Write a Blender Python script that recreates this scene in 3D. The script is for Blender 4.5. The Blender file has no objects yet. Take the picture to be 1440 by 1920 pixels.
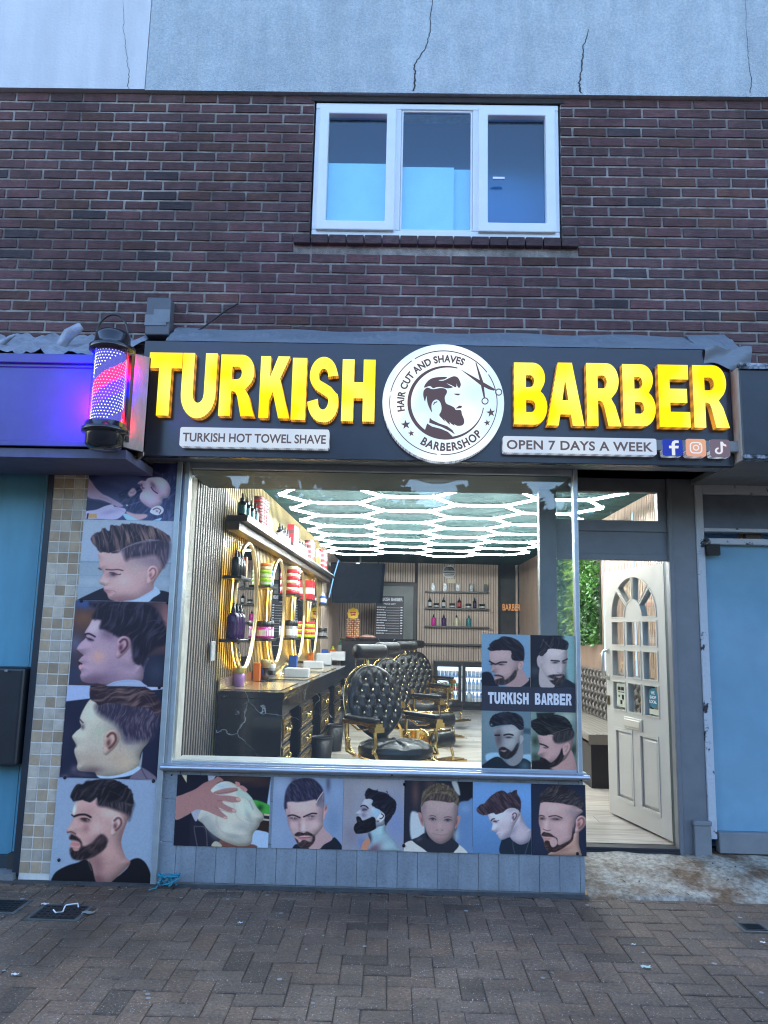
import bpy, math, random
import numpy as np
from mathutils import Vector, Matrix
R = math.radians
sc = bpy.context.scene
COL = sc.collection

# ------------------------------------------------------------------ camera
EYE = Vector((0.0, -4.62, 1.425))
PITCH, YAW, ROLL, FPX = R(9.0), R(0.9), R(1.26), 1443.0
fw = Vector((-math.sin(YAW)*math.cos(PITCH), math.cos(YAW)*math.cos(PITCH), math.sin(PITCH)))
_rt = Vector((math.cos(YAW), math.sin(YAW), 0.0)); _up = _rt.cross(fw)
rt = math.cos(ROLL)*_rt + math.sin(ROLL)*_up
up = -math.sin(ROLL)*_rt + math.cos(ROLL)*_up
cd = bpy.data.cameras.new('camera'); cam = bpy.data.objects.new('camera', cd); COL.objects.link(cam)
M3 = Matrix((rt, up, -fw)).transposed()
cam.matrix_world = Matrix.Translation(EYE) @ M3.to_4x4()
cd.sensor_fit = 'AUTO'; cd.sensor_width = 36.0; cd.lens = FPX/1920*36.0
cd.clip_start = 0.05; cd.clip_end = 500
sc.camera = cam
# ------------------------------------------------------------------ sky, sun, exposure
SUN_EL, SUN_AZ = R(34), R(15)
EXPO = 2.4
world = bpy.data.worlds.new("World"); sc.world = world; world.use_nodes = True
nt = world.node_tree; bg = nt.nodes['Background']
sky = nt.nodes.new('ShaderNodeTexSky'); sky.sky_type = 'NISHITA'; sky.sun_disc = False
sky.sun_elevation = SUN_EL; sky.sun_rotation = SUN_AZ; sky.air_density = 1.0; sky.dust_density = 0.4; sky.ozone_density = 3.0
nt.links.new(sky.outputs[0], bg.inputs[0]); bg.inputs[1].default_value = 0.15
sl = bpy.data.lights.new('sun', 'SUN'); sl.energy = 0.5; sl.angle = R(20); sl.color = (1.0, 0.94, 0.86)
so = bpy.data.objects.new('sun', sl); COL.objects.link(so)
_d = Vector((math.sin(SUN_AZ)*math.cos(SUN_EL), math.cos(SUN_AZ)*math.cos(SUN_EL), math.sin(SUN_EL)))
so.rotation_euler = _d.to_track_quat('Z', 'Y').to_euler()
sc.view_settings.view_transform = 'Standard'; sc.view_settings.look = 'None'
sc.view_settings.exposure = EXPO; sc.view_settings.gamma = 1.0
sc.cycles.use_denoising = True
sc.cycles.filter_width = 1.15; sc.cycles.max_bounces = 10; sc.cycles.transparent_max_bounces = 12
sc.cycles.sample_clamp_indirect = 6.0
sc.cycles.caustics_reflective = False; sc.cycles.caustics_refractive = False

# ------------------------------------------------------------------ measuring: a photograph pixel carried onto a real plane
def _ray(px, py): return rt*((px-720)/FPX) - up*((py-960)/FPX) + fw
def aty(px, py, Y):
    d = _ray(px, py); return EYE + d*((Y-EYE.y)/d.y)
def atz(px, py, Z):
    d = _ray(px, py); return EYE + d*((Z-EYE.z)/d.z)
def atx(px, py, X):
    d = _ray(px, py); return EYE + d*((X-EYE.x)/d.x)

# ------------------------------------------------------------------ materials
def lin(h):
    if isinstance(h, str):
        c = [int(h[i:i+2], 16)/255 for i in (0, 2, 4)]
        return tuple(x/12.92 if x <= .04045 else ((x+.055)/1.055)**2.4 for x in c)
    return tuple(h)
MATS = {}
def mat(name, col, rough=.5, metal=0.0, var=0.0, vscale=8.0, bump=0.0, bscale=60.0, stretch=None, emit=None, estr=0.0, alpha=1.0, spec=.5, coat=0.0, col2=None, attr=None, detail=5.0):
    if name in MATS: return MATS[name]
    m = bpy.data.materials.new(name); m.use_nodes = True; MATS[name] = m
    n = m.node_tree.nodes; L = m.node_tree.links; b = n['Principled BSDF']
    c = lin(col)
    b.inputs['Base Color'].default_value = (*c, 1); b.inputs['Roughness'].default_value = rough
    b.inputs['Metallic'].default_value = metal; b.inputs['Specular IOR Level'].default_value = spec
    b.inputs['Coat Weight'].default_value = coat
    tc = n.new('ShaderNodeTexCoord'); mp = n.new('ShaderNodeMapping'); L.new(tc.outputs['Object'], mp.inputs[0])
    if stretch: mp.inputs['Scale'].default_value = stretch
    csock = None
    if attr:
        a = n.new('ShaderNodeAttribute'); a.attribute_name = attr; csock = a.outputs['Color']
    if var or col2:
        nz = n.new('ShaderNodeTexNoise'); nz.inputs['Scale'].default_value = vscale; nz.inputs['Detail'].default_value = detail; nz.inputs['Roughness'].default_value = .65
        L.new(mp.outputs[0], nz.inputs['Vector'])
        if col2:
            mx = n.new('ShaderNodeMix'); mx.data_type = 'RGBA'
            rp = n.new('ShaderNodeMapRange'); rp.inputs[1].default_value = .5-max(var, .03); rp.inputs[2].default_value = .5+max(var, .03)
            L.new(nz.outputs[0], rp.inputs[0]); L.new(rp.outputs[0], mx.inputs[0])
            mx.inputs[6].default_value = (*c, 1); mx.inputs[7].default_value = (*lin(col2), 1); csock = mx.outputs[2]
        else:
            rp = n.new('ShaderNodeMapRange'); rp.inputs[1].default_value = .25; rp.inputs[2].default_value = .75
            rp.inputs[3].default_value = 1-var; rp.inputs[4].default_value = 1+var
            L.new(nz.outputs[0], rp.inputs[0])
            mx = n.new('ShaderNodeMix'); mx.data_type = 'RGBA'; mx.blend_type = 'MULTIPLY'; mx.inputs[0].default_value = 1
            if csock: L.new(csock, mx.inputs[6])
            else: mx.inputs[6].default_value = (*c, 1)
            L.new(rp.outputs[0], mx.inputs[7]); csock = mx.outputs[2]
    if csock: L.new(csock, b.inputs['Base Color'])
    if bump:
        nb = n.new('ShaderNodeTexNoise'); nb.inputs['Scale'].default_value = bscale; nb.inputs['Detail'].default_value = 4
        L.new(mp.outputs[0], nb.inputs['Vector'])
        bp = n.new('ShaderNodeBump'); bp.inputs['Strength'].default_value = bump; bp.inputs['Distance'].default_value = .01
        L.new(nb.outputs[0], bp.inputs['Height']); L.new(bp.outputs[0], b.inputs['Normal'])
    if emit is not None:
        b.inputs['Emission Color'].default_value = (*lin(emit), 1); b.inputs['Emission Strength'].default_value = estr*2**-EXPO
    if alpha < 1: b.inputs['Alpha'].default_value = alpha
    return m
def dirt(m, scale, lo, hi, a=.4, c=.65, stretch=(1,1,1), detail=6):
    """weathering: a second, larger noise multiplied into the colour"""
    n = m.node_tree.nodes; L = m.node_tree.links; b = n['Principled BSDF'].inputs['Base Color']
    tc = n.new('ShaderNodeTexCoord'); mp = n.new('ShaderNodeMapping'); mp.inputs['Scale'].default_value = stretch; mp.inputs['Location'].default_value = (3.1,1.7,.4)
    nz = n.new('ShaderNodeTexNoise'); nz.inputs['Scale'].default_value = scale; nz.inputs['Detail'].default_value = detail; nz.inputs['Roughness'].default_value = .6
    L.new(tc.outputs['Object'], mp.inputs[0]); L.new(mp.outputs[0], nz.inputs['Vector'])
    rp = n.new('ShaderNodeMapRange'); rp.inputs[1].default_value = a; rp.inputs[2].default_value = c; rp.inputs[3].default_value = lo; rp.inputs[4].default_value = hi; L.new(nz.outputs[0], rp.inputs[0])
    mx = n.new('ShaderNodeMix'); mx.data_type = 'RGBA'; mx.blend_type = 'MULTIPLY'; mx.inputs[0].default_value = 1
    if b.links: L.new(b.links[0].from_socket, mx.inputs[6])
    else: mx.inputs[6].default_value = b.default_value
    L.new(rp.outputs[0], mx.inputs[7]); L.new(mx.outputs[2], b); return m
def glass_mat(name, tint=(1, 1, 1), refl=1.0, rough=0.0, ior=1.5, veil=None, vamt=0.0):
    m = bpy.data.materials.new(name); m.use_nodes = True; n = m.node_tree.nodes; L = m.node_tree.links
    n.remove(n['Principled BSDF']); out = n['Material Output']
    t = n.new('ShaderNodeBsdfTransparent'); t.inputs[0].default_value = (*tint, 1)
    g = n.new('ShaderNodeBsdfGlossy'); g.inputs['Roughness'].default_value = rough; g.inputs[0].default_value = (refl, refl, refl, 1)
    f = n.new('ShaderNodeFresnel'); ge = n.new('ShaderNodeNewGeometry'); mr = n.new('ShaderNodeMapRange'); mr.inputs[3].default_value = ior; mr.inputs[4].default_value = 1/ior
    L.new(ge.outputs['Backfacing'], mr.inputs[0]); L.new(mr.outputs[0], f.inputs[0])   # a thin sheet reflects alike from both of its faces
    mx = n.new('ShaderNodeMixShader'); L.new(f.outputs[0], mx.inputs[0]); L.new(t.outputs[0], mx.inputs[1]); L.new(g.outputs[0], mx.inputs[2])
    L.new(mx.outputs[0], out.inputs[0])
    if veil is not None:
        d = n.new('ShaderNodeBsdfDiffuse'); d.inputs[0].default_value = (*lin(veil), 1)
        m2 = n.new('ShaderNodeMixShader'); m2.inputs[0].default_value = vamt
        L.new(mx.outputs[0], m2.inputs[1]); L.new(d.outputs[0], m2.inputs[2]); L.new(m2.outputs[0], out.inputs[0])
    MATS[name] = m; return m
def emit_mat(name, col, s, col2=None, vscale=6.0):
    m = bpy.data.materials.new(name); m.use_nodes = True; n = m.node_tree.nodes; L = m.node_tree.links
    n.remove(n['Principled BSDF']); e = n.new('ShaderNodeEmission'); e.inputs[0].default_value = (*lin(col), 1); e.inputs[1].default_value = s*2**-EXPO
    if col2:
        tc = n.new('ShaderNodeTexCoord'); nz = n.new('ShaderNodeTexNoise'); nz.inputs['Scale'].default_value = vscale; nz.inputs['Detail'].default_value = 1.5
        L.new(tc.outputs['Object'], nz.inputs['Vector'])
        rp = n.new('ShaderNodeMapRange'); rp.inputs[1].default_value = .38; rp.inputs[2].default_value = .66; L.new(nz.outputs[0], rp.inputs[0])
        mx = n.new('ShaderNodeMix'); mx.data_type = 'RGBA'; L.new(rp.outputs[0], mx.inputs[0])
        mx.inputs[6].default_value = (*lin(col), 1); mx.inputs[7].default_value = (*lin(col2), 1); L.new(mx.outputs[2], e.inputs[0])
    L.new(e.outputs[0], n['Material Output'].inputs[0]); MATS[name] = m; return m

# ------------------------------------------------------------------ mesh building
WL = {}   # world location of every thing or part used as a parent
class MB:
    def __init__(s): s.v = []; s.f = []; s.m = []; s.sm = []; s.c = []; s.M = None
    def add(s, vs, fs, mi=0, smooth=False, col=None):
        o = len(s.v)
        if s.M is not None: vs = [tuple(s.M @ Vector(p)) for p in vs]
        s.v += [tuple(p) for p in vs]
        for f in fs:
            s.f.append(tuple(i+o for i in f)); s.m.append(mi); s.sm.append(smooth); s.c.append(col)
        return s
    def box(s, x0, x1, y0, y1, z0, z1, mi=0, col=None):
        x0, x1 = min(x0, x1), max(x0, x1); y0, y1 = min(y0, y1), max(y0, y1); z0, z1 = min(z0, z1), max(z0, z1)
        v = [(x0,y0,z0),(x1,y0,z0),(x1,y1,z0),(x0,y1,z0),(x0,y0,z1),(x1,y0,z1),(x1,y1,z1),(x0,y1,z1)]
        return s.add(v, [(0,3,2,1),(4,5,6,7),(0,1,5,4),(1,2,6,5),(2,3,7,6),(3,0,4,7)], mi, col=col)
    def cbox(s, c, d, ang=0.0, mi=0, axis='Z'):
        Mr = Matrix.Rotation(ang, 3, axis); h = [q/2 for q in d]
        v = [Vector(c)+Mr@Vector((sx*h[0], sy*h[1], sz*h[2])) for sz in (-1,1) for sx, sy in ((-1,-1),(1,-1),(1,1),(-1,1))]
        return s.add(v, [(0,3,2,1),(4,5,6,7),(0,1,5,4),(1,2,6,5),(2,3,7,6),(3,0,4,7)], mi)
    def hexa(s, b, t, mi=0):   # bottom quad, top quad
        return s.add(list(b)+list(t), [(3,2,1,0),(4,5,6,7),(0,1,5,4),(1,2,6,5),(2,3,7,6),(3,0,4,7)], mi)
    def quad(s, a, b, c, d, mi=0, col=None): return s.add([a,b,c,d], [(0,1,2,3)], mi, col=col)
    def prism(s, poly, y0, y1, mi=0, mside=None, smooth=False):   # poly in XZ, extruded along Y
        n = len(poly); v = [(x,y0,z) for x,z in poly]+[(x,y1,z) for x,z in poly]
        s.add(v, [tuple(range(n))], mi); s.add(v, [tuple(range(2*n-1,n-1,-1))], mi)
        return s.add(v, [(i,i+n,(i+1)%n+n,(i+1)%n) for i in range(n)], mi if mside is None else mside, smooth)
    def ring(s, outer, inner, y0, y1, mi=0):   # two outlines of equal length in XZ
        n = len(outer)
        v = [(x,y0,z) for x,z in outer]+[(x,y0,z) for x,z in inner]+[(x,y1,z) for x,z in outer]+[(x,y1,z) for x,z in inner]
        f = []
        for i in range(n):
            j = (i+1)%n; f += [(i,j,j+n,i+n),(i+2*n,i+3*n,j+3*n,j+2*n),(i,i+2*n,j+2*n,j),(i+n,j+n,j+3*n,i+3*n)]
        return s.add(v, f, mi)
    def tube(s, pts, r, n=8, mi=0, cap=True):
        pts = [Vector(p) for p in pts]; rr = r if isinstance(r, (list, tuple)) else [r]*len(pts)
        vs = []; prev = None
        for i, p in enumerate(pts):
            d = (pts[min(i+1, len(pts)-1)]-pts[max(i-1, 0)])
            if d.length < 1e-9: d = Vector((0,0,1))
            d.normalize()
            if prev is None:
                a = Vector((0,0,1)) if abs(d.z) < .9 else Vector((1,0,0)); u = d.cross(a).normalized()
            else:
                u = (prev-d*prev.dot(d)); u = u.normalized() if u.length > 1e-6 else d.orthogonal().normalized()
            prev = u; w = d.cross(u)
            vs += [p+(u*math.cos(2*math.pi*k/n)+w*math.sin(2*math.pi*k/n))*rr[i] for k in range(n)]
        fs = [(i*n+k, i*n+(k+1)%n, (i+1)*n+(k+1)%n, (i+1)*n+k) for i in range(len(pts)-1) for k in range(n)]
        s.add(vs, fs, mi, True)
        if cap:
            o = len(vs)-n; s.add(vs, [tuple(range(n-1,-1,-1))], mi); s.add(vs, [tuple(range(o, o+n))], mi)
        return s
    def lathe(s, c, prof, n=20, mi=0, smooth=True, axis=None, sx=1.0, sy=1.0):   # prof: (radius, height) from bottom
        c = Vector(c); vs = []
        Q = Vector((0,0,1)).rotation_difference(Vector(axis).normalized()).to_matrix() if axis is not None else None
        for r, h in prof:
            for k in range(n):
                p = Vector((r*sx*math.cos(2*math.pi*k/n), r*sy*math.sin(2*math.pi*k/n), h)); vs.append(c+(Q@p if Q else p))
        fs = [(i*n+k, i*n+(k+1)%n, (i+1)*n+(k+1)%n, (i+1)*n+k) for i in range(len(prof)-1) for k in range(n)]
        s.add(vs, fs, mi, smooth)
        s.add(vs, [tuple(range(n-1,-1,-1))], mi); o = (len(prof)-1)*n
        return s.add(vs, [tuple(range(o, o+n))], mi)
    def grid(s, fn, nu, nv, mi=0, smooth=True, closeu=False):
        vs = [fn(i/(nu if closeu else nu-1), j/(nv-1)) for j in range(nv) for i in range(nu)]
        fs = []
        for j in range(nv-1):
            for i in range(nu if closeu else nu-1):
                k = (i+1) % nu; fs.append((j*nu+i, j*nu+k, (j+1)*nu+k, (j+1)*nu+i))
        return s.add(vs, fs, mi, smooth)
    def ell(s, c, r, n=12, mi=0, M=None):
        c = Vector(c)
        def fn(u, v):
            a = 2*math.pi*u; b = math.pi*(v-.5)
            p = Vector((r[0]*math.cos(b)*math.cos(a), r[1]*math.cos(b)*math.sin(a), r[2]*math.sin(b)))
            return c+(M@p if M else p)
        return s.grid(fn, n, max(6, n//2+1), mi, True, True)
    def build(s, name, mats, parent=None, bevel=0.0, local=False, seg=1, fix=True):
        me = bpy.data.meshes.new(name); off = Vector((0,0,0))
        if parent is not None and not local: off = WL.get(parent.name, Vector((0,0,0)))
        me.from_pydata([tuple(Vector(p)-off) for p in s.v], [], s.f)
        if not isinstance(mats, (list, tuple)): mats = [mats]
        for m in mats: me.materials.append(m)
        me.polygons.foreach_set('material_index', s.m); me.polygons.foreach_set('use_smooth', s.sm)
        if any(c is not None for c in s.c):
            at = me.color_attributes.new('Col', 'FLOAT_COLOR', 'CORNER'); data = []
            for poly, c in zip(me.polygons, s.c):
                cc = c if c is not None else (1,1,1)
                data += list((*cc[:3], 1.0))*poly.loop_total
            at.data.foreach_set('color', data)
        me.update()
        o = bpy.data.objects.new(name, me); COL.objects.link(o)
        if parent is not None: o.parent = parent; WL[o.name] = Vector((0,0,0)) if local else off
        else: WL[o.name] = Vector((0,0,0))
        if bevel:
            b = o.modifiers.new('bevel', 'BEVEL'); b.width = bevel; b.segments = seg; b.limit_method = 'ANGLE'; b.angle_limit = R(50)
        return o
def tag(o, label, cat, group=None):
    o['label'] = label; o['category'] = cat
    if group: o['group'] = group
    return o
def thing(name, label, cat, loc=(0,0,0), group=None):
    o = bpy.data.objects.new(name, None); COL.objects.link(o); o.location = loc; o.empty_display_size = .1
    WL[o.name] = Vector(loc); return tag(o, label, cat, group)
def kind(o, k): o['kind'] = k; return o
def copy_thing(src, loc=None, rotz=None, label=None):
    r = src.copy(); COL.objects.link(r)
    if loc is not None: r.location = loc
    if rotz is not None: r.rotation_euler = (0, 0, rotz)
    if label: r['label'] = label
    for ch in list(src.children):
        c = ch.copy(); COL.objects.link(c); c.parent = r
        for g in list(ch.children):
            d = g.copy(); COL.objects.link(d); d.parent = c
    return r
def curve_mesh(name, polys, mats, parent, y, sx=1, sz=1, ox=0, oz=0, depth=0.0, mside=None):
    """flat outlines (with holes) in XZ, filled; front at y, sides back to y+depth"""
    c = bpy.data.curves.new(name, 'CURVE'); c.dimensions = '2D'; c.fill_mode = 'BOTH'; c.extrude = max(depth/2, 0.0)
    for p in polys:
        sp = c.splines.new('POLY'); sp.points.add(len(p)-1); sp.use_cyclic_u = True
        for q, (x, z) in zip(sp.points, p): q.co = (ox+x*sx, oz+z*sz, 0, 1)
    return _c2m(name, c, mats, parent, y, depth)
def _c2m(name, c, mats, parent, y, depth, xf=None):
    o = bpy.data.objects.new('tmp', c); COL.objects.link(o); dg = bpy.context.evaluated_depsgraph_get()
    me = bpy.data.meshes.new_from_object(o.evaluated_get(dg)); bpy.data.objects.remove(o); bpy.data.curves.remove(c)
    off = WL.get(parent.name, Vector((0,0,0))) if parent else Vector((0,0,0))
    for v in me.vertices:
        x, z, t = v.co
        if xf: x, z = xf(x, z)
        v.co = Vector((x, y + depth/2 - t, z))-off
    if not isinstance(mats, (list, tuple)): mats = [mats]
    me.materials.clear()
    for m in mats: me.materials.append(m)
    me.update()
    if len(mats) > 1:
        for p in me.polygons: p.material_index = 0 if abs(p.normal.y) > .7 else 1
    ob = bpy.data.objects.new(name, me); COL.objects.link(ob)
    if parent: ob.parent = parent; WL[ob.name] = off
    return ob
def text(name, body, mats, parent, x0, x1, z, h, y, bold=.02, depth=.002, spacing=1.0, xf=None, wordsp=1.0):
    """lettering facing -Y whose cap height is h and whose width runs x0..x1"""
    c = bpy.data.curves.new(name, 'FONT'); c.body = body; c.size = 1; c.offset = bold; c.space_character = spacing; c.space_word = wordsp
    c.extrude = 0.5; c.resolution_u = 4
    o = bpy.data.objects.new('tmp', c); COL.objects.link(o); bpy.context.view_layer.update()
    dg = bpy.context.evaluated_depsgraph_get(); me = bpy.data.meshes.new_from_object(o.evaluated_get(dg)); bpy.data.objects.remove(o); bpy.data.curves.remove(c)
    xs = [v.co.x for v in me.vertices]; a, b = min(xs), max(xs)
    off = WL.get(parent.name, Vector((0,0,0))) if parent else Vector((0,0,0)); capz = .70
    for v in me.vertices:
        X = x0+(v.co.x-a)/(b-a)*(x1-x0); Z = z+v.co.y/capz*h
        if xf: X, Z = xf(X, Z)
        v.co = Vector((X, y - v.co.z*depth, Z))-off
    me.materials.clear(); me.materials.append(mats if not isinstance(mats, (list, tuple)) else mats[0]); me.update()
    ob = bpy.data.objects.new(name, me); COL.objects.link(ob)
    if parent: ob.parent = parent; WL[ob.name] = off
    return ob
def arc(cx, cy, rx, ry, a0, a1, n=10): return [(cx+rx*math.cos(R(a0+(a1-a0)*i/n)), cy+ry*math.sin(R(a0+(a1-a0)*i/n))) for i in range(n+1)]
rnd = random.Random(7)
# ================================================================== THE SETTING AND THE OUTSIDE OF THE BUILDING
FLOOR = 0.13
WHITE = mat('white_upvc', (.74,.75,.77), .35, var=.05, vscale=5)
GREYP = mat('grey_paint', (.215,.22,.225), .5, var=.14, vscale=7, bump=.12, bscale=45)
DGREY = mat('dark_grey_paint', (.18,.185,.195), .45, var=.12, vscale=6, bump=.08)
BLACK = mat('black_plastic', (.012,.012,.014), .3)
ALU = mat('aluminium', (.5,.52,.55), .32, metal=.85, var=.12, vscale=14)
GLASS = glass_mat('window_glass', (.96,.985,.975), 1.0, ior=1.5, veil=(.75,.8,.82), vamt=.012)

# ---- block paving in herringbone, every block a bevelled brick of its own inside one sheet
def paving():
    b = MB(); L, W, g = .2, .1, .0016; r = random.Random(3)
    def block(x0, y0, x1, y1):
        if x1 < -4.2 or x0 > 4.2 or y0 < -4.4: return
        y1 = min(y1, -.052 if x0 < 1.1 else -.06)
        if y1-y0 < .03: return
        t = .92+.2*r.random(); h = r.random()
        c = (.190*t*(1+.12*(h-.5)), .116*t, .073*t*(1+.10*(.5-h)))
        if r.random() < .06: c = tuple(q*.62 for q in c)
        z = r.uniform(-.0016, .0016); tx = r.uniform(-.0016,.0016); ty = r.uniform(-.0016,.0016); e = .006
        x0 += g; x1 -= g; y0 += g; y1 -= g
        base = [(x0,y0,-.012),(x1,y0,-.012),(x1,y1,-.012),(x0,y1,-.012)]
        top = [(x0+e,y0+e,z-tx),(x1-e,y0+e,z+tx),(x1-e,y1-e,z+ty),(x0+e,y1-e,z-ty)]
        mid = [(p[0],p[1],q[2]-.003) for p, q in zip(base, top)]
        for A, B in ((base, mid), (mid, top)):
            for i in range(4): b.quad(A[i], A[(i+1)%4], B[(i+1)%4], B[i], 0, c)
        b.quad(*top, 0, c)
    for i in range(-60, 60):
        for j in range(-60, 12):
            if (i+j) % 4 == 0: block(i*W, j*W, i*W+L, j*W+W)
            if (i+j) % 4 == 2: block(i*W+W*0, j*W-W*0, i*W+W, j*W+L)
    return b
PAV = mat('paving_concrete', (1,1,1), .62, var=.22, vscale=3.2, bump=.5, bscale=240, attr='Col')
_n = PAV.node_tree.nodes; _L = PAV.node_tree.links; _b = _n['Principled BSDF']
_tc = _n.new('ShaderNodeTexCoord'); _v = _n.new('ShaderNodeTexVoronoi'); _v.inputs['Scale'].default_value = 105; _L.new(_tc.outputs['Object'], _v.inputs['Vector'])
_ra = _n.new('ShaderNodeMapRange'); _ra.inputs[1].default_value = .20; _ra.inputs[2].default_value = .34; _ra.inputs[3].default_value = 1; _ra.inputs[4].default_value = 0; _L.new(_v.outputs['Distance'], _ra.inputs[0])
_sc = _n.new('ShaderNodeSeparateColor'); _L.new(_v.outputs['Color'], _sc.inputs[0]); _rb = _n.new('ShaderNodeMapRange'); _rb.inputs[1].default_value = .70; _rb.inputs[2].default_value = .98; _L.new(_sc.outputs[0], _rb.inputs[0])
_rp = _n.new('ShaderNodeMath'); _rp.operation = 'MULTIPLY'; _L.new(_ra.outputs[0], _rp.inputs[0]); _L.new(_rb.outputs[0], _rp.inputs[1])
_mx = _n.new('ShaderNodeMix'); _mx.data_type = 'RGBA'; _L.new(_rp.outputs[0], _mx.inputs[0]); _L.new(_b.inputs['Base Color'].links[0].from_socket, _mx.inputs[6]); _mx.inputs[7].default_value = (.50,.47,.44,1); _L.new(_mx.outputs[2], _b.inputs['Base Color'])
dirt(PAV, .9, .62, 1.15); dirt(PAV, 7, .8, 1.12); dirt(PAV, 75, .66, 1.25, .38, .62); kind(paving().build('pavement', PAV), 'structure')
g = MB(); g.quad((-60,-90,-.006),(60,-90,-.006),(60,-.02,-.006),(-60,-.02,-.006))
kind(g.build('ground', mat('joint_sand', (.075,.058,.045), .9, var=.3, vscale=20, bump=.4, bscale=150)), 'structure')
# strip of crumbling mortar where the paving meets the stall riser
g = MB(); N = 60
top = [(-2.6+3.72*i/N, -.062-.02*rnd.random(), -.001+.004*rnd.random()) for i in range(N+1)]; bot = [(-2.6+3.72*i/N, -.01, .006) for i in range(N+1)]
for i in range(N): g.quad(top[i], top[i+1], bot[i+1], bot[i])
kind(g.build('mortar_strip', mat('dirty_mortar', (.06,.056,.052), .9, var=.4, vscale=18, bump=.6, bscale=90)), 'structure')
# concrete ramp in front of the open door
CONC = mat('ramp_concrete', 'aaa090', .75, var=.07, vscale=3.0, bump=.5, bscale=55, col2='6e543c', detail=9); dirt(CONC, 38, .6, 1.12, .38, .6)
def ramp(u, v):
    x = 1.116+u*2.6; y = -.05+v*.60
    z = .006+.105*min(1, v*1.15)+.004*math.sin(9*x+3*y)+.003*math.sin(23*x)*math.sin(17*y)
    return (x, y-(.012*math.sin(7*x)+.02*(x-1.1)/2 if v < .02 else 0), z if v > .02 else -.011)
g = MB(); g.grid(ramp, 60, 24); kind(g.build('concrete_ramp', CONC), 'structure')
g = MB(); g.box(-3.4,-2.12,-.03,.4,-.01,.04); kind(g.build('doorstep', mat('step_concrete', (.2,.2,.2), .85, var=.25, vscale=10, bump=.4)), 'structure')

# ---- brick front of the upper floor, with its render band, window and lintel
bld = thing('brick_building', 'dark red brick upper storey under a pale blue-grey render band', 'building', (0, .1, 2.9))
ZT = 4.957; WX0, WX1, WZ0, WZ1 = -.595, 1.035, 3.955, 4.915
def bricks():
    b = MB(); r = random.Random(11); C, P = .0702, .225
    rows = int((ZT-2.6)/C)
    for j in range(rows):
        z1 = ZT-.004-j*C; z0 = z1-C+.0105; off = (0 if j % 2 else P/2)+r.uniform(-.012,.012)-3.6
        for i in range(34):
            x0 = off+i*P; x1 = x0+P-.0105
            segs = [(x0, x1)]
            if z1 > WZ0-.085 and z0 < WZ1+.02:
                q = []
                lim = (WX0, WX1) if z0 > WZ0-.01 else (WX0-.10, WX1+.10)
                for a, c in segs:
                    if c <= lim[0] or a >= lim[1]: q.append((a, c)); continue
                    if a < lim[0]-.03: q.append((a, lim[0]))
                    if c > lim[1]+.03: q.append((lim[1], c))
                segs = q
            for a, c in segs:
                t = .78+.36*r.random(); h = r.random()
                col = (.134*t*(.92+.2*h), .066*t, .068*t)
                if r.random() < .10: col = (.135*t, .060*t, .050*t)
                if r.random() < .05: col = (.075*t, .05*t, .055*t)
                y = r.uniform(-.0015,.0015); e = .0035
                j4 = [r.uniform(-.0022,.0022) for _ in range(8)]
                bk = [(a+j4[0],.012,z0+j4[1]),(c+j4[2],.012,z0+j4[3]),(c+j4[4],.012,z1+j4[5]),(a+j4[6],.012,z1+j4[7])]
                fr = [(p[0]+(e if k in (0,3) else -e), y, p[2]+(e if k < 2 else -e)) for k, p in enumerate(bk)]
                b.quad(*fr, 0, col)
                for k in range(4): b.quad(bk[k], bk[(k+1)%4], fr[(k+1)%4], fr[k], 0, col)
    # sawn bull-header sill bricks under the window
    return b
BRICK = mat('rustic_brick', (1,1,1), .85, var=.34, vscale=5, bump=.7, bscale=9, stretch=(3,3,42), attr='Col'); dirt(BRICK, 1.1, .72, 1.15); dirt(BRICK, 16, .78, 1.12)
bricks().build('brickwork', BRICK, bld)
m = MB(); Yb = .0075
for x0,x1,z0,z1 in ((-3.6,WX0,2.60,ZT),(WX1,4.0,2.60,ZT),(WX0,WX1,2.60,WZ0),(WX0,WX1,WZ1,ZT)):
    m.box(x0,x1,Yb,.22,z0,z1)
MORT = dirt(mat('mortar', (.38,.335,.31), .95, var=.4, vscale=22, bump=.8, bscale=160), 2.2, .45, 1.15)
m.build('mortar', MORT, bld)
s = MB(); r = random.Random(5); n = 16; w = (WX1-WX0+.20)/n
for i in range(n):
    t = .8+.35*r.random(); x0 = WX0-.10+i*w
    s.hexa([(x0+.004,-.035,WZ0-.068),(x0+w-.004,-.035,WZ0-.068),(x0+w-.004,.1,WZ0-.066),(x0+.004,.1,WZ0-.066)],
           [(x0+.004,-.033,WZ0-.008),(x0+w-.004,-.033,WZ0-.008),(x0+w-.004,.1,WZ0+.002),(x0+.004,.1,WZ0+.002)])
    for _ in range(6): s.c[-1-_] = (.10*t,.055*t,.058*t)
s.build('sill', BRICK, bld, bevel=.003)
l = MB(); l.box(WX0-.02,WX1+.02,-.004,.1,WZ1,ZT-.008); l.build('lintel', mat('dark_timber', (.035,.026,.026), .8, var=.4, vscale=6, stretch=(1,1,14), bump=.3), bld)
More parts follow.
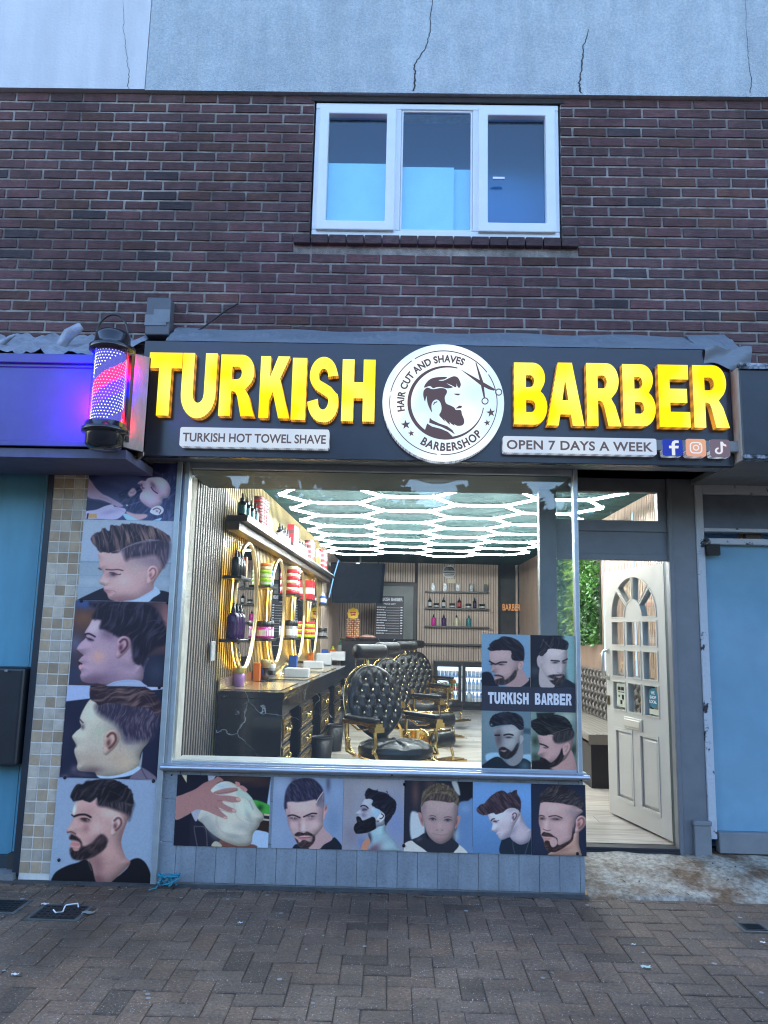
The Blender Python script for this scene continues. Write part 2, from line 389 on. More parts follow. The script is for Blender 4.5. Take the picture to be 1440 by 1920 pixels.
# render band: smoother left bay, mottled right bays, drip edge, cracks
RND = mat('mottled_render', (.53,.565,.585), .9, var=.13, vscale=9, bump=.8, bscale=120, col2='b4bcc2', detail=12); dirt(RND, 2.2, .86, 1.08, .35, .65, (2.6,1,.45)); dirt(RND, 60, .84, 1.06)
RNL = mat('smooth_render', (.63,.62,.645), .9, var=.05, vscale=3, bump=.35, bscale=70); dirt(RNL, 2.0, .90, 1.03, .35, .65, (3,1,.35))
SX = -1.72
b = MB(); b.box(SX,4.0,-.032,.2,ZT,6.2); b.build('render_band', RND, bld)
b = MB(); b.box(-3.6,SX-.004,-.036,.2,ZT+.004,6.2); b.build('render_band', RNL, bld)
CRK = mat('crack_shadow', (.05,.05,.055), 1)
def crack(px, y, wmax):
    b = MB(); r = random.Random(len(px)); pts = []
    for (a, c), (d, e) in zip(px[:-1], px[1:]):
        n = 7
        for k in range(n):
            t = k/n; pts.append((a+(d-a)*t+r.uniform(-1.6,1.6), c+(e-c)*t))
    W = [aty(q[0], q[1], y) for q in pts]
    for i in range(len(W)-1):
        wa = wmax*(.35+.65*i/len(W))*(.6+.8*r.random())*.5; wb = wmax*(.35+.65*(i+1)/len(W))*.5
        a, c = W[i], W[i+1]; b.quad((a.x-wa,y,a.z),(c.x-wb,y,c.z),(c.x+wb,y,c.z),(a.x+wa,y,a.z))
    b.build('crack', CRK, bld)
crack([(810,0),(806,60),(798,90),(776,122),(779,140),(775,176)], -.0335, .012)
crack([(1103,55),(1093,90),(1091,130),(1086,155),(1090,178)], -.0335, .013)
crack([(1399,0),(1401,90),(1408,140),(1407,180)], -.0335, .005)
crack([(230,0),(232,60),(238,105),(242,140),(240,170)], -.0375, .004)
# three-light plastic window
wn = MB(); fy0, fy1 = .012, .075; mull = [aty(745,300,.01).x, aty(893,300,.01).x]
wn.box(WX0+.012,WX1-.012,fy0,fy1,WZ0+.006,WZ0+.05); wn.box(WX0+.012,WX1-.012,fy0,fy1,WZ1-.045,WZ1-.004)
for x0, x1 in ((WX0+.012,WX0+.05),(mull[0]-.022,mull[0]+.022),(mull[1]-.022,mull[1]+.022),(WX1-.05,WX1-.012)):
    wn.box(x0,x1,fy0,fy1,WZ0+.05,WZ1-.045)
fr = wn.build('window', WHITE, bld, bevel=.006, seg=2)
lights = [(WX0+.05,mull[0]-.022,True),(mull[0]+.022,mull[1]-.022,False),(mull[1]+.022,WX1-.05,True)]
for x0, x1, sash in lights:
    z0, z1 = WZ0+.05, WZ1-.045; t = .052 if sash else .014; y0 = -.012 if sash else .02
    o = [(x0-.01*sash,z0-.012*sash),(x1+.01*sash,z0-.012*sash),(x1+.01*sash,z1+.01*sash),(x0-.01*sash,z1+.01*sash)]
    i_ = [(x0+t,z0+t),(x1-t,z0+t),(x1-t,z1-t),(x0+t,z1-t)]
    q = MB(); q.ring(o, i_, y0, .06); q.build('sash', WHITE, fr, bevel=.007, seg=2)
    k = MB(); k.box(x0+t-.004,x1-t+.004,.034,.040,z0+t-.004,z1-t+.004); k.build('pane', glass_mat('upper_glass', (.78,.94,1.0), 1.0, ior=1.55) if 'upper_glass' not in MATS else MATS['upper_glass'], fr)
hd = MB(); p = aty(930,334,-.02); hd.box(p.x-.02,p.x+.055,-.026,-.014,p.z-.008,p.z+.006); hd.build('handle', WHITE, fr)
# room behind it, with pale boards leaning against the glass
rm = MB(); rm.box(WX0-.1,WX1+.1,.50,.52,3.7,5.2); rm.box(WX0-.12,WX0-.1,.2,1.22,3.7,5.2); rm.box(WX1+.1,WX1+.12,.2,1.22,3.7,5.2); rm.box(WX0-.1,WX1+.1,.2,1.2,5.18,5.2); rm.box(WX0-.1,WX1+.1,.2,1.2,3.68,3.7)
rm.build('room', mat('sky_blue_room', (.17,.38,.72), .9), bld)  # blue of the sky reflected in the panes is put into the room colour
PAPER = mat('pale_board', (.86,.92,.94), .8, var=.08, vscale=4)
for (x0,y0,x1,y1), d, lb in (((615,306,742,425),.07,'pale board leaning inside the left light of the upper window'),((750,313,850,440),.075,'pale board leaning inside the middle light of the upper window'),((845,318,893,440),.10,'narrow pale board behind the middle one inside the upper window')):
    b = MB(); a, c = aty(x0,y0,d), aty(x1,y1,d); b.box(a.x,c.x,d,d+.012,c.z-.02,a.z)
    tag(b.build('leaning_board', PAPER), lb, 'board', 'pale boards inside the upper window')

# ---- neighbour on the left: fascia, torn flashing, door, meter box
PUR = dirt(mat('indigo_fascia', (.075,.085,.27), .42, var=.08, vscale=3), 1.5, .8, 1.1)
lf = thing('neighbour_fascia', 'blank indigo shop fascia with folded wooden end beside the barber pole', 'fascia', (-2.4,-.3,2.4))
a = aty(0,664,-.5); c = aty(0,832,-.5); zt, zb = a.z, c.z; XE = aty(232,760,-.5).x
b = MB(); b.box(-3.6,XE,-.5,-.02,zb,zt); b.build('panel', PUR, lf, bevel=.004)
b = MB(); b.box(-3.6,XE,-.515,-.5,zb-.012,zb+.018); b.box(-3.6,XE,-.51,-.5,zt-.075,zt-.062); b.box(-3.6,XE,-.52,-.5,zt-.052,zt+.0); b.build('trim', PUR, lf, bevel=.003)
b = MB(); b.box(-3.6,XE+.03,-.49,0,zb-.07,zb-.02); b.build('underside', mat('purple_grey_soffit', (.12,.12,.19), .7, var=.2), lf)
X1 = -1.525
b = MB(); zt2, zb2 = aty(250,672,-.4).z, aty(250,845,-.4).z
b.hexa([(XE,-.505,zb2),(XE+.10,-.42,zb2-.01),(XE+.10,-.40,zb2-.01),(XE,-.45,zb2)],[(XE,-.505,zt2),(XE+.10,-.42,zt2),(XE+.10,-.40,zt2),(XE,-.45,zt2)])
b.hexa([(XE+.10,-.42,zb2-.03),(X1,-.262,zb2-.03),(X1,-.24,zb2-.03),(XE+.10,-.40,zb2-.03)],[(XE+.10,-.42,zt2),(X1,-.262,zt2-.01),(X1,-.24,zt2-.01),(XE+.10,-.40,zt2)])
b.build('end_board', mat('bare_timber', (.40,.31,.24), .6, var=.3, vscale=5, stretch=(4,4,.8), bump=.2), lf)
FL = mat('torn_lead', (.32,.33,.37), .55, metal=.3, var=.35, vscale=12, bump=.8, bscale=30)
lead = thing('lead_flashing', 'torn grey lead flashing along the top of the blank indigo fascia', 'flashing', (-2.3,-.2,3.1))
b = MB(); r = random.Random(2)
zf = aty(0,628,-.02).z
def fl(u, v):
    x = -3.4+u*(-1.57+3.4); return (x, -.015-.49*v, zf+(zt+.012-zf)*v+.012*math.sin(31*x+2*v)+.008*math.sin(77*x)+(r.uniform(-.008,.008)))
b.grid(fl, 70, 7); b.build('sheet', FL, lead)
b = MB(); p, q = aty(112,650,-.3), aty(152,612,-.3)
b.tube([p, p.lerp(q,.5)+Vector((0,-.02,.008)), q], [.03,.036,.026], 7); b.build('curled_end', FL, lead); b = MB(); p, q = aty(0,645,-.3), aty(28,628,-.3); b.tube([p, q], [.02,.008], 6); b.build('curled_end', FL, lead)
# left door
BLU = dirt(mat('blue_door_paint', (.115,.335,.45), .35, var=.06, vscale=2), 1.6, .78, 1.05, .35, .65, (2.5,1,.5))
ld = thing('panelled_shutter', 'flat teal blue door panel left of the tiled pier', 'door', (-2.4,.1,.04))
Yd = .1; xr = aty(105,1100,Yd).x
b = MB(); b.box(-3.5,-2.205,Yd,Yd+.04,.11,2.425); b.build('panel', BLU, ld)
b = MB(); b.box(-2.20,-2.142,Yd-.006,Yd+.04,.11,2.425); b.build('stile', BLU, ld, bevel=.004)
b = MB(); b.box(-3.5,-2.14,Yd-.03,Yd+.06,.04,.11); b.build('rail', mat('dark_teal', (.03,.045,.055), .5), ld)
b = MB(); b.box(-3.5,-2.14,Yd-.03,Yd+.06,2.425,2.52); b.build('rail', mat('dark_teal', (.03,.045,.055), .5), ld)
b = MB(); b.box(-2.142,-2.105,-.004,.2,.02,2.46); b.build('frame', mat('blue_black', (.02,.025,.035), .4), ld)
mb = thing('meter_box', 'black wall box with rounded corners on the teal door', 'box', (-2.5,0,.6))
b = MB(); b.box(-2.95,-2.16,-.04,.09,.62,1.185); b.build('case', mat('black_box', (.016,.019,.024), .38, var=.2), mb, bevel=.02, seg=3)
b = MB()
for px in (14, 58/3.6): b.lathe((aty(px,1252,-.04).x,-.05,1.165), [(.006,0),(.006,.012)], 8, axis=(0,-1,0))
b.build('screw', ALU, mb)

# ---- tiled pier between the two shops
TX0, TX1 = -2.105, -1.30
def tiles(x0, x1, z0, z1, n, ht, cols, y, r):
    b = MB(); w = (x1-x0)/n; j = 0; z = z1
    while z > z0+.01:
        for i in range(n):
            a = x0+i*w; e = .0036; t = .78+.44*r.random()
            c = cols[0] if r.random() < .5 else cols[1]; c = tuple(q*t for q in c)
            zz = max(z0, z-ht)
            b.hexa([(a+e,y,zz+e),(a+w-e,y,zz+e),(a+w-e,.02,zz+e),(a+e,.02,zz+e)],[(a+e,y,z-e),(a+w-e,y,z-e),(a+w-e,.02,z-e),(a+e,.02,z-e)])
            for k in range(6): b.c[-1-k] = c
        z -= ht
    return b
pr = thing('tiled_pier', 'pier of small glossy beige and tan tiles left of the posters', 'pier', (-1.95,0,.02))
TIL = mat('beige_tile', (1,1,1), .22, var=.22, vscale=14, attr='Col', bump=.06, bscale=12)
tiles(TX0, -1.66, .03, 2.46, 7, .0655, [(.42,.305,.20),(.50,.42,.33)], -.004, random.Random(4)).build('tile_face', TIL, pr, bevel=.0012)
b = MB(); b.box(TX0-.001,-1.30,.0,.3,.0,2.55); b.build('body', mat('grout', (.74,.68,.60), .9, var=.2), pr)
# ---- neighbour on the right
rf = thing('neighbour_fascia', 'black blank shop fascia with bare wooden end and peeling edges', 'fascia', (2.4,-.2,2.4))
NX = 1.955
a, c = aty(1400,693,-.33), aty(1400,853,-.33)
b = MB(); b.box(NX+.012,4.0,-.33,-.02,c.z,a.z); b.build('panel', mat('black_fascia', (.014,.017,.024), .35, var=.5, vscale=5, bump=.12, bscale=8), rf, bevel=.005)
b = MB(); b.box(NX,NX+.011,-.325,-.02,c.z-.03,a.z+.01); b.build('end_board', mat('bare_timber', (.5,.4,.3)), rf)
b = MB(); b.box(NX+.01,4.0,-.345,-.30,a.z+.001,a.z+.035); b.box(NX+.01,4.0,-.345,-.25,c.z-.022,c.z-.001); b.build('trim', mat('peeling_trim', (.38,.40,.45), .5, metal=.4, var=.12, vscale=24, col2='0d1014'), rf)
YN = .5
rn = thing('neighbour_shopfront', 'pale blue filmed shop window in a flaking white frame', 'shop window', (2.6,YN,.1))
FLK = mat('flaking_white_paint', (.50,.52,.55), .7, var=.09, vscale=11, bump=.6, bscale=40, col2='2e2b2c', detail=10)
for nd in FLK.node_tree.nodes:
    if nd.type == 'MAP_RANGE': nd.inputs[1].default_value = .58; nd.inputs[2].default_value = .63
px0 = 2.0
b = MB(); b.box(px0,px0+.052,YN-.02,YN+.08,.2,2.46); b.box(px0+.053,4,YN-.03,YN+.08,2.06,2.10); b.box(px0+.053,4,YN-.015,YN+.08,2.145,2.17); b.box(px0+.053,4,YN-.02,YN+.08,2.40,2.5); b.build('frame', FLK, rn, bevel=.004)
b = MB(); b.box(px0+.053,4,YN+.02,YN+.04,.245,2.06); b.build('pane', dirt(mat('blue_film', (.205,.375,.49), .12, var=.05, vscale=1.2, coat=.6), 1.3, .86, 1.06), rn)
b = MB(); b.box(px0+.053,4,YN+.01,YN+.03,2.17,2.40); b.build('panel', mat('dim_panel', (.11,.125,.16), .4, var=.3, vscale=5), rn)
b = MB(); b.box(px0+.06,4,YN-.03,YN+.04,.12,.243); b.build('sill', GREYP, rn, bevel=.004)
b = MB(); b.box(px0+.055,px0+.14,YN-.05,YN-.018,1.985,2.055); b.build('old_bracket', mat('rust_black', (.03,.025,.022), .8, bump=.6), rn)
b = MB(); b.box(1.10,4.0,-.30,.56,2.50,2.56); b.box(1.98,4.0,-.25,.5,2.46,2.495); tag(b.build('porch_soffit', mat('beige_soffit', (.22,.21,.20), .8, var=.25, vscale=5)), 'beige underside above the right hand doorway', 'soffit')
b = MB(); b.box(2.0,2.02,.58,1.0,.1,2.5); b.box(2.0,4,.62,.64,.1,2.5); b.build('backing', mat('sky_blue_room', (.1,.12,.16)), rn)

# ---- the far side of the street, seen only in the window reflections
def far_tree(x, y, h, w, seed):
    r = random.Random(seed); t = thing('street_tree', 'dark leafy street tree across the road', 'tree', (x,y,0), 'trees across the road')
    b = MB(); b.tube([(x,y,0),(x+.1,y,h*.3),(x,y+.1,h*.6)], [.28,.2,.08], 8); b.build('trunk', mat('bark', (.05,.04,.03), .9), t)
    b = MB()
    for k in range(900):
        a = r.uniform(0,6.28); q = r.random()**.4; z = r.uniform(.25,1.0); rad = w*math.sin(math.pi*min(1,(z-.15)/.85*.9+.05))*q
        c = Vector((x+rad*math.cos(a), y+rad*math.sin(a), h*z)); u = Vector((r.uniform(-1,1),r.uniform(-1,1),r.uniform(-1,1))).normalized()*.38; v = u.orthogonal().normalized()*.3
        b.add([c-u, c+v, c+u, c-v], [(0,1,2,3)])
    b.build('crown', mat('far_leaf', (.035,.05,.025), .8), t)
for i, (x, h, w) in enumerate(((-14,9,3.4),(-7.5,7.5,3),(-2.5,9.5,3.6),(4,8,3),(9.5,10,3.8),(16,8,3))): far_tree(x, -24-(i % 2)*2, h, w, i)
fh = thing('brick_terrace', 'plain brick terrace with a slate roof across the road', 'building', (0,-34,0))
b = MB(); b.box(-40,40,-36,-33,0,6); b.build('wall', mat('far_brick', (.12,.08,.07), .9, var=.2), fh)
b = MB(); b.hexa([(-40,-36.3,6),(40,-36.3,6),(40,-32.7,6),(-40,-32.7,6)],[(-40,-35,8),(40,-35,8),(40,-34.9,8),(-40,-34.9,8)]); b.build('roof', mat('far_slate', (.06,.06,.07), .8), fh)
# ================================================================== SHOPFRONT
XL, XR = -1.30, 1.075
ZS, ZH = .655, 2.405
rs = thing('stall_riser', 'grey painted tiled stall riser under the shop window', 'low wall', (-.1,.05,0))
b = MB(); b.box(-1.33,1.105,.004,.09,-.01,.632); b.box(1.045,1.105,.09,.47,.05,.632); b.build('wall', mat('riser_grout', (.17,.175,.18), .8, var=.3, vscale=12), rs)
RT = dirt(dirt(mat('painted_tile', (.265,.29,.315), .42, var=.12, vscale=5, bump=.25, bscale=60), 2.4, .75, 1.06, .35, .65, (3,1,.6)), 90, .86, 1.02, .36, .5)
b = MB(); w = .1147; x = -1.33; r = random.Random(8)
while x < 1.10:
    for z0, z1 in ((.012,.2235),(.226,.4585),(.461,.628)):
        a, c = x+.0011, min(x+w, 1.106)-.0011; dy = r.uniform(-.0012,.0012)
        b.hexa([(a,-.002+dy,z0),(c,-.002+dy,z0),(c,.006,z0),(a,.006,z0)],[(a,-.002+dy,z1),(c,-.002+dy,z1),(c,.006,z1),(a,.006,z1)])
    x += w
b.build('tile_face', RT, rs, bevel=.0012)
swd = thing('shop_window', 'large shop window with thin aluminium frame and sill above the six bottom posters', 'shop window', (-.1,.03,.63))
DAL = mat('dull_aluminium', (.45,.49,.50), .4, metal=.55, var=.15, vscale=10)
b = MB(); b.box(XL,XL+.03,-.01,.06,ZS,ZH+.05); b.build('jamb', DAL, swd, bevel=.003)
b = MB(); b.box(XL-.045,XL-.012,-.025,.05,.0,2.45); b.build('trim', DAL, swd, bevel=.003)
b = MB(); b.box(XR,XR+.026,-.012,.05,ZS-.01,ZH+.04); b.build('jamb', DAL, swd, bevel=.003)
b = MB()
b.box(XL+.03,XR,0,.05,ZH,ZH+.05); b.box(XL+.03,XR,0,.05,ZS-.005,ZS+.018); b.build('frame', mat('dull_aluminium', (.45,.49,.50), .4, metal=.55, var=.15, vscale=10), swd, bevel=.003)
b = MB(); b.box(XL-.02,XR+.06,-.05,.02,.632,.650); b.tube([(XL-.02,-.045,.641),(XR+.055,-.045,.641)], .017, 12); b.box(XL-.02,XR+.045,-.03,.03,.651,.664); b.build('sill', ALU, swd, bevel=.002)
b = MB(); b.box(XL+.03,XR,.022,.028,ZS+.018,ZH); b.build('pane', GLASS, swd)
SCR = mat('glass_scratch', (.75,.8,.82), .6, alpha=.16)
for a0, a1, cx_, cz_, rr in ((200,245,.05,2.62,.42),(205,240,.09,2.66,.47),(210,240,.14,2.70,.52),(140,170,-.10,2.02,.40),(30,62,.72,1.98,.46),(35,60,.76,1.96,.50),(190,222,.55,1.36,.30),(20,50,.05,1.12,.34),(100,128,-.55,1.60,.30)):
    b = MB(); q = arc(cx_,cz_,rr,rr*.8,a0,a1,14); q2 = arc(cx_,cz_,rr+.0022,rr*.8+.0022,a0,a1,14)
    for (x0,z0),(x1,z1),(x2,z2),(x3,z3) in zip(q[:-1],q[1:],q2[1:],q2[:-1]): b.quad((x0,.0205,z0),(x1,.0205,z1),(x2,.0205,z2),(x3,.0205,z3))
    if all(ZS+.03 < z < ZH-.01 for _, z in q2): b.build('scratch', SCR, swd)
b = MB(); b.box(1.066,1.072,.05,.45,ZS,ZH); b.build('side_pane', GLASS, swd)
b = MB()
for px in (322, 735, 1090): p = aty(px,1452 if px < 1000 else 1462,-.062); b.lathe((p.x,-.058,p.z-.004), [(.005,0),(.005,.006)], 8, axis=(0,-1,0))
b.build('screw', BLACK, swd)
b = MB(); b.box(XL+.03,1.03,.055,.22,.60,.672); b.build('inner_ledge', mat('white_ledge', (.62,.62,.59), .45, var=.06), swd, bevel=.004)
b = MB()
for k in range(6): z = 2.35 + k*.012
b.box(XL,1.06,.03,.62,2.40,2.425); b.build('bulkhead', mat('dark_teal_board', (.055,.075,.08), .5, var=.2, vscale=4, stretch=(.4,6,1)), swd)
# ---- door frame with transom light
df = thing('door_frame', 'dark grey door frame with clear transom light over the open door', 'door frame', (1.5,.5,.1))
YD = .5
b = MB(); b.box(.957,1.07,YD-.03,YD+.05,FLOOR,2.42); b.build('post', DGREY, df, bevel=.004); b = MB(); b.box(1.815,2.0,YD-.01,YD+.06,.1,2.50); b.box(1.815,1.842,YD-.022,YD-.01,.1,2.5); b.build('post', DGREY, df, bevel=.004); b = MB(); b.box(1.07,1.815,YD,YD+.06,1.945,1.985); b.box(1.07,1.815,YD,YD+.06,2.135,2.212); b.box(1.07,1.815,YD,YD+.06,2.405,2.50); b.box(1.755,1.815,YD,YD+.06,2.212,2.405); b.build('head', DGREY, df, bevel=.004)
b = MB(); b.box(1.07,1.815,YD+.012,YD+.05,1.985,2.135); b.build('head_panel', DGREY, df)
b = MB(); b.box(1.07,1.755,YD+.025,YD+.031,2.212,2.405); b.build('pane', GLASS, df)
b = MB(); b.box(1.9,2.005,YD-.045,YD-.01,.08,.285); b.box(1.895,2.01,YD-.05,YD-.01,.285,.312); b.build('plinth_block', GREYP, df, bevel=.004)
b = MB(); b.box(1.1,1.815,YD-.02,YD+.07,.07,.137); b.box(1.1,1.815,YD-.03,YD-.02,.07,.118); b.build('threshold', mat('threshold_black', (.02,.022,.028), .4), df, bevel=.003)
b = MB(); b.box(1.817,1.835,YD+.06,YD+.10,.13,1.95); b.build('rebate', mat('dark_green_seal', (.02,.045,.042), .6), df)
# ---- the open door leaf
CREAM = mat('cream_door_paint', (.56,.53,.465), .4, var=.04, vscale=3)
DW, DZ0, DZ1 = .845, .145, 1.94
leaf = thing('open_door', 'cream part-glazed door with a fanlight arch standing open', 'door', (1.645,1.452,0))
WL[leaf.name] = Vector((0,0,0)); leaf.rotation_euler = (0,0,math.atan2(-.852,.183))
cols = [(.105,.292),(.328,.517),(.553,.74)]; rowz = [(.905,1.115),(1.15,1.345),(1.38,1.555)]
def rect(a, c, z0, z1): return [(a,z0),(c,z0),(c,z1),(a,z1)]
holes = [rect(a,c,z0,z1) for a, c in cols for z0, z1 in rowz]
cx, zc, ro, ri = .4225, 1.585, .318, .125
fans = []
for a0, a1 in ((180,137),(131,92.5),(87.5,49),(43,0)):
    o = arc(cx,zc,ro,ro*.92,a0,a1,8); i_ = arc(cx,zc,ri,ri,a1+(2.5 if a1 > 90 else -2.5)*0,a0,6)
    fans.append(o+i_)
lower = [rect(.13,.37,.275,.77), rect(.475,.715,.275,.77)]
curve_mesh('slab', [rect(0,DW,DZ0,DZ1)]+holes+fans+lower, CREAM, leaf, 0, depth=.044)
b = MB()
for z in lower:
    (x0,z0),(x1,z1) = z[0], z[2]; b.box(x0-.002,x1+.002,.016,.03,z0-.002,z1+.002); e = .035
    b.hexa([(x0+e,.004,z0+e),(x1-e,.004,z0+e),(x1-e+.02,.016,z0+e-.02),(x0+e-.02,.016,z0+e-.02)],[(x0+e,.004,z1-e),(x1-e,.004,z1-e),(x1-e+.02,.016,z1-e+.02),(x0+e-.02,.016,z1-e+.02)])
b.build('panel', CREAM, leaf, local=True)
b = MB()
for q in holes+fans+lower:
    n = len(q); c0 = (sum(p[0] for p in q)/n, sum(p[1] for p in q)/n)
    b.ring([(c0[0]+(x-c0[0])*1.04, c0[1]+(z-c0[1])*1.04) for x, z in q], [(c0[0]+(x-c0[0])*.93, c0[1]+(z-c0[1])*.95) for x, z in q], -.005, .006)
b.build('beading', CREAM, leaf, local=True)
b = MB(); b.box(.09,.755,.02,.024,.89,1.9); b.build('pane', glass_mat('door_glass', (.93,.95,.94), 1.0, ior=1.6), leaf, local=True)
b = MB(); b.box(.27,.52,-.012,0,.79,.872); b.box(.285,.505,-.02,-.012,.805,.857); b.build('letter_plate', mat('cream_plate', (.62,.57,.47), .35), leaf, bevel=.004, local=True)
b = MB(); b.tube([(.035,0,1.13),(.035,-.04,1.14),(.035,-.05,1.19),(.035,-.05,1.28),(.035,-.04,1.33),(.035,0,1.34)], .011, 10); b.lathe((.035,0,1.135),[(.02,0),(.02,.008)],12,axis=(0,-1,0)); b.lathe((.035,0,1.335),[(.02,0),(.02,.008)],12,axis=(0,-1,0)); b.build('handle', mat('satin_steel', (.55,.54,.5), .35, metal=.9), leaf, local=True)
b = MB(); b.box(.006,.05,-.004,0,.93,1.0); b.box(.018,.038,-.008,-.004,.945,.985); b.build('lock_plate', mat('bronze', (.22,.17,.10), .4, metal=.8), leaf, local=True)
b = MB(); b.box(DW-.001,DW+.025,.004,.044,DZ0,DZ1); b.build('edge_strip', mat('dark_edge', (.04,.055,.06), .5), leaf, local=True)
st = curve_mesh('rules_sticker', [rect(.135,.27,.93,1.10)], mat('cream_sticker', (.62,.62,.48), .6), leaf, .012, depth=.002)
b = MB()
for x0,x1,z0,z1 in ((.155,.195,1.05,1.075),(.205,.245,1.05,1.075),(.165,.18,1.0,1.015),(.215,.24,.985,1.02),(.19,.215,.95,.98),(.16,.25,1.035,1.04)): b.box(x0,x1,.0095,.0105,z0,z1)
b.build('pictogram', BLACK, st, local=True)
pts = arc(.645,1.03,.062,.068,0,360,24)[:-1]
st = curve_mesh('round_sticker', [pts], mat('teal_sticker', (.02,.19,.27), .5), leaf, .012, depth=.002)
WT = mat('white_print', (.8,.8,.8), .6)
for t, z, w in (('WE',1.055,.022),('SHOP',1.025,.04),('LOCAL',.995,.046)): text('lettering', t, WT, st, .645-w, .645+w, z, .02, .0095, .02, .001)
curve_mesh('white_sticker', [rect(.59,.71,.92,.955)], mat('cream_sticker', (.6,.6,.5)), leaf, .012, depth=.002)

# ================================================================== THE SIGN
YF, YL = -.25, -.302
sg = thing('shop_sign', 'black barber shop sign with glowing yellow letters and round white emblem', 'shop sign', (.2,YF,2.42))
SIGN = mat('satin_black_panel', (.022,.023,.034), .24, var=.25, vscale=2)
zt, zb = 3.128, 2.422
b = MB(); b.box(-1.523,1.949,YF,YF+.05,zb,zt); b.build('panel', SIGN, sg, bevel=.003)
b = MB(); b.box(-1.52,1.945,YF+.05,-.01,zb+.02,zb+.05); b.box(-1.52,1.945,YF+.05,-.01,zt-.05,zt-.02); b.box(-1.52,-1.50,YF+.05,0,zb,zt); b.build('box', DGREY, sg)
YEL = emit_mat('yellow_led_face', (1.0,.70,.012), 1.45, (1.0,.98,.17), 4.0)
def sidemat(name, bright, dark, sc_):
    m = bpy.data.materials.new(name); m.use_nodes = True; n = m.node_tree.nodes; L = m.node_tree.links; p = n['Principled BSDF']
    tc = n.new('ShaderNodeTexCoord'); ck = n.new('ShaderNodeTexChecker'); mp = n.new('ShaderNodeMapping'); mp.inputs['Rotation'].default_value = (0, R(45), R(45))
    L.new(tc.outputs['Object'], mp.inputs[0]); L.new(mp.outputs[0], ck.inputs['Vector']); ck.inputs['Scale'].default_value = sc_
    mx = n.new('ShaderNodeMix'); mx.data_type = 'RGBA'; mx.inputs[6].default_value = (*dark,1); mx.inputs[7].default_value = (*bright,1); L.new(ck.outputs['Fac'], mx.inputs[0])
    p.inputs['Base Color'].default_value = (.05,.05,.05,1); L.new(mx.outputs[2], p.inputs['Emission Color']); p.inputs['Emission Strength'].default_value = 2**-EXPO; MATS[name] = m; return m
YSD = sidemat('yellow_pierced_return', (1.0,.40,.03), (.05,.016,.003), 105)
WSD = sidemat('white_pierced_return', (.6,.7,.85), (.02,.02,.025), 105)
def glyph(ch):
    if ch == 'T': return [[(0,1),(0,.75),(.31,.75),(.31,0),(.69,0),(.69,.75),(1,.75),(1,1)]]
    if ch == 'I': return [[(0,0),(1,0),(1,1),(0,1)]]
    if ch == 'H': return [[(0,0),(.36,0),(.36,.37),(.64,.37),(.64,0),(1,0),(1,1),(.64,1),(.64,.63),(.36,.63),(.36,1),(0,1)]]
    if ch == 'U': return [[(0,1),(0,.36)]+arc(.5,.36,.5,.38,180,360,14)[1:]+[(1,1),(.66,1),(.66,.36)]+arc(.5,.36,.16,.14,0,-180,8)[1:]+[(.34,1)]]
    if ch == 'E': return [[(0,0),(1,0),(1,.245),(.37,.245),(.37,.39),(.92,.39),(.92,.615),(.37,.615),(.37,.765),(.98,.765),(.98,1),(0,1)]]
    if ch == 'B': return [[(0,0)]+[(.55,0)]+arc(.62,.285,.38,.285,-90,62,10)+arc(.58,.755,.36,.245,-28,90,10)+[(.5,1),(0,1)],
                          [(.36,.2)]+arc(.52,.295,.12,.095,-90,90,6)+[(.36,.39)], [(.36,.60)]+arc(.5,.70,.11,.095,-90,90,6)+[(.36,.795)]]
    if ch == 'R': return [[(0,0),(.34,0),(.34,.40),(.40,.40)]+[(.47,.38),(.52,.31),(.64,0),(1.03,0),(.86,.32),(.74,.435)]+arc(.62,.72,.36,.28,-42,90,11)+[(.5,1),(0,1)], [(.34,.595)]+arc(.5,.70,.12,.103,-90,90,6)+[(.34,.80)]]
    if ch == 'A': return [[(0,0),(.31,0),(.36,.175),(.64,.175),(.69,0),(1,0),(.69,1),(.31,1)], [(.42,.40),(.58,.40),(.5,.72)]]
    if ch == 'K': return [[(0,0),(.33,0),(.33,.27),(.44,.42),(.66,0),(1.03,0),(.67,.64),(.98,1),(.58,1),(.33,.66),(.33,1),(0,1)]]
    if ch == 'S':
        t = [(.96,.71),(.63,.69)]+arc(.49,.70,.15,.115,10,205,9)+[(.40,.625),(.55,.585),(.74,.53),(.90,.44)]
        t += arc(.56,.30,.43,.315,22,-100,11)+arc(.5,.32,.5,.335,-100,-176,7)+[(.33,.345)]
        t += arc(.50,.315,.165,.135,190,372,10)+[(.62,.375),(.45,.425),(.24,.49),(.10,.585)]
        t += arc(.49,.705,.44,.295,200,20,16)[1:]
        return [t]
def place(ch, x0, x1, y0, y1):
    A, C = aty((x0+x1)/2, y1, YL), aty((x0+x1)/2, y0, YL); ax, cx_ = aty(x0,(y0+y1)/2,YL).x, aty(x1,(y0+y1)/2,YL).x
    return curve_mesh('letter', glyph(ch), [YEL, YSD], sg, YL, sx=cx_-ax, sz=C.z-A.z, ox=ax, oz=A.z, depth=YF-YL-.002)
for ch, x0, x1, y0, y1 in (('T',277,339,661,779),('U',340,405,662,782),('R',412,477,665,780),('K',487,543,668,784),('I',547,574,671,787),('S',577,636,669,790),('H',641,703,674,790),
                           ('B',964,1026,680,796),('A',1025,1095,680,798),('R',1100,1162,681,799),('B',1168,1229,683,799),('E',1235,1293,684,801),('R',1300,1364,685,802)):
    place(ch, x0, x1, y0, y1)
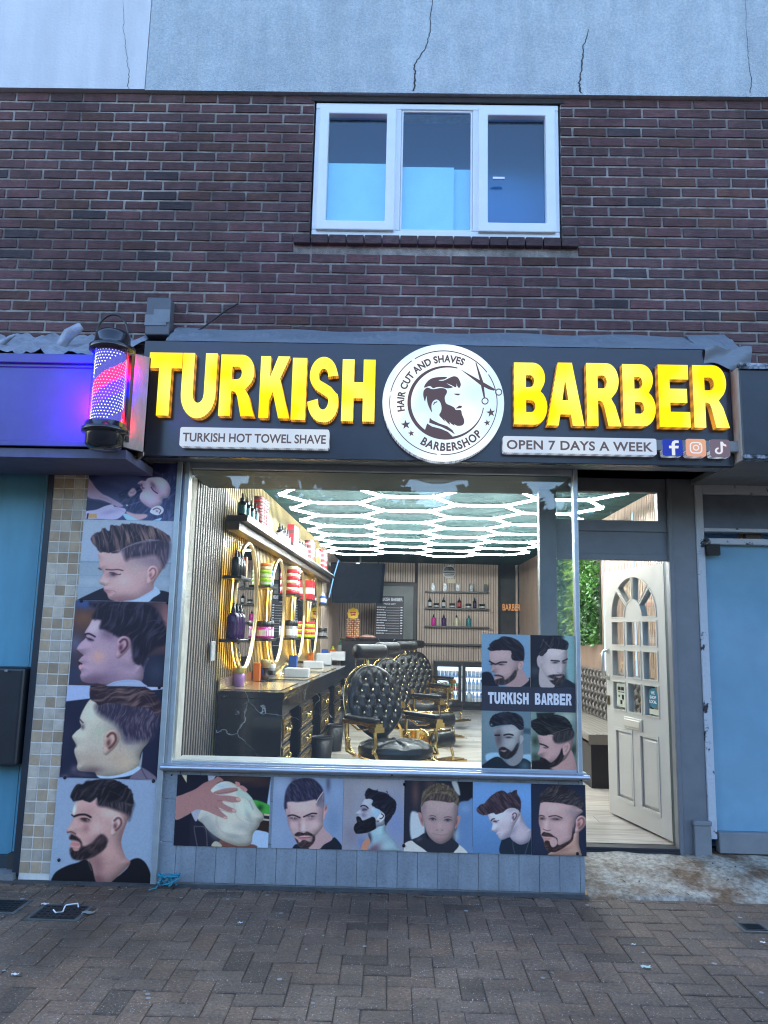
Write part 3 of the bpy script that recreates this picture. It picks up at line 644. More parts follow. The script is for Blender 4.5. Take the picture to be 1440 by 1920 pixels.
# round emblem
WHT = emit_mat('white_led_face', (.60,.79,1.0), 1.25, (.90,.98,1.0), 4.0)
def ec(x, y, Y=YL-.006): p = aty(710+x/6, 640+y/6, Y); return (p.x, p.z)
dc = ec(728,700); drx = (ec(1408,700)[0]-ec(46,700)[0])/2; drz = (ec(728,28)[1]-ec(728,1358)[1])/2; dr = (drx+drz)/2
dz_ = (ec(728,28)[1]+ec(728,1358)[1])/2; dc = ((ec(1408,700)[0]+ec(46,700)[0])/2, dz_)
dsc = curve_mesh('emblem_disc', [arc(dc[0],dc[1],dr,dr,0,360,64)[:-1]], [WHT, WSD], sg, YL-.004, depth=.06)
INK = mat('mauve_grey_vinyl', (.16,.13,.16), .5)
INK2 = emit_mat('backlit_vinyl', (.115,.095,.125), 1.0)
YE = YL-.009
def ink(name, polys, depth=.003): return curve_mesh(name, [[ec(*p) for p in q] for q in polys], INK2, dsc, YE, depth=depth)
def band(cx, cy, rx, ry, a0, a1, t0, t1, n=26):
    o = [(cx+rx*math.cos(R(a0+(a1-a0)*i/n)), cy-ry*math.sin(R(a0+(a1-a0)*i/n))) for i in range(n+1)]
    q = []
    for i in range(n+1):
        t = t0(i/n) if callable(t0) else t0
        q.append((cx+(rx-t)*math.cos(R(a0+(a1-a0)*i/n)), cy-(ry-t)*math.sin(R(a0+(a1-a0)*i/n))))
    return o+q[::-1]
for a0, a1 in ((36,122),(126,168),(172,263),(267,393)): ink('rim_line', [band(728,692,609,588,a0,a1,9,9)])
ink('crescent', [band(755,692,432,415,72,352,lambda t: 10+30*math.sin(math.pi*min(1,t*1.05)**.9)**1.0,0,50)])
def sm(pts, k=4):
    n = len(pts); o = []
    for i in range(n):
        p0, p1, p2, p3 = (np.array(pts[(i+j-1) % n], float) for j in range(4))
        for q in range(k):
            t = q/k; o.append(tuple(.5*((2*p1)+(-p0+p2)*t+(2*p0-5*p1+4*p2-p3)*t*t+(-p0+3*p1-3*p2+p3)*t**3)))
    return o
ink('bearded_profile', [sm([(512,522),(530,475),(575,430),(640,407),(765,402),(738,428),(668,437),(725,444),(800,410),(850,394),(893,412),(921,470),(922,500),(905,525),(882,500),(868,452),(876,500),(862,517),(820,495),(760,470),(800,497),(835,517),(775,530),(700,514),(650,517),(612,528),(575,503)],3)])
ink('bearded_profile', [sm([(512,548),(548,522),(610,540),(700,526),(755,540),(769,575),(746,620),(745,662),(762,702),(805,722),(850,746),(868,772),(925,776),(936,820),(960,880),(960,922),(935,947),(882,950),(845,930),(855,948),(820,930),(795,908),(803,938),(768,910),(735,875),(748,905),(712,868),(681,830),(701,790),(707,740),(690,682),(655,655),(620,667),(598,702),(594,750),(600,800),(575,760),(551,700),(541,640),(543,612),(530,645),(520,678),(503,620),(502,578)],3)])
ink('bearded_profile', [[(865,756),(905,724),(938,728),(930,750),(895,755)]]); ink('bearded_profile', [[(612,716),(622,688),(655,675),(663,684),(636,694),(619,716)]]); ink('bearded_profile', [[(845,591),(880,589),(921,592),(897,609),(868,604)]])
ink('bearded_profile', [[(575,860),(600,885),(680,925),(770,955),(830,1000),(858,1048),(800,1010),(700,960),(610,930),(568,915)]])
ink('bearded_profile', [[(545,925),(600,960),(700,985),(780,1020),(830,1070),(812,1092),(760,1105),(680,1095),(600,1060),(520,1000)]])
ink('scissors', [[(922,318),(1165,455),(1310,540),(1300,556),(1240,541),(1150,495)]]); ink('scissors', [[(1088,238),(1100,245),(1175,455),(1185,520),(1197,632),(1181,634),(1155,520),(1148,480)]])
for x, y in ((1196,672),(1350,572)): ink('scissors', [band(x,y,40,40,0,359.5,11,11)])
for x, y, r_ in ((305,938,56),(366,1036,38),(1262,803,52),(1220,918,38)):
    ink('star', [[(x+(r_ if k % 2 == 0 else r_*.4)*math.sin(R(36*k-8)), y-(r_ if k % 2 == 0 else r_*.4)*math.cos(R(36*k-8))) for k in range(10)]])
def onarc(a0, a1, r0, sgn):
    def f(X, Z):
        a = R(a0+(a1-a0)*X); r_ = r0+sgn*Z; return ec(755+r_*math.cos(a)*1.02, 697-r_*math.sin(a))
    return f
text('lettering', 'HAIR CUT AND SHAVES', INK2, dsc, 0, 1, 0, 76, YE, .032, .003, 1.05, onarc(190.5,66,462,1))
text('lettering', 'BARBERSHOP', INK2, dsc, 0, 1, 0, 88, YE, .032, .003, 1.12, onarc(238,319,536,-1))
# slogan boxes and small square icons
PILL = emit_mat('white_slogan_face', (.62,.76,.98), .92, (.74,.86,1.0), 4.0)
INKG = emit_mat('slogan_vinyl', (.13,.115,.14), 1.0)
def rrect(x0, x1, z0, z1, r_): return arc(x1-r_,z0+r_,r_,r_,-90,0,4)+arc(x1-r_,z1-r_,r_,r_,0,90,4)+arc(x0+r_,z1-r_,r_,r_,90,180,4)+arc(x0+r_,z0+r_,r_,r_,180,270,4)
def pbox(x0, x1, y0, y1, m, name, r_=.012, dep=.045):
    a, c = aty(x0,(y0+y1)/2,YL), aty(x1,(y0+y1)/2,YL); t, u = aty((x0+x1)/2,y0,YL).z, aty((x0+x1)/2,y1,YL).z
    return curve_mesh(name, [rrect(a.x,c.x,u,t,r_)], [m, WSD], sg, YL, depth=dep), a.x, c.x, u, t
o, a, c, u, t = pbox(337,617,803,839,PILL,'slogan_panel'); text('lettering','TURKISH HOT TOWEL SHAVE',INKG,o,a+.018,c-.018,u+.030,.050,YL-.001,.022,.002,1.0)
o, a, c, u, t = pbox(943,1231,820,851,PILL,'slogan_panel'); text('lettering','OPEN 7 DAYS A WEEK',INKG,o,a+.022,c-.022,u+.022,.052,YL-.001,.022,.002,1.05)
WI = emit_mat('white_icon', (.85,.9,1.0), .95)
ib, a, c, u, t = pbox(1242,1280,823,855,emit_mat('blue_icon', (.035,.07,.52), .9),'icon_tile',.015); w, h = c-a, t-u
curve_mesh('mark', [[(a+w*x,u+h*z) for x, z in ((.46,0.04),(.62,.04),(.62,.45),(.78,.45),(.81,.6),(.62,.6),(.62,.7),(.66,.77),(.81,.77),(.81,.91),(.62,.92),(.5,.85),(.46,.72),(.46,.6),(.33,.6),(.33,.45),(.46,.45))]], WI, ib, YL-.001, depth=.003)
m = bpy.data.materials.new('pink_orange_icon'); m.use_nodes = True; n = m.node_tree.nodes; n.remove(n['Principled BSDF']); e = n.new('ShaderNodeEmission'); tc = n.new('ShaderNodeTexCoord'); sp = n.new('ShaderNodeSeparateXYZ'); m.node_tree.links.new(tc.outputs['Generated'], sp.inputs[0]); rp = n.new('ShaderNodeValToRGB'); ad = n.new('ShaderNodeMath'); ad.operation = 'MULTIPLY_ADD'; ad.inputs[1].default_value = .6; m.node_tree.links.new(sp.outputs[0], ad.inputs[0]); m.node_tree.links.new(sp.outputs[2], ad.inputs[2]); m.node_tree.links.new(ad.outputs[0], rp.inputs[0])
rp.color_ramp.elements[0].color = (.85,.18,.55,1); rp.color_ramp.elements[1].color = (.95,.62,.25,1); rp.color_ramp.elements[0].position = .35; rp.color_ramp.elements[1].position = 1.0; m.node_tree.links.new(rp.outputs[0], e.inputs[0]); m.node_tree.links.new(e.outputs[0], n['Material Output'].inputs[0]); e.inputs[1].default_value = .85*2**-EXPO
ib, a, c, u, t = pbox(1286,1324,823,856,m,'icon_tile',.015); w, h = c-a, t-u; cx, cz = (a+c)/2, (u+t)/2
o = rrect(cx-w*.31,cx+w*.31,cz-h*.33,cz+h*.33,.022); i_ = rrect(cx-w*.245,cx+w*.245,cz-h*.265,cz+h*.265,.016)
curve_mesh('mark', [o,i_], WI, ib, YL-.001, depth=.003); curve_mesh('mark', [arc(cx,cz,w*.16,h*.17,0,360,20)[:-1],arc(cx,cz,w*.10,h*.11,0,360,20)[:-1]], WI, ib, YL-.001, depth=.003); curve_mesh('mark', [arc(cx+w*.18,cz+h*.2,w*.04,h*.04,0,360,10)[:-1]], WI, ib, YL-.001, depth=.003)
ib, a, c, u, t = pbox(1331,1369,824,857,emit_mat('grey_icon', (.20,.17,.24), .9),'icon_tile',.015); w, h = c-a, t-u; cx, cz = (a+c)/2, (u+t)/2
def note(dx, m_, y, s):
    q = band(0,0,.19,.19,95,360,.09,0,20); q = [(cx+w*(x-.07+dx), cz-h*(z+.15)) for x, z in q]
    curve_mesh('mark', [q], m_, ib, y, depth=.002); X0 = cx+w*(.03+dx)
    curve_mesh('mark', [[(X0,cz-h*.16),(X0+w*.095,cz-h*.16),(X0+w*.095,cz+h*.16),(X0+w*.27,cz+h*.1),(X0+w*.27,cz+h*.2),(X0+w*.16,cz+h*.25),(X0+w*.10,cz+h*.37),(X0,cz+h*.37)]], m_, ib, y-.0003, depth=.002)
note(.02, emit_mat('pale_rose', (.8,.45,.5), .9), YL-.001, 1); note(0, WI, YL-.0018, 1)
# ---- flashing tape over the sign, junction box, cable
tp = thing('flashing_tape', 'wrinkled grey flashing tape stuck along the top of the black sign', 'tape', (.2,-.1,3.13))
TAPE = mat('grey_tape', (.17,.19,.215), .38, var=.18, vscale=5, bump=.5, bscale=9, stretch=(1,1,3))
zw = aty(700,622,-.01).z
def tape(x0, x1, s, dz=0):
    r = random.Random(s); ph = [r.uniform(0,6) for _ in range(8)]
    def f(u, v):
        x = x0+(x1-x0)*u; e = .008*math.sin(23*x+9*v+ph[0])*math.sin(5*x+ph[1])+.006*math.sin(61*x-14*v+ph[2])*math.sin(7*v+9*x)+.004*math.sin(120*x+40*v)
        return (x, -.012+(YF+.006+.012)*v+e*.6*(v*(1-v)*4), zw+dz+.006*math.sin(9*x+ph[3])*(1-v)+(3.131-zw-dz)*v+abs(e)*1.2*(v*(1-v)*4)+.001)
    return f
b = MB(); b.grid(tape(-1.40,1.80,1), 240, 9); b.build('strip', TAPE, tp)
b = MB(); b.grid(tape(1.78,2.03,4,.015), 40, 9)
def fold(u, v): x = 1.80+.27*u; return (x, YF-.012-.012*math.sin(7*u+5*v)-.01*u, 3.135-.14*v*(1-.45*abs(u-.75))+.012*math.sin(9*u))
b.grid(fold, 16, 8); b.build('loose_end', TAPE, tp)
jb = thing('junction_box', 'grey cable trunking box taped to the brick above the sign', 'box', (-1.4,-.05,3.15))
a, c = aty(276,557,-.09), aty(316,628,-.09)
b = MB(); b.box(a.x,c.x,-.09,0,c.z,a.z); b.build('case', mat('grey_trunking', (.10,.10,.115), .5, var=.15), jb, bevel=.006)
b = MB(); b.box(a.x-.003,c.x-.02,-.095,-.088,c.z+.06,c.z+.13); b.box(a.x+.05,c.x+.002,-.096,-.088,c.z+.08,c.z+.165); b.build('tape_patch', mat('grey_patch', (.17,.18,.20), .45, var=.2), jb)
P = [aty(313,629,-.1), aty(350,627,-.06), aty(375,618,-.04), aty(400,600,-.03), aty(425,581,-.025), aty(447,569,-.015)]
b = MB(); b.tube([tuple(p) for p in P], .0055, 6); tag(b.build('sagging_cable', BLACK), 'thin black cable sagging from the trunking box to the brick wall', 'cable')
# ---- barber pole
YP = -.60
pt, pb = aty(211,622,YP), aty(196,845,YP); PX = (pt.x+pb.x)/2
bp = thing('barber_pole', 'black capped barber pole lit with red, white and blue dots', 'barber pole', (PX,YP,pb.z))
zg0, zg1 = aty(200,790,YP).z, aty(208,660,YP).z; H = pt.z-pb.z; r0 = .094
BCAP = mat('gloss_black_cap', (.012,.012,.016), .16, coat=.5)
b = MB(); b.lathe((PX,YP,pb.z), [(.0,0),(.075,.004),(.098,.03),(.104,.085),(.106,.092),(.122,.094),(.124,.116),(.112,.12),(.108,.148),(.100,.152)], 36); b.build('bottom_cap', BCAP, bp)
zz = zg1-.012
b = MB(); b.lathe((PX,YP,zz), [(.100,0),(.104,.006),(.118,.012),(.120,.034),(.108,.038),(.104,.05),(.096,.055),(.094,pt.z-zz-.03),(.080,pt.z-zz-.008),(.045,pt.z-zz)], 36); b.build('top_cap', BCAP, bp)
core = MB(); n = 72; rows = 40
CS = {'w': (.003,.003,.02), 'g': (.004,.004,.02), 'r': (3.2,.0015,.012), 'b': (.008,.002,7.5)}
def stripe(a, t):
    s = (1.25*t - a/(2*math.pi)*1.0 - .35) % 1.0
    return 'w' if s < .25 else 'b' if s < .50 else 'r' if s < .73 else 'g' if s < .90 else 'w'
zc0, zc1 = pb.z+.14, zz+.01
for j in range(rows):
    for i in range(n):
        a0, a1 = 2*math.pi*i/n, 2*math.pi*(i+1)/n; t0, t1 = j/rows, (j+1)/rows
        k = CS[stripe((a0+a1)/2, (t0+t1)/2)]
        q = [(PX+.078*math.cos(a), YP+.078*math.sin(a), zc0+(zc1-zc0)*t) for a, t in ((a0,t0),(a1,t0),(a1,t1),(a0,t1))]
        core.quad(*q, 0, k)
m = bpy.data.materials.new('pole_core'); m.use_nodes = True; n_ = m.node_tree.nodes; n_.remove(n_['Principled BSDF']); e = n_.new('ShaderNodeEmission'); at = n_.new('ShaderNodeAttribute'); at.attribute_name = 'Col'; m.node_tree.links.new(at.outputs[0], e.inputs[0]); e.inputs[1].default_value = 34.0*2**-EXPO; m.node_tree.links.new(e.outputs[0], n_['Material Output'].inputs[0])
core.build('core', m, bp)
DM = [emit_mat('white_led', (.85,.9,1.0), 3.0), emit_mat('red_led', (1.0,.45,.5), 2.2), emit_mat('blue_led', (.5,.55,1.0), 2.2)]
dots = MB(); nd, nr = 30, 24
for j in range(nr):
    for i in range(nd):
        a = 2*math.pi*(i+.5*(j % 2))/nd; t = (j+.5)/nr; k = stripe(a, t)
        if k == 'g': continue
        c = Vector((PX+.0805*math.cos(a), YP+.0805*math.sin(a), zc0+(zc1-zc0)*t)); s_ = .0036
        u_ = Vector((-math.sin(a), math.cos(a), 0))*s_; w_ = Vector((0,0,s_)); o_ = Vector((math.cos(a),math.sin(a),0))*.004
        dots.add([c-u_*1.2, c-w_, c+u_*1.2, c+w_, c+o_], [(0,1,4),(1,2,4),(2,3,4),(3,0,4)], {'w':0,'r':1,'b':2}[k])
dots.build('led_dots', DM, bp)
b = MB(); b.lathe((PX,YP,zc0), [(.0935,0),(.0935,zc1-zc0)], 36); o = b.build('glass_tube', glass_mat('clear_tube', (.98,.98,1.0), .5, ior=1.3), bp); o.data.polygons.foreach_set('use_smooth', [True]*len(o.data.polygons))
b = MB(); b.tube([(PX+.085*math.cos(t)*1.05-.005, YP, pt.z-.03+.13*math.sin(t)) for t in [math.pi*k/14 for k in range(15)]], .006, 8); b.build('carry_loop', BLACK, bp)
b = MB(); b.box(PX+.03,-1.53,YP+.02,-.40,pb.z+.10,pb.z+.13); b.box(PX+.03,-1.53,YP+.02,-.40,zz+.02,zz+.05); b.box(PX+.085,PX+.10,YP+.04,YP+.09,pb.z+.07,zz+.06); b.build('bracket', BLACK, bp)
# ================================================================== INSIDE THE SHOP
CZ, YB, XRW = 2.76, 9.95, 2.36
SK = math.atan(.032)
LWM = Matrix.Translation((-1.3384, 0, 0)) @ Matrix.Rotation(-SK, 4, 'Z')     # left wall: x into the room, y along it
LWI = LWM.inverted()
def onw(px, py, out=0.0):
    """pixel -> point of the plane lying `out` in front of the left wall, in wall coordinates"""
    d = LWI.to_3x3() @ _ray(px, py); e = LWI @ EYE; return e + d*((out-e.x)/d.x)
def wz(px, py, z): return LWI @ atz(px, py, z)
# floor, ceiling
fl = MB(); r = random.Random(21); y = .05; k = 0
while y < YB:
    x = -2.0-r.random()*.8
    xe = 2.6 if y > .53 else 1.05
    while x < xe:
        t = .8+.4*r.random(); L_ = 1.2; c = (.50*t,.445*t,.38*t); x2 = min(x+L_,xe); fl.quad((x,y,FLOOR),(x2-.003,y,FLOOR),(x2-.003,y+.185,FLOOR),(x,y+.185,FLOOR),0,c); x += L_
    y += .188
kind(fl.build('shop_floor', mat('laminate_floor', (1,1,1), .24, var=.32, vscale=4.5, stretch=(.6,9,1), attr='Col', bump=.03)), 'structure')
b = MB(); b.box(-2.2,1.05,.05,.56,-.02,FLOOR-.004); b.box(-2.2,2.7,.56,YB+.1,-.02,FLOOR-.004); kind(b.build('floor_base', mat('floor_gap', (.05,.045,.04), .8)), 'structure')
cl = MB(); y = .62
while y < YB:
    t = .8+.4*r.random(); cl.box(-1.9,XRW+.1,y,min(y+.097,YB),CZ,CZ+.02,0,(.020*t,.055*t,.054*t)); y += .101
kind(cl.build('boarded_ceiling', mat('teal_boards', (1,1,1), .8, spec=.12, var=.15, vscale=4, stretch=(.5,6,1), attr='Col')), 'structure')
b = MB(); b.box(-2.2,3.2,.02,YB+.2,CZ+.03,CZ+.12); b.box(1.08,3.2,.02,.60,2.50,CZ+.03); kind(b.build('ceiling_slab', DGREY), 'structure')
b = MB(); b.box(-1.42,1.07,.60,.62,2.42,CZ+.03); b.box(1.07,XRW+.1,.56,.60,2.50,CZ+.03); tag(b.build('ceiling_upstand', mat('dark_teal_board', (.05,.07,.075))), 'dark teal board closing the ceiling behind the shop window head', 'bulkhead')
# slatted walls
SLB = mat('brown_slat', (.56,.43,.355), .5, var=.28, vscale=3, stretch=(1,1,.35))
SLG = mat('grey_brown_slat', (.34,.275,.235), .55, var=.2, vscale=3, stretch=(1,1,.3))
SLY = mat('gold_lit_slat', (.50,.37,.16), .34, metal=.25, var=.2, vscale=3)  # golden light of the mirror strips is put into this slat colour
FLT = mat('wall_felt', (.022,.018,.016), .9)
def slats(bm, p, q, z0, z1, pitch, w, d, nrm, M=None):
    p, q = Vector(p), Vector(q); u = (q-p).normalized(); n = int((q-p).length/pitch); nr = Vector((*nrm, 0))
    for i in range(n):
        a = p+u*(i*pitch); c = a+u*w
        bm.hexa([(a.x,a.y,z0),(c.x,c.y,z0),(c.x+nr.x*d,c.y+nr.y*d,z0),(a.x+nr.x*d,a.y+nr.y*d,z0)],[(a.x,a.y,z1),(c.x,c.y,z1),(c.x+nr.x*d,c.y+nr.y*d,z1),(a.x+nr.x*d,a.y+nr.y*d,z1)])
CW0, CW1 = 1.22, onw(650,1240,.5).y     # counter start and end along the left wall
lw = thing('slatted_wall', 'left hand slatted wall, slats tinted for the golden light behind the oval mirrors', 'wall', (-1.3,4,FLOOR))
b = MB(); b.M = LWM; b.box(-.1,-.02,.06,9.9,FLOOR,CZ); b.build('backing', FLT, lw)
b = MB(); b.M = LWM; slats(b,(-.02,.07,0),(-.02,CW0-.01,0),FLOOR,CZ,.060,.026,.003,(1,0)); b.build('slat', SLG, lw)
b = MB(); b.M = LWM; slats(b,(-.02,CW0,0),(-.02,7.3,0),FLOOR,CZ,.068,.032,.004,(1,0)); b.build('slat', SLY, lw)
b = MB(); b.M = LWM; slats(b,(-.02,7.31,0),(-.02,9.85,0),FLOOR,CZ,.05,.034,.02,(1,0)); b.build('slat', SLB, lw)
bw = thing('slatted_wall', 'back wall of brown slats behind the drinks fridge', 'wall', (.6,YB,FLOOR))
b = MB(); b.box(-1.3,XRW,YB,YB+.1,FLOOR,CZ); b.build('backing', FLT, bw)
b = MB()
slats(b,(-1.15,YB,0),(-.30,YB,0),FLOOR,CZ,.046,.036,.02,(0,-1)); slats(b,(-.30,YB,0),(.42,YB,0),2.40,CZ,.046,.036,.02,(0,-1)); slats(b,(.44,YB,0),(2.0,YB,0),FLOOR,CZ,.046,.036,.02,(0,-1)); slats(b,(2.28,YB,0),(XRW,YB,0),FLOOR,CZ,.046,.036,.02,(0,-1))
b.build('slat', SLB, bw)
rw = thing('slatted_wall', 'right hand wall of brown slats with the leafy panel', 'wall', (XRW,5,FLOOR))
b = MB(); b.box(XRW,XRW+.1,.55,YB,FLOOR,CZ); b.build('backing', mat('slat_base', (.09,.065,.05), .7), rw)
b = MB(); slats(b,(XRW,.60,0),(XRW,YB-.03,0),FLOOR,CZ,.050,.034,.022,(-1,0)); b.build('slat', mat('walnut_slat', (.33,.225,.165), .42, var=.3, vscale=3, stretch=(1,1,.3)), rw)
PBS = emit_mat('pale_blue_strip', (.55,.75,1.0), 1.6)
for Y, lb in ((2.9,'nearer'),(4.0,'farther')):
    b = MB(); b.box(XRW-.035,XRW-.024,Y,Y+.022,FLOOR+.2,CZ-.1); tag(b.build('glow_strip', PBS), '%s pale upright light strip on the right hand slatted wall' % lb, 'light', 'upright light strips on the right hand wall')
# ---- hexagon lamp
hx = thing('hexagon_lamp', 'honeycomb of white glowing tubes under the teal ceiling', 'ceiling light', (.44,4.4,2.6))
TUBE = emit_mat('white_tube', (.90,.97,1.0), 120.0)
e_, zt_ = .447, 2.60; st = e_*math.sqrt(3); seen = {}; JN = {}
for ci, cx in enumerate((-.571,.100,.770,1.441)):
    for k in range(7):
        cy = (1.95 if ci % 2 == 0 else 1.562)+k*st
        P = [(cx+e_*math.cos(R(60*i)), cy+e_*math.sin(R(60*i))) for i in range(6)]
        for i in range(6):
            a, c = P[i], P[(i+1) % 6]; seen[(round((a[0]+c[0])/2,2), round((a[1]+c[1])/2,2))] = (a, c)
            JN[(round(a[0],2), round(a[1],2))] = a
edges = sorted(seen.values(), key=lambda q: q[0][1]+q[1][1]); rest = MB()
for i, (a, c) in enumerate(edges):
    bm = rest if i >= 98 else MB(); A, C = Vector((*a,zt_)), Vector((*c,zt_)); u = (C-A).normalized()
    bm.tube([A+u*.006, C-u*.006], .0085, 6)
    if i < 98: bm.build('light_tube', TUBE, hx)
o = rest.build('light_tube', TUBE, hx); kind(o, 'stuff')
b = MB()
for x, y in JN.values():
    b.lathe((x,y,zt_+.012), [(.02,0),(.02,.012),(.012,.02)], 6)
    
b.build('joint', mat('grey_connector', (.45,.5,.5), .5), hx)
b = MB()
for a, c in edges:
    A, C = Vector((*a,zt_+.018)), Vector((*c,zt_+.018)); u = (C-A).normalized(); b.tube([A+u*.02, C-u*.02], .008, 4)
b.build('rail', mat('dark_channel', (.08,.10,.10)), hx)

# ---- counter
MARB = mat('black_marble', (.010,.011,.014), .14, coat=.3)
_n = MARB.node_tree.nodes; _L = MARB.node_tree.links; _tc = _n.new('ShaderNodeTexCoord'); _mp = _n.new('ShaderNodeMapping'); _mp.inputs['Rotation'].default_value = (.4,.9,.3); _L.new(_tc.outputs['Object'], _mp.inputs[0])
_nz = _n.new('ShaderNodeTexNoise'); _nz.inputs['Scale'].default_value = 3; _nz.inputs['Detail'].default_value = 8; _mm = _n.new('ShaderNodeMix'); _mm.data_type = 'RGBA'; _mm.inputs[0].default_value = .22; _L.new(_mp.outputs[0], _nz.inputs['Vector']); _L.new(_mp.outputs[0], _mm.inputs[6]); _L.new(_nz.outputs['Color'], _mm.inputs[7])
_vo = _n.new('ShaderNodeTexVoronoi'); _vo.feature = 'DISTANCE_TO_EDGE'; _vo.inputs['Scale'].default_value = 3.6; _L.new(_mm.outputs[2], _vo.inputs['Vector'])
_rp = _n.new('ShaderNodeMapRange'); _rp.inputs[1].default_value = .0; _rp.inputs[2].default_value = .009; _rp.inputs[3].default_value = 1; _rp.inputs[4].default_value = 0; _L.new(_vo.outputs['Distance'], _rp.inputs[0])
_n2 = _n.new('ShaderNodeTexNoise'); _n2.inputs['Scale'].default_value = 4; _L.new(_mp.outputs[0], _n2.inputs['Vector']); _r2 = _n.new('ShaderNodeMapRange'); _r2.inputs[1].default_value = .46; _r2.inputs[2].default_value = .60; _L.new(_n2.outputs[0], _r2.inputs[0]); _m2 = _n.new('ShaderNodeMath'); _m2.operation = 'MULTIPLY'; _L.new(_rp.outputs[0], _m2.inputs[0]); _L.new(_r2.outputs[0], _m2.inputs[1])
_mx = _n.new('ShaderNodeMix'); _mx.data_type = 'RGBA'; _L.new(_m2.outputs[0], _mx.inputs[0]); _mx.inputs[6].default_value = (.010,.011,.014,1); _mx.inputs[7].default_value = (.62,.63,.66,1); _L.new(_mx.outputs[2], _n['Principled BSDF'].inputs['Base Color'])
GOLD = mat('polished_gold', (.86,.60,.20), .2, metal=1.0)
GOLDL = mat('pale_gold', (.80,.66,.40), .22, metal=.9)
CT = FLOOR+.85; D0 = .49
ct = thing('styling_counter', 'long black marble counter with gold-trimmed drawers below the mirrors', 'counter', tuple(LWM@Vector((.25,4,FLOOR))))
b = MB(); b.M = LWM; b.box(.002,D0+.012,CW0,CW1,CT-.05,CT); b.build('top', MARB, ct, bevel=.004)
b = MB(); b.M = LWM; b.box(.004,D0,CW0+.003,CW0+.03,FLOOR,CT-.051); b.build('end_panel', MARB, ct)
b = MB(); b.M = LWM; b.box(D0-.02,D0,CW0+.031,CW1,CT-.16,CT-.051); b.build('apron', MARB, ct)
b = MB(); b.M = LWM; b.box(.004,.02,CW0+.031,CW1,FLOOR,CT-.051); b.box(.004,D0-.04,CW0+.031,CW1,FLOOR,FLOOR+.05); b.build('back_panel', MARB, ct)
b = MB(); b.M = LWM; b.box(.004,.016,CW0-.0,CW1,CT,CT+.09); b.box(.0,.03,CW0+.05,CW1,CT+.001,CT+.014); b.build('gold_upstand', GOLDL, ct)
# mirror-like gold plates set into the top
for px0, px1 in ((452,548),(545,590)):
    a, c = wz(px0,1287,CT).y, wz(px1,1262,CT).y
for y0, y1 in ((CW0+.15,CW0+1.05),(CW0+1.55,CW0+2.6),(CW0+3.1,CW0+4.2)):
    b = MB(); b.M = LWM; b.box(.03,.44,y0,y1,CT+.001,CT+.006); b.build('top_plate', GOLDL, ct)
for p0, p1 in ((525,542),(564,587),(601,617),(626,638),(645,651)):
    y0, y1 = onw(p0,1330,D0).y, onw(p1,1300,D0).y
    if p0 == 525: y0 = CW0+.035
    y1 = max(y1, y0+.36) if p0 == 525 else y1
    b = MB(); b.M = LWM; b.box(.021,D0-.012,y0,y1,FLOOR+.051,CT-.162); cab = b.build('cabinet', MARB, ct)
    hz = (CT-.17-FLOOR-.06)/3
    for k in range(3):
        z0 = FLOOR+.06+k*hz; z1 = z0+hz-.015
        b = MB(); b.M = LWM; b.box(D0-.011,D0+.002,y0+.012,y1-.012,z0,z1)
        for t, w in ((.02,.014),(.05,.008)):
            for ya, yb, za, zb_ in ((y0+.012+t,y1-.012-t,z0+t,z0+t+w),(y0+.012+t,y1-.012-t,z1-t-w,z1-t),(y0+.012+t,y0+.012+t+w,z0+t,z1-t),(y1-.012-t-w,y1-.012-t,z0+t,z1-t)):
                b.box(D0+.002,D0+.010,ya,yb,za,zb_,1)
        ym = (y0+y1)/2; zm = (z0+z1)/2
        for dy in (-.09,.09): b.ell((D0+.022,ym+dy,zm),(.014,.014,.018),8,1)
        b.tube([(D0+.004,ym-.05,zm),(D0+.03,ym-.03,zm-.012),(D0+.03,ym+.03,zm-.012),(D0+.004,ym+.05,zm)],.006,6,1)
        b.build('drawer', [BLACK, GOLD], cab)
# ---- oval mirrors with gold rims and warm light behind
HALO = emit_mat('warm_halo', (1.0,.60,.08), 24.0)
MIRR = mat('mirror_glass', (.88,.90,.90), .015, metal=1.0)
MG = 'oval mirrors along the counter'
names = ('oval gold-rimmed mirror nearest the shop window','second oval gold-rimmed mirror from the shop window','third oval gold-rimmed mirror from the shop window','farthest oval gold-rimmed mirror before the back wall')
MY = []
for i, px in enumerate((460,519,561,588)):
    cy = onw(px,1150,.05).y; MY.append(cy); zc_ = 1.63; ry, rz = .40, .52
    P = LWM@Vector((.03,cy,zc_)); mr = thing('oval_mirror', names[i], 'mirror', tuple(P), MG)
    def ov(x, k=1.0, n=40): return [(x, cy+ry*k*math.cos(2*math.pi*j/n), zc_+rz*k*math.sin(2*math.pi*j/n)) for j in range(n)]
    b = MB(); b.M = LWM; b.add(ov(.052,.965), [tuple(range(40))]); b.build('mirror_glass', MIRR, mr)
    b = MB(); b.M = LWM; b.tube(ov(.05)+ov(.05)[:1], .020, 8); b.build('gold_rim', mat('rim_gold', (.85,.62,.33), .3, metal=.9), mr)
    b = MB(); b.M = LWM; A, B_ = ov(.022,.985), ov(.042,.985); v = A+B_; b.add(v, [(j,(j+1)%40,(j+1)%40+40,j+40) for j in range(40)]); b.build('glow_strip', HALO, mr)
    b = MB(); b.M = LWM; b.add(ov(.045,.97), [tuple(range(39,-1,-1))]); b.build('back_plate', FLT, mr)
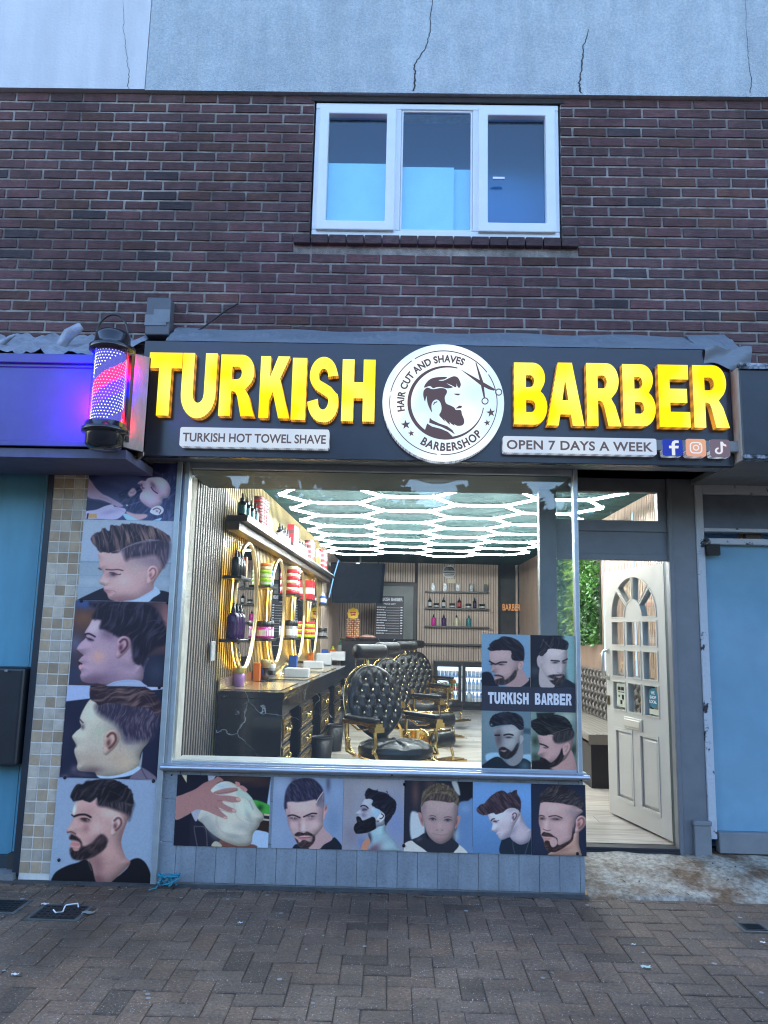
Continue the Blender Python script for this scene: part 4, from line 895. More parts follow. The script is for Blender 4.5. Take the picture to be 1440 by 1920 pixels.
# ---- shelves
SHB = mat('black_shelf', (.018,.019,.022), .3)
US = 2.30
us = thing('long_shelf', 'long brown shelf with pale edge high above the oval mirrors', 'shelf', tuple(LWM@Vector((.1,4,US))))
b = MB(); b.M = LWM; b.box(.004,.165,CW0-.02,7.35,US-.045,US); b.build('board', mat('shelf_dark', (.022,.02,.02), .35), us, bevel=.002)
b = MB(); b.M = LWM; b.box(.1655,.170,CW0-.02,7.35,US-.012,US+.003); b.build('edge', mat('pale_edge', (.55,.56,.55), .3), us)
b = MB(); b.M = LWM; b.box(.004,.10,CW0,7.35,US-.11,US-.046); b.build('cornice', mat('cornice_brown', (.10,.07,.05), .5), us)
SG = 'small black shelves between the mirrors'
gaps = [CW0+.12]+[(MY[i]+MY[i+1])/2 for i in range(3)]+[MY[3]+.72]
SHY = []
for i, gy in enumerate(gaps):
    for z, w_ in ((1.835,'upper'),(1.36,'lower')):
        L_ = .40 if i else .36
        b = MB(); b.M = LWM; b.box(.004,.15,gy-L_/2,gy+L_/2,z-.022,z)
        o = b.build('small_shelf', SHB, None, bevel=.002)
        tag(o, '%s small black wall shelf %s' % (w_, ('beside the near end of the counter','between the first and second oval mirrors','between the second and third oval mirrors','between the third and last oval mirrors','past the last oval mirror')[i]), 'shelf', SG)
        SHY.append((gy, z))
# ---- bottles, jars, tins and boxes
def pm(name, c, rough=.3, **k): return mat(name, c, rough, **k)
PBK = pm('dark_bottle', (.014,.014,.017), .2); PWH = pm('white_label', (.7,.7,.7), .5); PRD = pm('red_tin', (.55,.03,.045), .3); POR = pm('orange_carton', (.85,.20,.025), .4)
PGN = pm('green_tin', (.33,.68,.05), .35); PCR = pm('cream_tin', (.68,.62,.42), .35); PPK = pm('magenta_gel', (.62,.03,.32), .25); PPU = pm('purple_liquid', (.05,.012,.10), .22); PTL = pm('teal_liquid', (.03,.22,.24), .22)
PBL = pm('blue_carton', (.03,.10,.42), .35); PCL = pm('grey_jar', (.30,.30,.31), .25); PYL = pm('yellow_green', (.62,.72,.03), .4); PBR = pm('brown_handle', (.06,.035,.03), .3); PFB = pm('cream_bristle', (.62,.52,.26), .7); PVI = pm('violet_soap', (.50,.22,.50), .2); PTN = pm('tin_brown', (.16,.05,.055), .35)
PROTO = {}
def item(shape, loc, r_, h, mb_, mc, ml, name, label, cat, group=None):
    key = (shape, round(r_,3), round(h,3), mb_.name, mc.name, ml.name if ml else '', name)
    if key in PROTO:
        o = copy_thing(PROTO[key], loc, label=label)
        if group: o['group'] = group
        return o
    t = thing(name, label, cat, loc, group); WL[t.name] = Vector((0,0,0)); t.location = loc; PROTO[key] = t
    b = MB()
    if shape == 'spray':
        b.lathe((0,0,0), [(r_*.9,0),(r_,.006),(r_,h*.62),(r_*.8,h*.70),(r_*.38,h*.74)], 16); b.build('body', mb_, t, local=True)
        b = MB(); b.lathe((0,0,0), [(r_*.42,h*.74),(r_*.42,h*.86),(r_*.26,h*.88),(r_*.2,h)], 12); b.build('cap', mc, t, local=True)
    elif shape == 'dropper':
        b.lathe((0,0,0), [(r_*.9,0),(r_,.005),(r_,h*.60),(r_*.45,h*.68)], 14); b.build('body', mb_, t, local=True)
        b = MB(); b.lathe((0,0,0), [(r_*.5,h*.68),(r_*.5,h*.80),(r_*.25,h*.83),(r_*.18,h)], 10); b.build('cap', mc, t, local=True)
    elif shape in ('jar','tin'):
        k = .68 if shape == 'jar' else .55
        b.lathe((0,0,0), [(r_*.93,0),(r_,.005),(r_,h*k-.004),(r_*.9,h*k)], 20); b.build('body', mb_, t, local=True)
        b = MB(); b.lathe((0,0,0), [(r_*1.0,h*k+.001),(r_*1.02,h*k+.006),(r_*1.02,h-.004),(r_*.95,h)], 20); b.build('lid', mc, t, local=True)
    elif shape == 'carton':
        b.box(-r_*.75,r_*.75,-r_,r_,0,h); b.build('body', mb_, t, local=True, bevel=.002)
        b = MB(); b.box(-r_*.75+.003,r_*.75-.003,-r_+.003,r_-.003,h,h+.003); b.build('flap', mc, t, local=True)
    elif shape == 'brush':
        b.lathe((0,0,0), [(r_*.8,0),(r_*.95,.01),(r_*.95,h*.18),(r_*.5,h*.30),(r_*.45,h*.45),(r_*.8,h*.56),(r_*.8,h*.60)], 16); b.build('handle', mb_, t, local=True)
        b = MB(); b.lathe((0,0,0), [(r_*.8,h*.60),(r_*1.35,h*.8),(r_*1.45,h*.92),(r_*1.1,h)], 16); b.build('bristles', mc, t, local=True)
    if ml:
        b = MB()
        if shape == 'carton': b.box(-r_*.76,r_*.76,-r_*1.01,r_*1.01,h*.3,h*.62)
        else: b.lathe((0,0,0), [(r_*1.012,h*.14),(r_*1.012,h*(.5 if shape != 'tin' else .42))], 16)
        b.build('label', ml, t, local=True)
    return t
def W(out, y, z): return tuple(LWM@Vector((out,y,z)))
UG = 'products on the long upper shelf'
def uy(px, py=1000): return wz(px, py, US).y
def row(shape, y0, n, dy, out, z, r_, h, A, B_, C_, nm, lb, ct_, gr, rows=1):
    for k in range(n):
        for j in range(rows): item(shape, W(out, y0+k*dy, z+j*(h+.001)), r_, h, A, B_, C_, nm, lb, ct_, gr)
z = US+.001
row('dropper', CW0+.10, 4, .16, .09, z, .034, .19, PBK, BLACK, PTL, 'dropper_bottle', 'dark dropper bottle in the first group on the long upper shelf', 'bottle', UG)
row('tin', CW0+.74, 3, .10, .085, z, .045, .055, PTN, PTN, PRD, 'stacked_tin', 'brown and red tin in the tallest stack on the long upper shelf', 'tin', UG, 5)
row('dropper', CW0+1.75, 4, .15, .09, z, .034, .19, PBK, BLACK, PWH, 'dropper_bottle', 'dark dropper bottle in the second group on the long upper shelf', 'bottle', UG)
row('carton', CW0+2.45, 3, .11, .09, z, .05, .135, PRD, PRD, PTN, 'carton', 'red carton with white band on the long upper shelf', 'box', UG, 2)
row('spray', CW0+3.0, 5, .13, .09, z, .034, .19, PCL, BLACK, None, 'spray_bottle', 'grey spray bottle in the third group on the long upper shelf', 'bottle', UG)
row('tin', CW0+3.75, 3, .11, .09, z, .05, .065, PRD, PTN, PWH, 'stacked_tin', 'red tin in the farther stack on the long upper shelf', 'tin', UG, 4)
row('carton', CW0+4.3, 4, .12, .09, z, .05, .22, POR, POR, None, 'carton', 'tall orange carton on the long upper shelf', 'box', UG)
row('tin', CW0+5.0, 3, .14, .09, z, .055, .07, PRD, PRD, PWH, 'stacked_tin', 'red tin in the last stack on the long upper shelf', 'tin', UG, 4)
SGp = 'products on the small black shelves'
(g0,zu),(_,zl) = SHY[0], SHY[1]
zu += .001; zl += .001
row('spray', g0-.11, 3, .09, .085, zu, .033, .20, PBK, BLACK, None, 'spray_bottle', 'black spray bottle on the upper shelf at the near counter end', 'bottle', SGp)
row('carton', g0+.155, 1, .1, .09, zu, .03, .17, POR, BLACK, None, 'carton', 'orange bottle box behind the black spray bottles', 'box', SGp)
row('spray', g0-.11, 3, .11, .085, zl, .045, .27, PPU, BLACK, PPU, 'spray_bottle', 'purple bottle with black cap on the lower near shelf', 'bottle', SGp)
g1 = gaps[1]
row('tin', g1-.10, 1, .1, .085, zu, .055, .07, PGN, PGN, PWH, 'stacked_tin', 'lime green tin stacked between the first two oval mirrors', 'tin', SGp, 2)
item('tin', W(.085,g1-.10,zu+.142), .055, .06, PCR, POR, None, 'stacked_tin', 'cream and orange tin on top of the lime green tins', 'tin', SGp)
row('carton', g1+.05, 1, .1, .085, zu, .045, .15, PBL, PBL, PWH, 'carton', 'blue carton beside the lime green tins', 'box', SGp)
row('jar', g1-.10, 2, .15, .085, zl, .066, .155, PPK, BLACK, PWH, 'gel_jar', 'magenta gel jar with black lid between the first two mirrors', 'jar', SGp)
row('spray', g1+.16, 1, .1, .1, zl, .03, .20, PCR, BLACK, None, 'spray_bottle', 'cream pump bottle beside the magenta gel jars', 'bottle', SGp)
g2 = gaps[2]
row('tin', g2-.09, 2, .17, .085, zu, .062, .075, PRD, PCR, None, 'stacked_tin', 'red and cream tin stacked between the second and third mirrors', 'tin', SGp, 4)
row('jar', g2-.09, 2, .17, .085, zl, .055, .19, PCL, BLACK, PWH, 'gel_jar', 'grey jar with black lid between the second and third mirrors', 'jar', SGp)
g3 = gaps[3]
row('carton', g3-.1, 2, .16, .085, zu, .06, .24, PRD, PRD, PWH, 'carton', 'tall red carton between the third and last mirrors', 'box', SGp)
row('tin', g3-.10, 2, .16, .085, zl, .07, .065, PYL, PRD, None, 'stacked_tin', 'yellow and red tin stacked between the third and last mirrors', 'tin', SGp, 3)
g4 = gaps[4]
row('spray', g4-.1, 3, .1, .085, zu, .04, .16, PBL, PWH, PWH, 'spray_bottle', 'dark blue bottle on the last upper shelf', 'bottle', SGp)
row('jar', g4-.09, 2, .18, .085, zl, .06, .13, PBK, BLACK, PCL, 'gel_jar', 'black jar on the last lower shelf', 'jar', SGp)
# on the counter
CG = 'things on the black counter'; z = CT+.007
def cy(px, py): p = wz(px,py,CT); return p
def onc(px, py, out=None):
    p = wz(px,py,CT); return W(min(max(p.x if out is None else out,.05),.44), p.y, z)
item('jar', onc(440,1288), .048, .15, PVI, pm('amber_lid', (.6,.45,.12), .25), None, 'soap_bottle', 'pink soap bottle with amber shoulder at the near counter end', 'bottle', CG)
item('carton', onc(474,1278), .038, .155, POR, POR, None, 'carton', 'orange carton standing on the counter below the first mirror', 'box', CG)
item('carton', onc(483,1275), .032, .13, PBL, PBL, None, 'carton', 'dark blue carton just behind the orange carton on the counter', 'box', CG)
item('brush', onc(497,1277), .036, .185, PBR, PFB, None, 'neck_brush', 'cream-bristled neck brush standing on the counter', 'brush', CG)
item('jar', onc(506,1270), .036, .12, PCL, PWH, PBK, 'powder_jar', 'grey powder jar behind the neck brush', 'jar', CG)
item('carton', onc(533,1258), .06, .17, PBL, BLACK, None, 'carton', 'large blue carton with dark top below the second mirror', 'box', CG)
item('carton', onc(555,1248), .045, .17, POR, POR, None, 'carton', 'orange carton below the third mirror', 'box', CG)
item('jar', onc(549,1252), .05, .08, PCL, BLACK, PWH, 'cream_jar', 'white jar with black lid between the two orange cartons', 'jar', CG)
item('carton', onc(568,1240), .06, .18, PBL, BLACK, None, 'carton', 'blue carton below the third mirror beside an orange carton', 'box', CG)
item('spray', onc(588,1236), .07, .22, POR, PYL, None, 'spray_bottle', 'orange bottle near the far end of the counter', 'bottle', CG)
item('spray', onc(601,1232), .06, .30, PWH, pm('green_cap', (.05,.4,.12), .3), None, 'spray_bottle', 'white spray bottle with green cap at the far end of the counter', 'bottle', CG)
item('spray', onc(610,1232), .07, .2, PCR, PYL, None, 'spray_bottle', 'yellow-topped bottle at the far end of the counter', 'bottle', CG)
TB = pm('white_box', (.66,.66,.68), .4)
def tbox(px0, px1, pyb, h, lab):
    a = wz(px0,pyb,CT); y = a.y; w = abs(wz(px1,pyb,CT).x-a.x)
    P = W(a.x+w/2, y+.07, CT+.007); t = thing('white_box', lab, 'box', P, CG)
    b = MB(); b.box(P[0]-w/2,P[0]+w/2,P[1]-.07,P[1]+.07,P[2],P[2]+h); b.build('case', TB, t, bevel=.006, seg=2)
    b = MB(); b.box(P[0]-w/2+.012,P[0]+w/2-.012,P[1]-.055,P[1]+.055,P[2]+h,P[2]+h+.004); b.build('lid', TB, t, bevel=.002)
    return t
tbox(533,580,1271,.085,'nearest white box on the counter beside the gold tap')
tbox(568,607,1254,.085,'second white box on the counter')
tbox(592,622,1247,.15,'taller white box on the counter behind the second white box')
tbox(618,648,1239,.14,'farthest white box at the end of the counter')
p = onc(524,1266); tp_ = thing('gold_tap', 'small gold tap standing on the counter beside the nearest white box', 'tap', p, CG)
b = MB(); b.lathe(p, [(.05,0),(.05,.012),(.022,.02),(.018,.05)], 14); b.build('base', GOLDL, tp_)
b = MB(); v = Vector(p); b.tube([v+Vector((0,0,.04)), v+Vector((.03,-.01,.09)), v+Vector((.07,-.02,.115)), v+Vector((.085,-.02,.10))], [.018,.016,.014,.016], 10); b.build('spout', GOLDL, tp_)
sw = MB(); p = onw(399,1222,.01); sw.M = LWM; sw.box(.002,.014,p.y-.05,p.y+.05,p.z-.065,p.z+.075); tag(sw.build('wall_socket', pm('white_plastic', (.7,.7,.7), .4), None, bevel=.004), 'white switch plate on the grey slatted wall beside the counter', 'switch')

# ---- barber chairs
LEA = mat('black_leather', (.009,.009,.010), .36, bump=.10, bscale=120)
CH = 'barber chairs along the counter'
def chair():
    t = thing('barber_chair', 'x', 'barber chair', (0,0,0), CH); WL[t.name] = Vector((0,0,0))
    def part(n, b, m, par=t, **k): return b.build(n, m, par, local=True, **k)
    b = MB(); b.lathe((0,0,0), [(.30,0),(.31,.012),(.30,.03),(.18,.05),(.09,.075),(.075,.10)], 32); part('base', b, GOLD)
    b = MB(); b.lathe((0,0,0), [(.07,.10),(.07,.26),(.095,.27),(.11,.36),(.16,.38)], 24); part('pedestal', b, GOLD)
    b = MB()
    def st_(u, v):   # round tufted seat
        a = 2*math.pi*u; P = [(0.001,.115),(.08,.117),(.16,.116),(.22,.108),(.262,.085),(.275,.045),(.265,.012),(.22,0),(.001,0)]
        f = v*(len(P)-1); i = min(int(f), len(P)-2); r_, h = (P[i][q]+(P[i+1][q]-P[i][q])*(f-i) for q in (0,1))
        if v < .5: h -= .016*abs(math.sin(4*a+.4))**14*min(1,r_/.1) + .010*math.exp(-((r_-.13)/.012)**2)
        return (r_*math.cos(a)*1.08, r_*math.sin(a)*1.02, .385+h)
    b.grid(st_, 96, 40, closeu=True); part('seat', b, LEA)
    b = MB(); b.lathe((0,0,.372), [(.24,0),(.285,.004),(.285,.016),(.24,.02)], 32); b.tube([(-.2,-.24,.38),(-.34,-.2,.46),(-.37,-.18,.66)], .013, 8); b.tube([(-.2,.24,.38),(-.34,.2,.46),(-.37,.18,.66)], .013, 8); part('seat_frame', b, GOLD)
    # tufted round back leaning backwards
    bk = MB(); lean = R(14); C0 = Vector((-.27,0,.76)); ux, uz = Vector((0,1,0)), Vector((-math.sin(lean),0,math.cos(lean))); nn = Vector((math.cos(lean),0,math.sin(lean)))
    BT = []
    for i in range(-4,5):
        for j in range(-5,6):
            y, z_ = i*.104+(.052 if j % 2 else 0), j*.084
            if (y/.25)**2+(z_/.275)**2 < .86: BT.append((y,z_))
    def face(u, v):
        a = 2*math.pi*u; r_ = 1-v; y, z_ = .262*r_*math.cos(a), .29*r_*math.sin(a)
        if z_ < -.16: y *= 1-.25*((-z_-.16)/.13)
        d = .062*math.sqrt(max(0,1-r_**4))+.012
        q = min((y-p)**2+(z_-s)**2 for p, s in BT); d -= .026*math.exp(-q/.0011)
        for sg_ in (1,-1):      # diamond folds between buttons
            w_ = ((y/.104)+sg_*(z_/.168)) % 1.0; w_ = min(w_,1-w_); d -= .010*math.exp(-(w_/.10)**2)*(1 if r_ < .9 else 0)
        return C0+ux*y+uz*z_+nn*d
    bk.grid(face, 90, 44, closeu=True)
    def rear(u, v):
        a = 2*math.pi*u; r_ = v; y, z_ = .262*r_*math.cos(a), .29*r_*math.sin(a)
        if z_ < -.16: y *= 1-.25*((-z_-.16)/.13)
        return C0+ux*y+uz*z_+nn*(.012-.05*math.sqrt(max(0,1-r_**6)))
    bk.grid(rear, 48, 10, closeu=True); bo = part('backrest', bk, LEA)
    b = MB()
    for y, z_ in BT: b.ell(C0+ux*y+uz*z_+nn*(.062*math.sqrt(max(0,1-((y/.262)**2+(z_/.29)**2)**2))+.004), (.0115,.0115,.0115), 6)
    b.build('button', GOLDL, bo, local=True)
    b = MB(); pts = [C0+ux*(.272*math.cos(R(a)))+uz*(.30*math.sin(R(a)))-nn*.035 for a in range(-30,211,10)]; b.tube(pts, .007, 8); b.build('gold_rim', GOLD, bo, local=True)
    b = MB(); b.tube([C0+uz*.24-nn*.02, C0+uz*.40-nn*.01], .012, 8); b.ell(C0+uz*.40+nn*.02-ux*.10,(.02,.02,.02),8); hp = None
    part('headrest_stem', b, GOLD)
    b = MB(); c = C0+uz*.395+nn*.03
    b.grid(lambda u, v: c+ux*(.155*(1 if abs(v-.5) < .49 else 1)*(2*v-1)*1.0)+(uz*math.sin(2*math.pi*u)*.058+nn*math.cos(2*math.pi*u)*.058)*(1-max(0,(abs(2*v-1)-.86)/.14)**2*.35 if abs(2*v-1) < .999 else 0.02), 24, 24, closeu=True); part('headrest', b, LEA)
    for s in (-1,1):
        b = MB(); y = s*.30; b.box(-.23,.15,y-.028,y+.028,.652,.685); ar = part('armrest', b, LEA, bevel=.012, seg=3)
        b = MB(); b.box(-.24,.17,y-.032,y+.032,.625,.650); b.box(.10,.175,y-.045,y+.045,.590,.626)
        b.tube([(.12,y,.60),(.135,y,.50),(.115,y,.45),(.16,y*.97,.40),(.10,y*.9,.385)], [.016,.013,.018,.016,.014], 8)
        b.tube([(-.22,y,.63),(-.225,y,.55),(-.20,y,.48),(-.22,y*.97,.42),(-.14,y*.9,.39)], [.018,.014,.02,.015,.014], 8)
        b.tube([(-.18,y,.625),(-.08,y,.585),(.02,y,.60),(.09,y,.625)], .007, 6); b.ell((-.2,y,.50),(.022,.022,.022),8); b.ell((.115,y,.45),(.022,.022,.022),8)
        b.build('arm_frame', GOLD, ar, local=True)
    b = MB(); b.grid(lambda u, v: Vector((.44,0,.30))+Vector((.055*math.cos(2*math.pi*u),(2*v-1)*.17,.075*math.sin(2*math.pi*u)))*1.0 if 0 < v < 1 else Vector((.44,(2*v-1)*.17,.30)), 20, 8, closeu=True); lr = part('leg_rest', b, LEA)
    b = MB(); b.box(.392,.404,-.16,.16,.22,.385)
    for s in (-1,1): b.tube([(.22,s*.12,.40),(.34,s*.13,.37),(.40,s*.13,.30),(.46,s*.13,.14)], .013, 8)
    b.box(.40,.60,-.17,.17,.105,.125); b.box(.42,.58,-.15,.15,.125,.133); b.build('foot_frame', GOLD, lr, local=True)
    return t
c0 = chair(); FACE = R(-50)
CHP = [(.03,1.42),(.18,3.35),(.37,5.15),(.58,6.95)]
CHL = ['nearest tufted black and gold barber chair, seen whole behind the shop window','second barber chair, just behind the nearest one','third barber chair in the row along the counter','farthest barber chair in front of the reception desk']
for i, (x, y) in enumerate(CHP):
    o = c0 if i == 0 else copy_thing(c0)
    o.location = (x,y,FLOOR+.001); o.rotation_euler = (0,0,FACE if i == 0 else FACE+R((6,-4,5)[i-1])); o['label'] = CHL[i]
# ---- bins
BIN = mat('bin_black', (.016,.016,.018), .42)
for (px,py,Y_), lb in zip(((624,1410,0),(629,1375,0),(601,1440,0)), ('black waste bin standing out on the floor before the counter','black waste bin tucked further back beside the drawers','black waste bin nearest the window, only its rim showing')):
    p = atz(px,py,FLOOR); t = thing('waste_bin', lb, 'bin', (p.x,p.y+.1,FLOOR), 'waste bins by the counter')
    b = MB(); b.lathe((p.x,p.y+.1,FLOOR+.001), [(.085,0),(.108,.28),(.101,.28),(.08,.012)], 24); b.build('bucket', BIN, t)
    b = MB(); b.lathe((p.x,p.y+.1,FLOOR+.27), [(.108,0),(.113,.003),(.113,.014),(.102,.014),(.102,.0)], 24); b.build('rim', BIN, t)
# ---- reception desk and what stands on it
DY = 8.35
dk = thing('reception_desk', 'tall dark reception desk with gold line panels at the back', 'desk', (-.2,DY,FLOOR))
b = MB(); b.box(-.86,.33,DY,DY+.5,FLOOR,1.31); b.build('body', mat('blue_black_marble', (.02,.023,.032), .2, var=.4, vscale=4), dk)
b = MB(); b.box(-.89,.36,DY-.03,DY+.53,1.311,1.345); b.build('top', MARB, dk, bevel=.003)
b = MB()
for i_, (a, c, z0, z1) in enumerate(((-.62,.28,.30,1.2),(-.48,.14,.42,1.04))):
    for q in ((a,c,z1-.012,z1),(a,c,z0,z0+.012),(a,a+.012,z0,z1),(c-.012,c,z0,z1)): b.box(q[0],q[1],DY-.006,DY,q[2],q[3])
b.build('gold_line', GOLD, dk)
ls = thing('lollipop_stand', 'yellow flower-topped stand full of orange lollipops', 'lollipop stand', (-.70,DY+.2,1.346))
lx, ly = aty(662,1160,DY+.2).x, DY+.2; z0, z1 = 1.36, 1.66
b = MB(); b.lathe((lx,ly,1.346), [(.10,0),(.10,.02),(.02,.03),(.02,.33)], 20); b.build('post', PRD, ls)
b = MB(); r = random.Random(3)
for j in range(9):
    for i in range(16):
        a = 2*math.pi*i/16; b.ell((lx+.10*math.cos(a),ly+.10*math.sin(a),z0+.02+j*.034),(.015,.015,.015),6,(i+j) % 2)
o = b.build('lollipops', [pm('orange_sweet', (.9,.35,.10), .3), pm('cream_sweet', (.9,.66,.42), .3)], ls); kind(o,'stuff')
fc = Vector((lx,ly-.02,1.755)); n = 64; out = [(fc.x+.095*(1+.10*math.cos(8*2*math.pi*k/n))*math.cos(2*math.pi*k/n), fc.z+.095*(1+.10*math.cos(8*2*math.pi*k/n))*math.sin(2*math.pi*k/n)) for k in range(n)]
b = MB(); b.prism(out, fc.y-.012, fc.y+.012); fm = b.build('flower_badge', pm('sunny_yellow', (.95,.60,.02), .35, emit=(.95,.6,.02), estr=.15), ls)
b = MB()
for sx, sz, rr in ((-.03,.015,.022),(.0,.02,.018),(.03,.015,.022),(-.02,-.025,.02),(.02,-.02,.024)): b.ell((fc.x+sx,fc.y-.014,fc.z+sz),(rr,.003,rr*.6),10)
b.build('red_scroll', PRD, fm)
b = MB(); p = (aty(690,1193,DY+.15).x,DY+.15,1.346); b.ell((p[0],p[1],p[2]+.02),(.13,.10,.045),18); dsh = thing('sweet_dish', 'pink heap in a shallow dish on the reception desk', 'dish', p); b.build('heap', pm('pink_heap', (.75,.42,.36), .6, bump=.8, bscale=60), dsh)
b = MB(); b.lathe(p, [(.08,0),(.135,.018),(.14,.024),(.13,.024)], 20); b.build('dish', TB, dsh)
# ---- back door, price list, wall shelves, round wall badge, fridge, TV
bd = thing('back_door', 'grey painted door in a dark frame behind the reception desk', 'door', (.05,YB-.04,FLOOR))
b = MB(); b.box(-.30,-.24,YB-.05,YB,FLOOR,2.38); b.box(.36,.42,YB-.05,YB,FLOOR,2.38); b.box(-.24,.36,YB-.05,YB,2.32,2.38); b.build('frame', mat('dark_brown_frame', (.035,.03,.028), .5), bd)
b = MB(); b.box(-.239,.359,YB-.02,YB+.01,FLOOR,2.319); b.build('leaf', mat('grey_door', (.20,.22,.22), .5, var=.1), bd)
YP_ = 8.95
pl = thing('price_list_board', 'black price list board with a white heading and rows of prices', 'board', (-.1,YP_,1.35))
a, c = aty(705,1117,YP_), aty(756,1195,YP_)
b = MB(); b.box(a.x,c.x,YP_,YP_+.02,1.345,a.z); b.build('board', mat('matt_black_board', (.014,.014,.024), .55), pl)
WP = mat('white_print_dim', (.62,.63,.72), .6); hgt = a.z-1.345
text('lettering','TURKISH BARBER',WP,pl,a.x+.02,c.x-.02,a.z-.085,.055,YP_-.001,.03,.001); text('lettering','PRICE LIST',WP,pl,a.x+.14,c.x-.14,a.z-.15,.026,YP_-.001,.02,.001)
b = MB(); r = random.Random(9)
for k in range(11):
    zz_ = a.z-.205-k*.045; w_ = .12+.07*r.random(); x = a.x+.02
    while x < a.x+.02+w_: q = .012+.02*r.random(); b.box(x,x+q,YP_-.001,YP_,zz_,zz_+.017); x += q+.006
    b.box(x+.01,c.x-.07,YP_-.001,YP_,zz_,zz_+.004); b.box(c.x-.055,c.x-.02,YP_-.001,YP_,zz_,zz_+.017)
b.build('price_lines', WP, pl)
TGp = 'products on the back wall shelves'; BSG = 'brown shelves on the back wall'
zs = [aty(850,1109,YB-.1).z, aty(850,1140,YB-.1).z, aty(850,1174,YB-.1).z, aty(850,1207,YB-.1).z]
for z_, lb in zip(zs, ('top','second','third','lowest, empty')):
    b = MB(); b.box(.57,1.77,YB-.16,YB-.021,z_-.03,z_); tag(b.build('wall_shelf', mat('shelf_brown', (.06,.05,.045), .4), None, bevel=.002), '%s dark brown shelf of the four on the back wall' % lb, 'shelf', BSG)
for px, m_ in ((812,PYL),(834,PYL),(858,PYL),(884,POR),(910,PYL)):
    item('carton', (aty(px,1100,YB-.09).x,YB-.09,zs[0]+.001), .045, .145, PBK, m_, None, 'carton', 'black carton with %s top on the top back shelf' % ('orange' if m_ is POR else 'yellow'), 'box', TGp)
for k, px in enumerate((806,832,861,890)): item('spray', (aty(px,1130,YB-.09).x,YB-.09,zs[1]+.001), .034, .20, PBK, BLACK, (PWH,PWH,PRD,PPU)[k], 'spray_bottle', 'tall black can with %s label on the second back shelf' % ('white','white','red','purple')[k], 'bottle', TGp)
for px in (818,848,878,904): item('jar', (aty(px,1136,YB-.09).x,YB-.09,zs[1]+.001), .052, .085, PBK, BLACK, PWH, 'wax_jar', 'squat black jar with white label on the second back shelf', 'jar', TGp)
for px, m_, nm in ((813,PPK,'pink'),(832,PPU,'dark violet'),(856,PCR,'cream'),(879,PTL,'teal')): item('spray', (aty(px,1165,YB-.09).x,YB-.09,zs[2]+.001), .042, .21, m_, PBK, None, 'spray_bottle', '%s bottle on the third back shelf' % nm, 'bottle', TGp)
bg_ = thing('round_badge', 'small round white badge with dark lines on the back wall', 'sign', (1.02,YB-.03,2.5))
p = aty(842,1072,YB-.03); b = MB(); b.prism(arc(p.x,p.z,.125,.125,0,360,28)[:-1], YB-.035, YB-.022); b.build('disc', PWH, bg_)
b = MB(); b.prism(arc(p.x,p.z,.11,.10,12,168,12), YB-.038, YB-.0352)
for k in range(3): b.box(p.x-.105+.01*k,p.x+.105-.01*k,YB-.038,YB-.0352,p.z-.025-.03*k,p.z-.010-.03*k)
b.build('dark_print', PBK, bg_)
b = MB(); b.box(p.x-.03,p.x+.12,YB-.038,YB-.022,p.z-.215,p.z-.14); b.build('caption_plate', PCR, bg_)
FY = 9.30
fg = thing('drinks_fridge', 'black two-door drinks fridge lit inside, full of cans and bottles', 'fridge', (1.25,FY,FLOOR))
fx0, fx1, fz1 = .73, 1.72, .965; FB = mat('fridge_black', (.014,.015,.017), .3)
b = MB(); b.box(fx0,fx1,FY+.04,FY+.5,FLOOR,FLOOR+.09); b.box(fx0,fx1,FY+.04,FY+.5,fz1-.07,fz1); b.box(fx0,fx0+.03,FY+.04,FY+.5,FLOOR+.09,fz1-.07); b.box(fx1-.03,fx1,FY+.04,FY+.5,FLOOR+.09,fz1-.07); b.box(fx0,fx1,FY+.46,FY+.5,FLOOR+.09,fz1-.07); b.build('cabinet', FB, fg)
b = MB(); b.box(fx0+.03,fx1-.03,FY+.455,FY+.459,FLOOR+.09,fz1-.07); b.build('lit_back', emit_mat('fridge_light', (.78,.9,1.0), 2.2), fg)
mid = (fx0+fx1)/2
for x0, x1 in ((fx0,mid-.004),(mid+.004,fx1)):
    b = MB(); b.ring([(x0,FLOOR+.07),(x1,FLOOR+.07),(x1,fz1-.02),(x0,fz1-.02)],[(x0+.06,FLOOR+.15),(x1-.06,FLOOR+.15),(x1-.06,fz1-.09),(x0+.06,fz1-.09)],FY,FY+.035); d_ = b.build('fridge_door', FB, fg, bevel=.004)
    b = MB(); b.box(x0+.058,x1-.058,FY+.014,FY+.018,FLOOR+.148,fz1-.088); b.build('pane', glass_mat('fridge_glass', (.93,.96,1), .8) if 'fridge_glass' not in MATS else MATS['fridge_glass'], d_)
b = MB()
for z_ in (.46,.70): b.box(fx0+.03,fx1-.03,FY+.05,FY+.45,z_-.012,z_)
b.build('fridge_shelf', mat('white_wire', (.7,.75,.8), .4), fg)
CAN = [pm('can_red', (.6,.04,.04), .3), pm('can_orange', (.85,.35,.03), .3), pm('can_green', (.05,.35,.15), .3), pm('bottle_water', (.35,.5,.78), .2), pm('milk_white', (.75,.75,.72), .4)]
r = random.Random(4); FGp = 'cans and bottles in the drinks fridge'
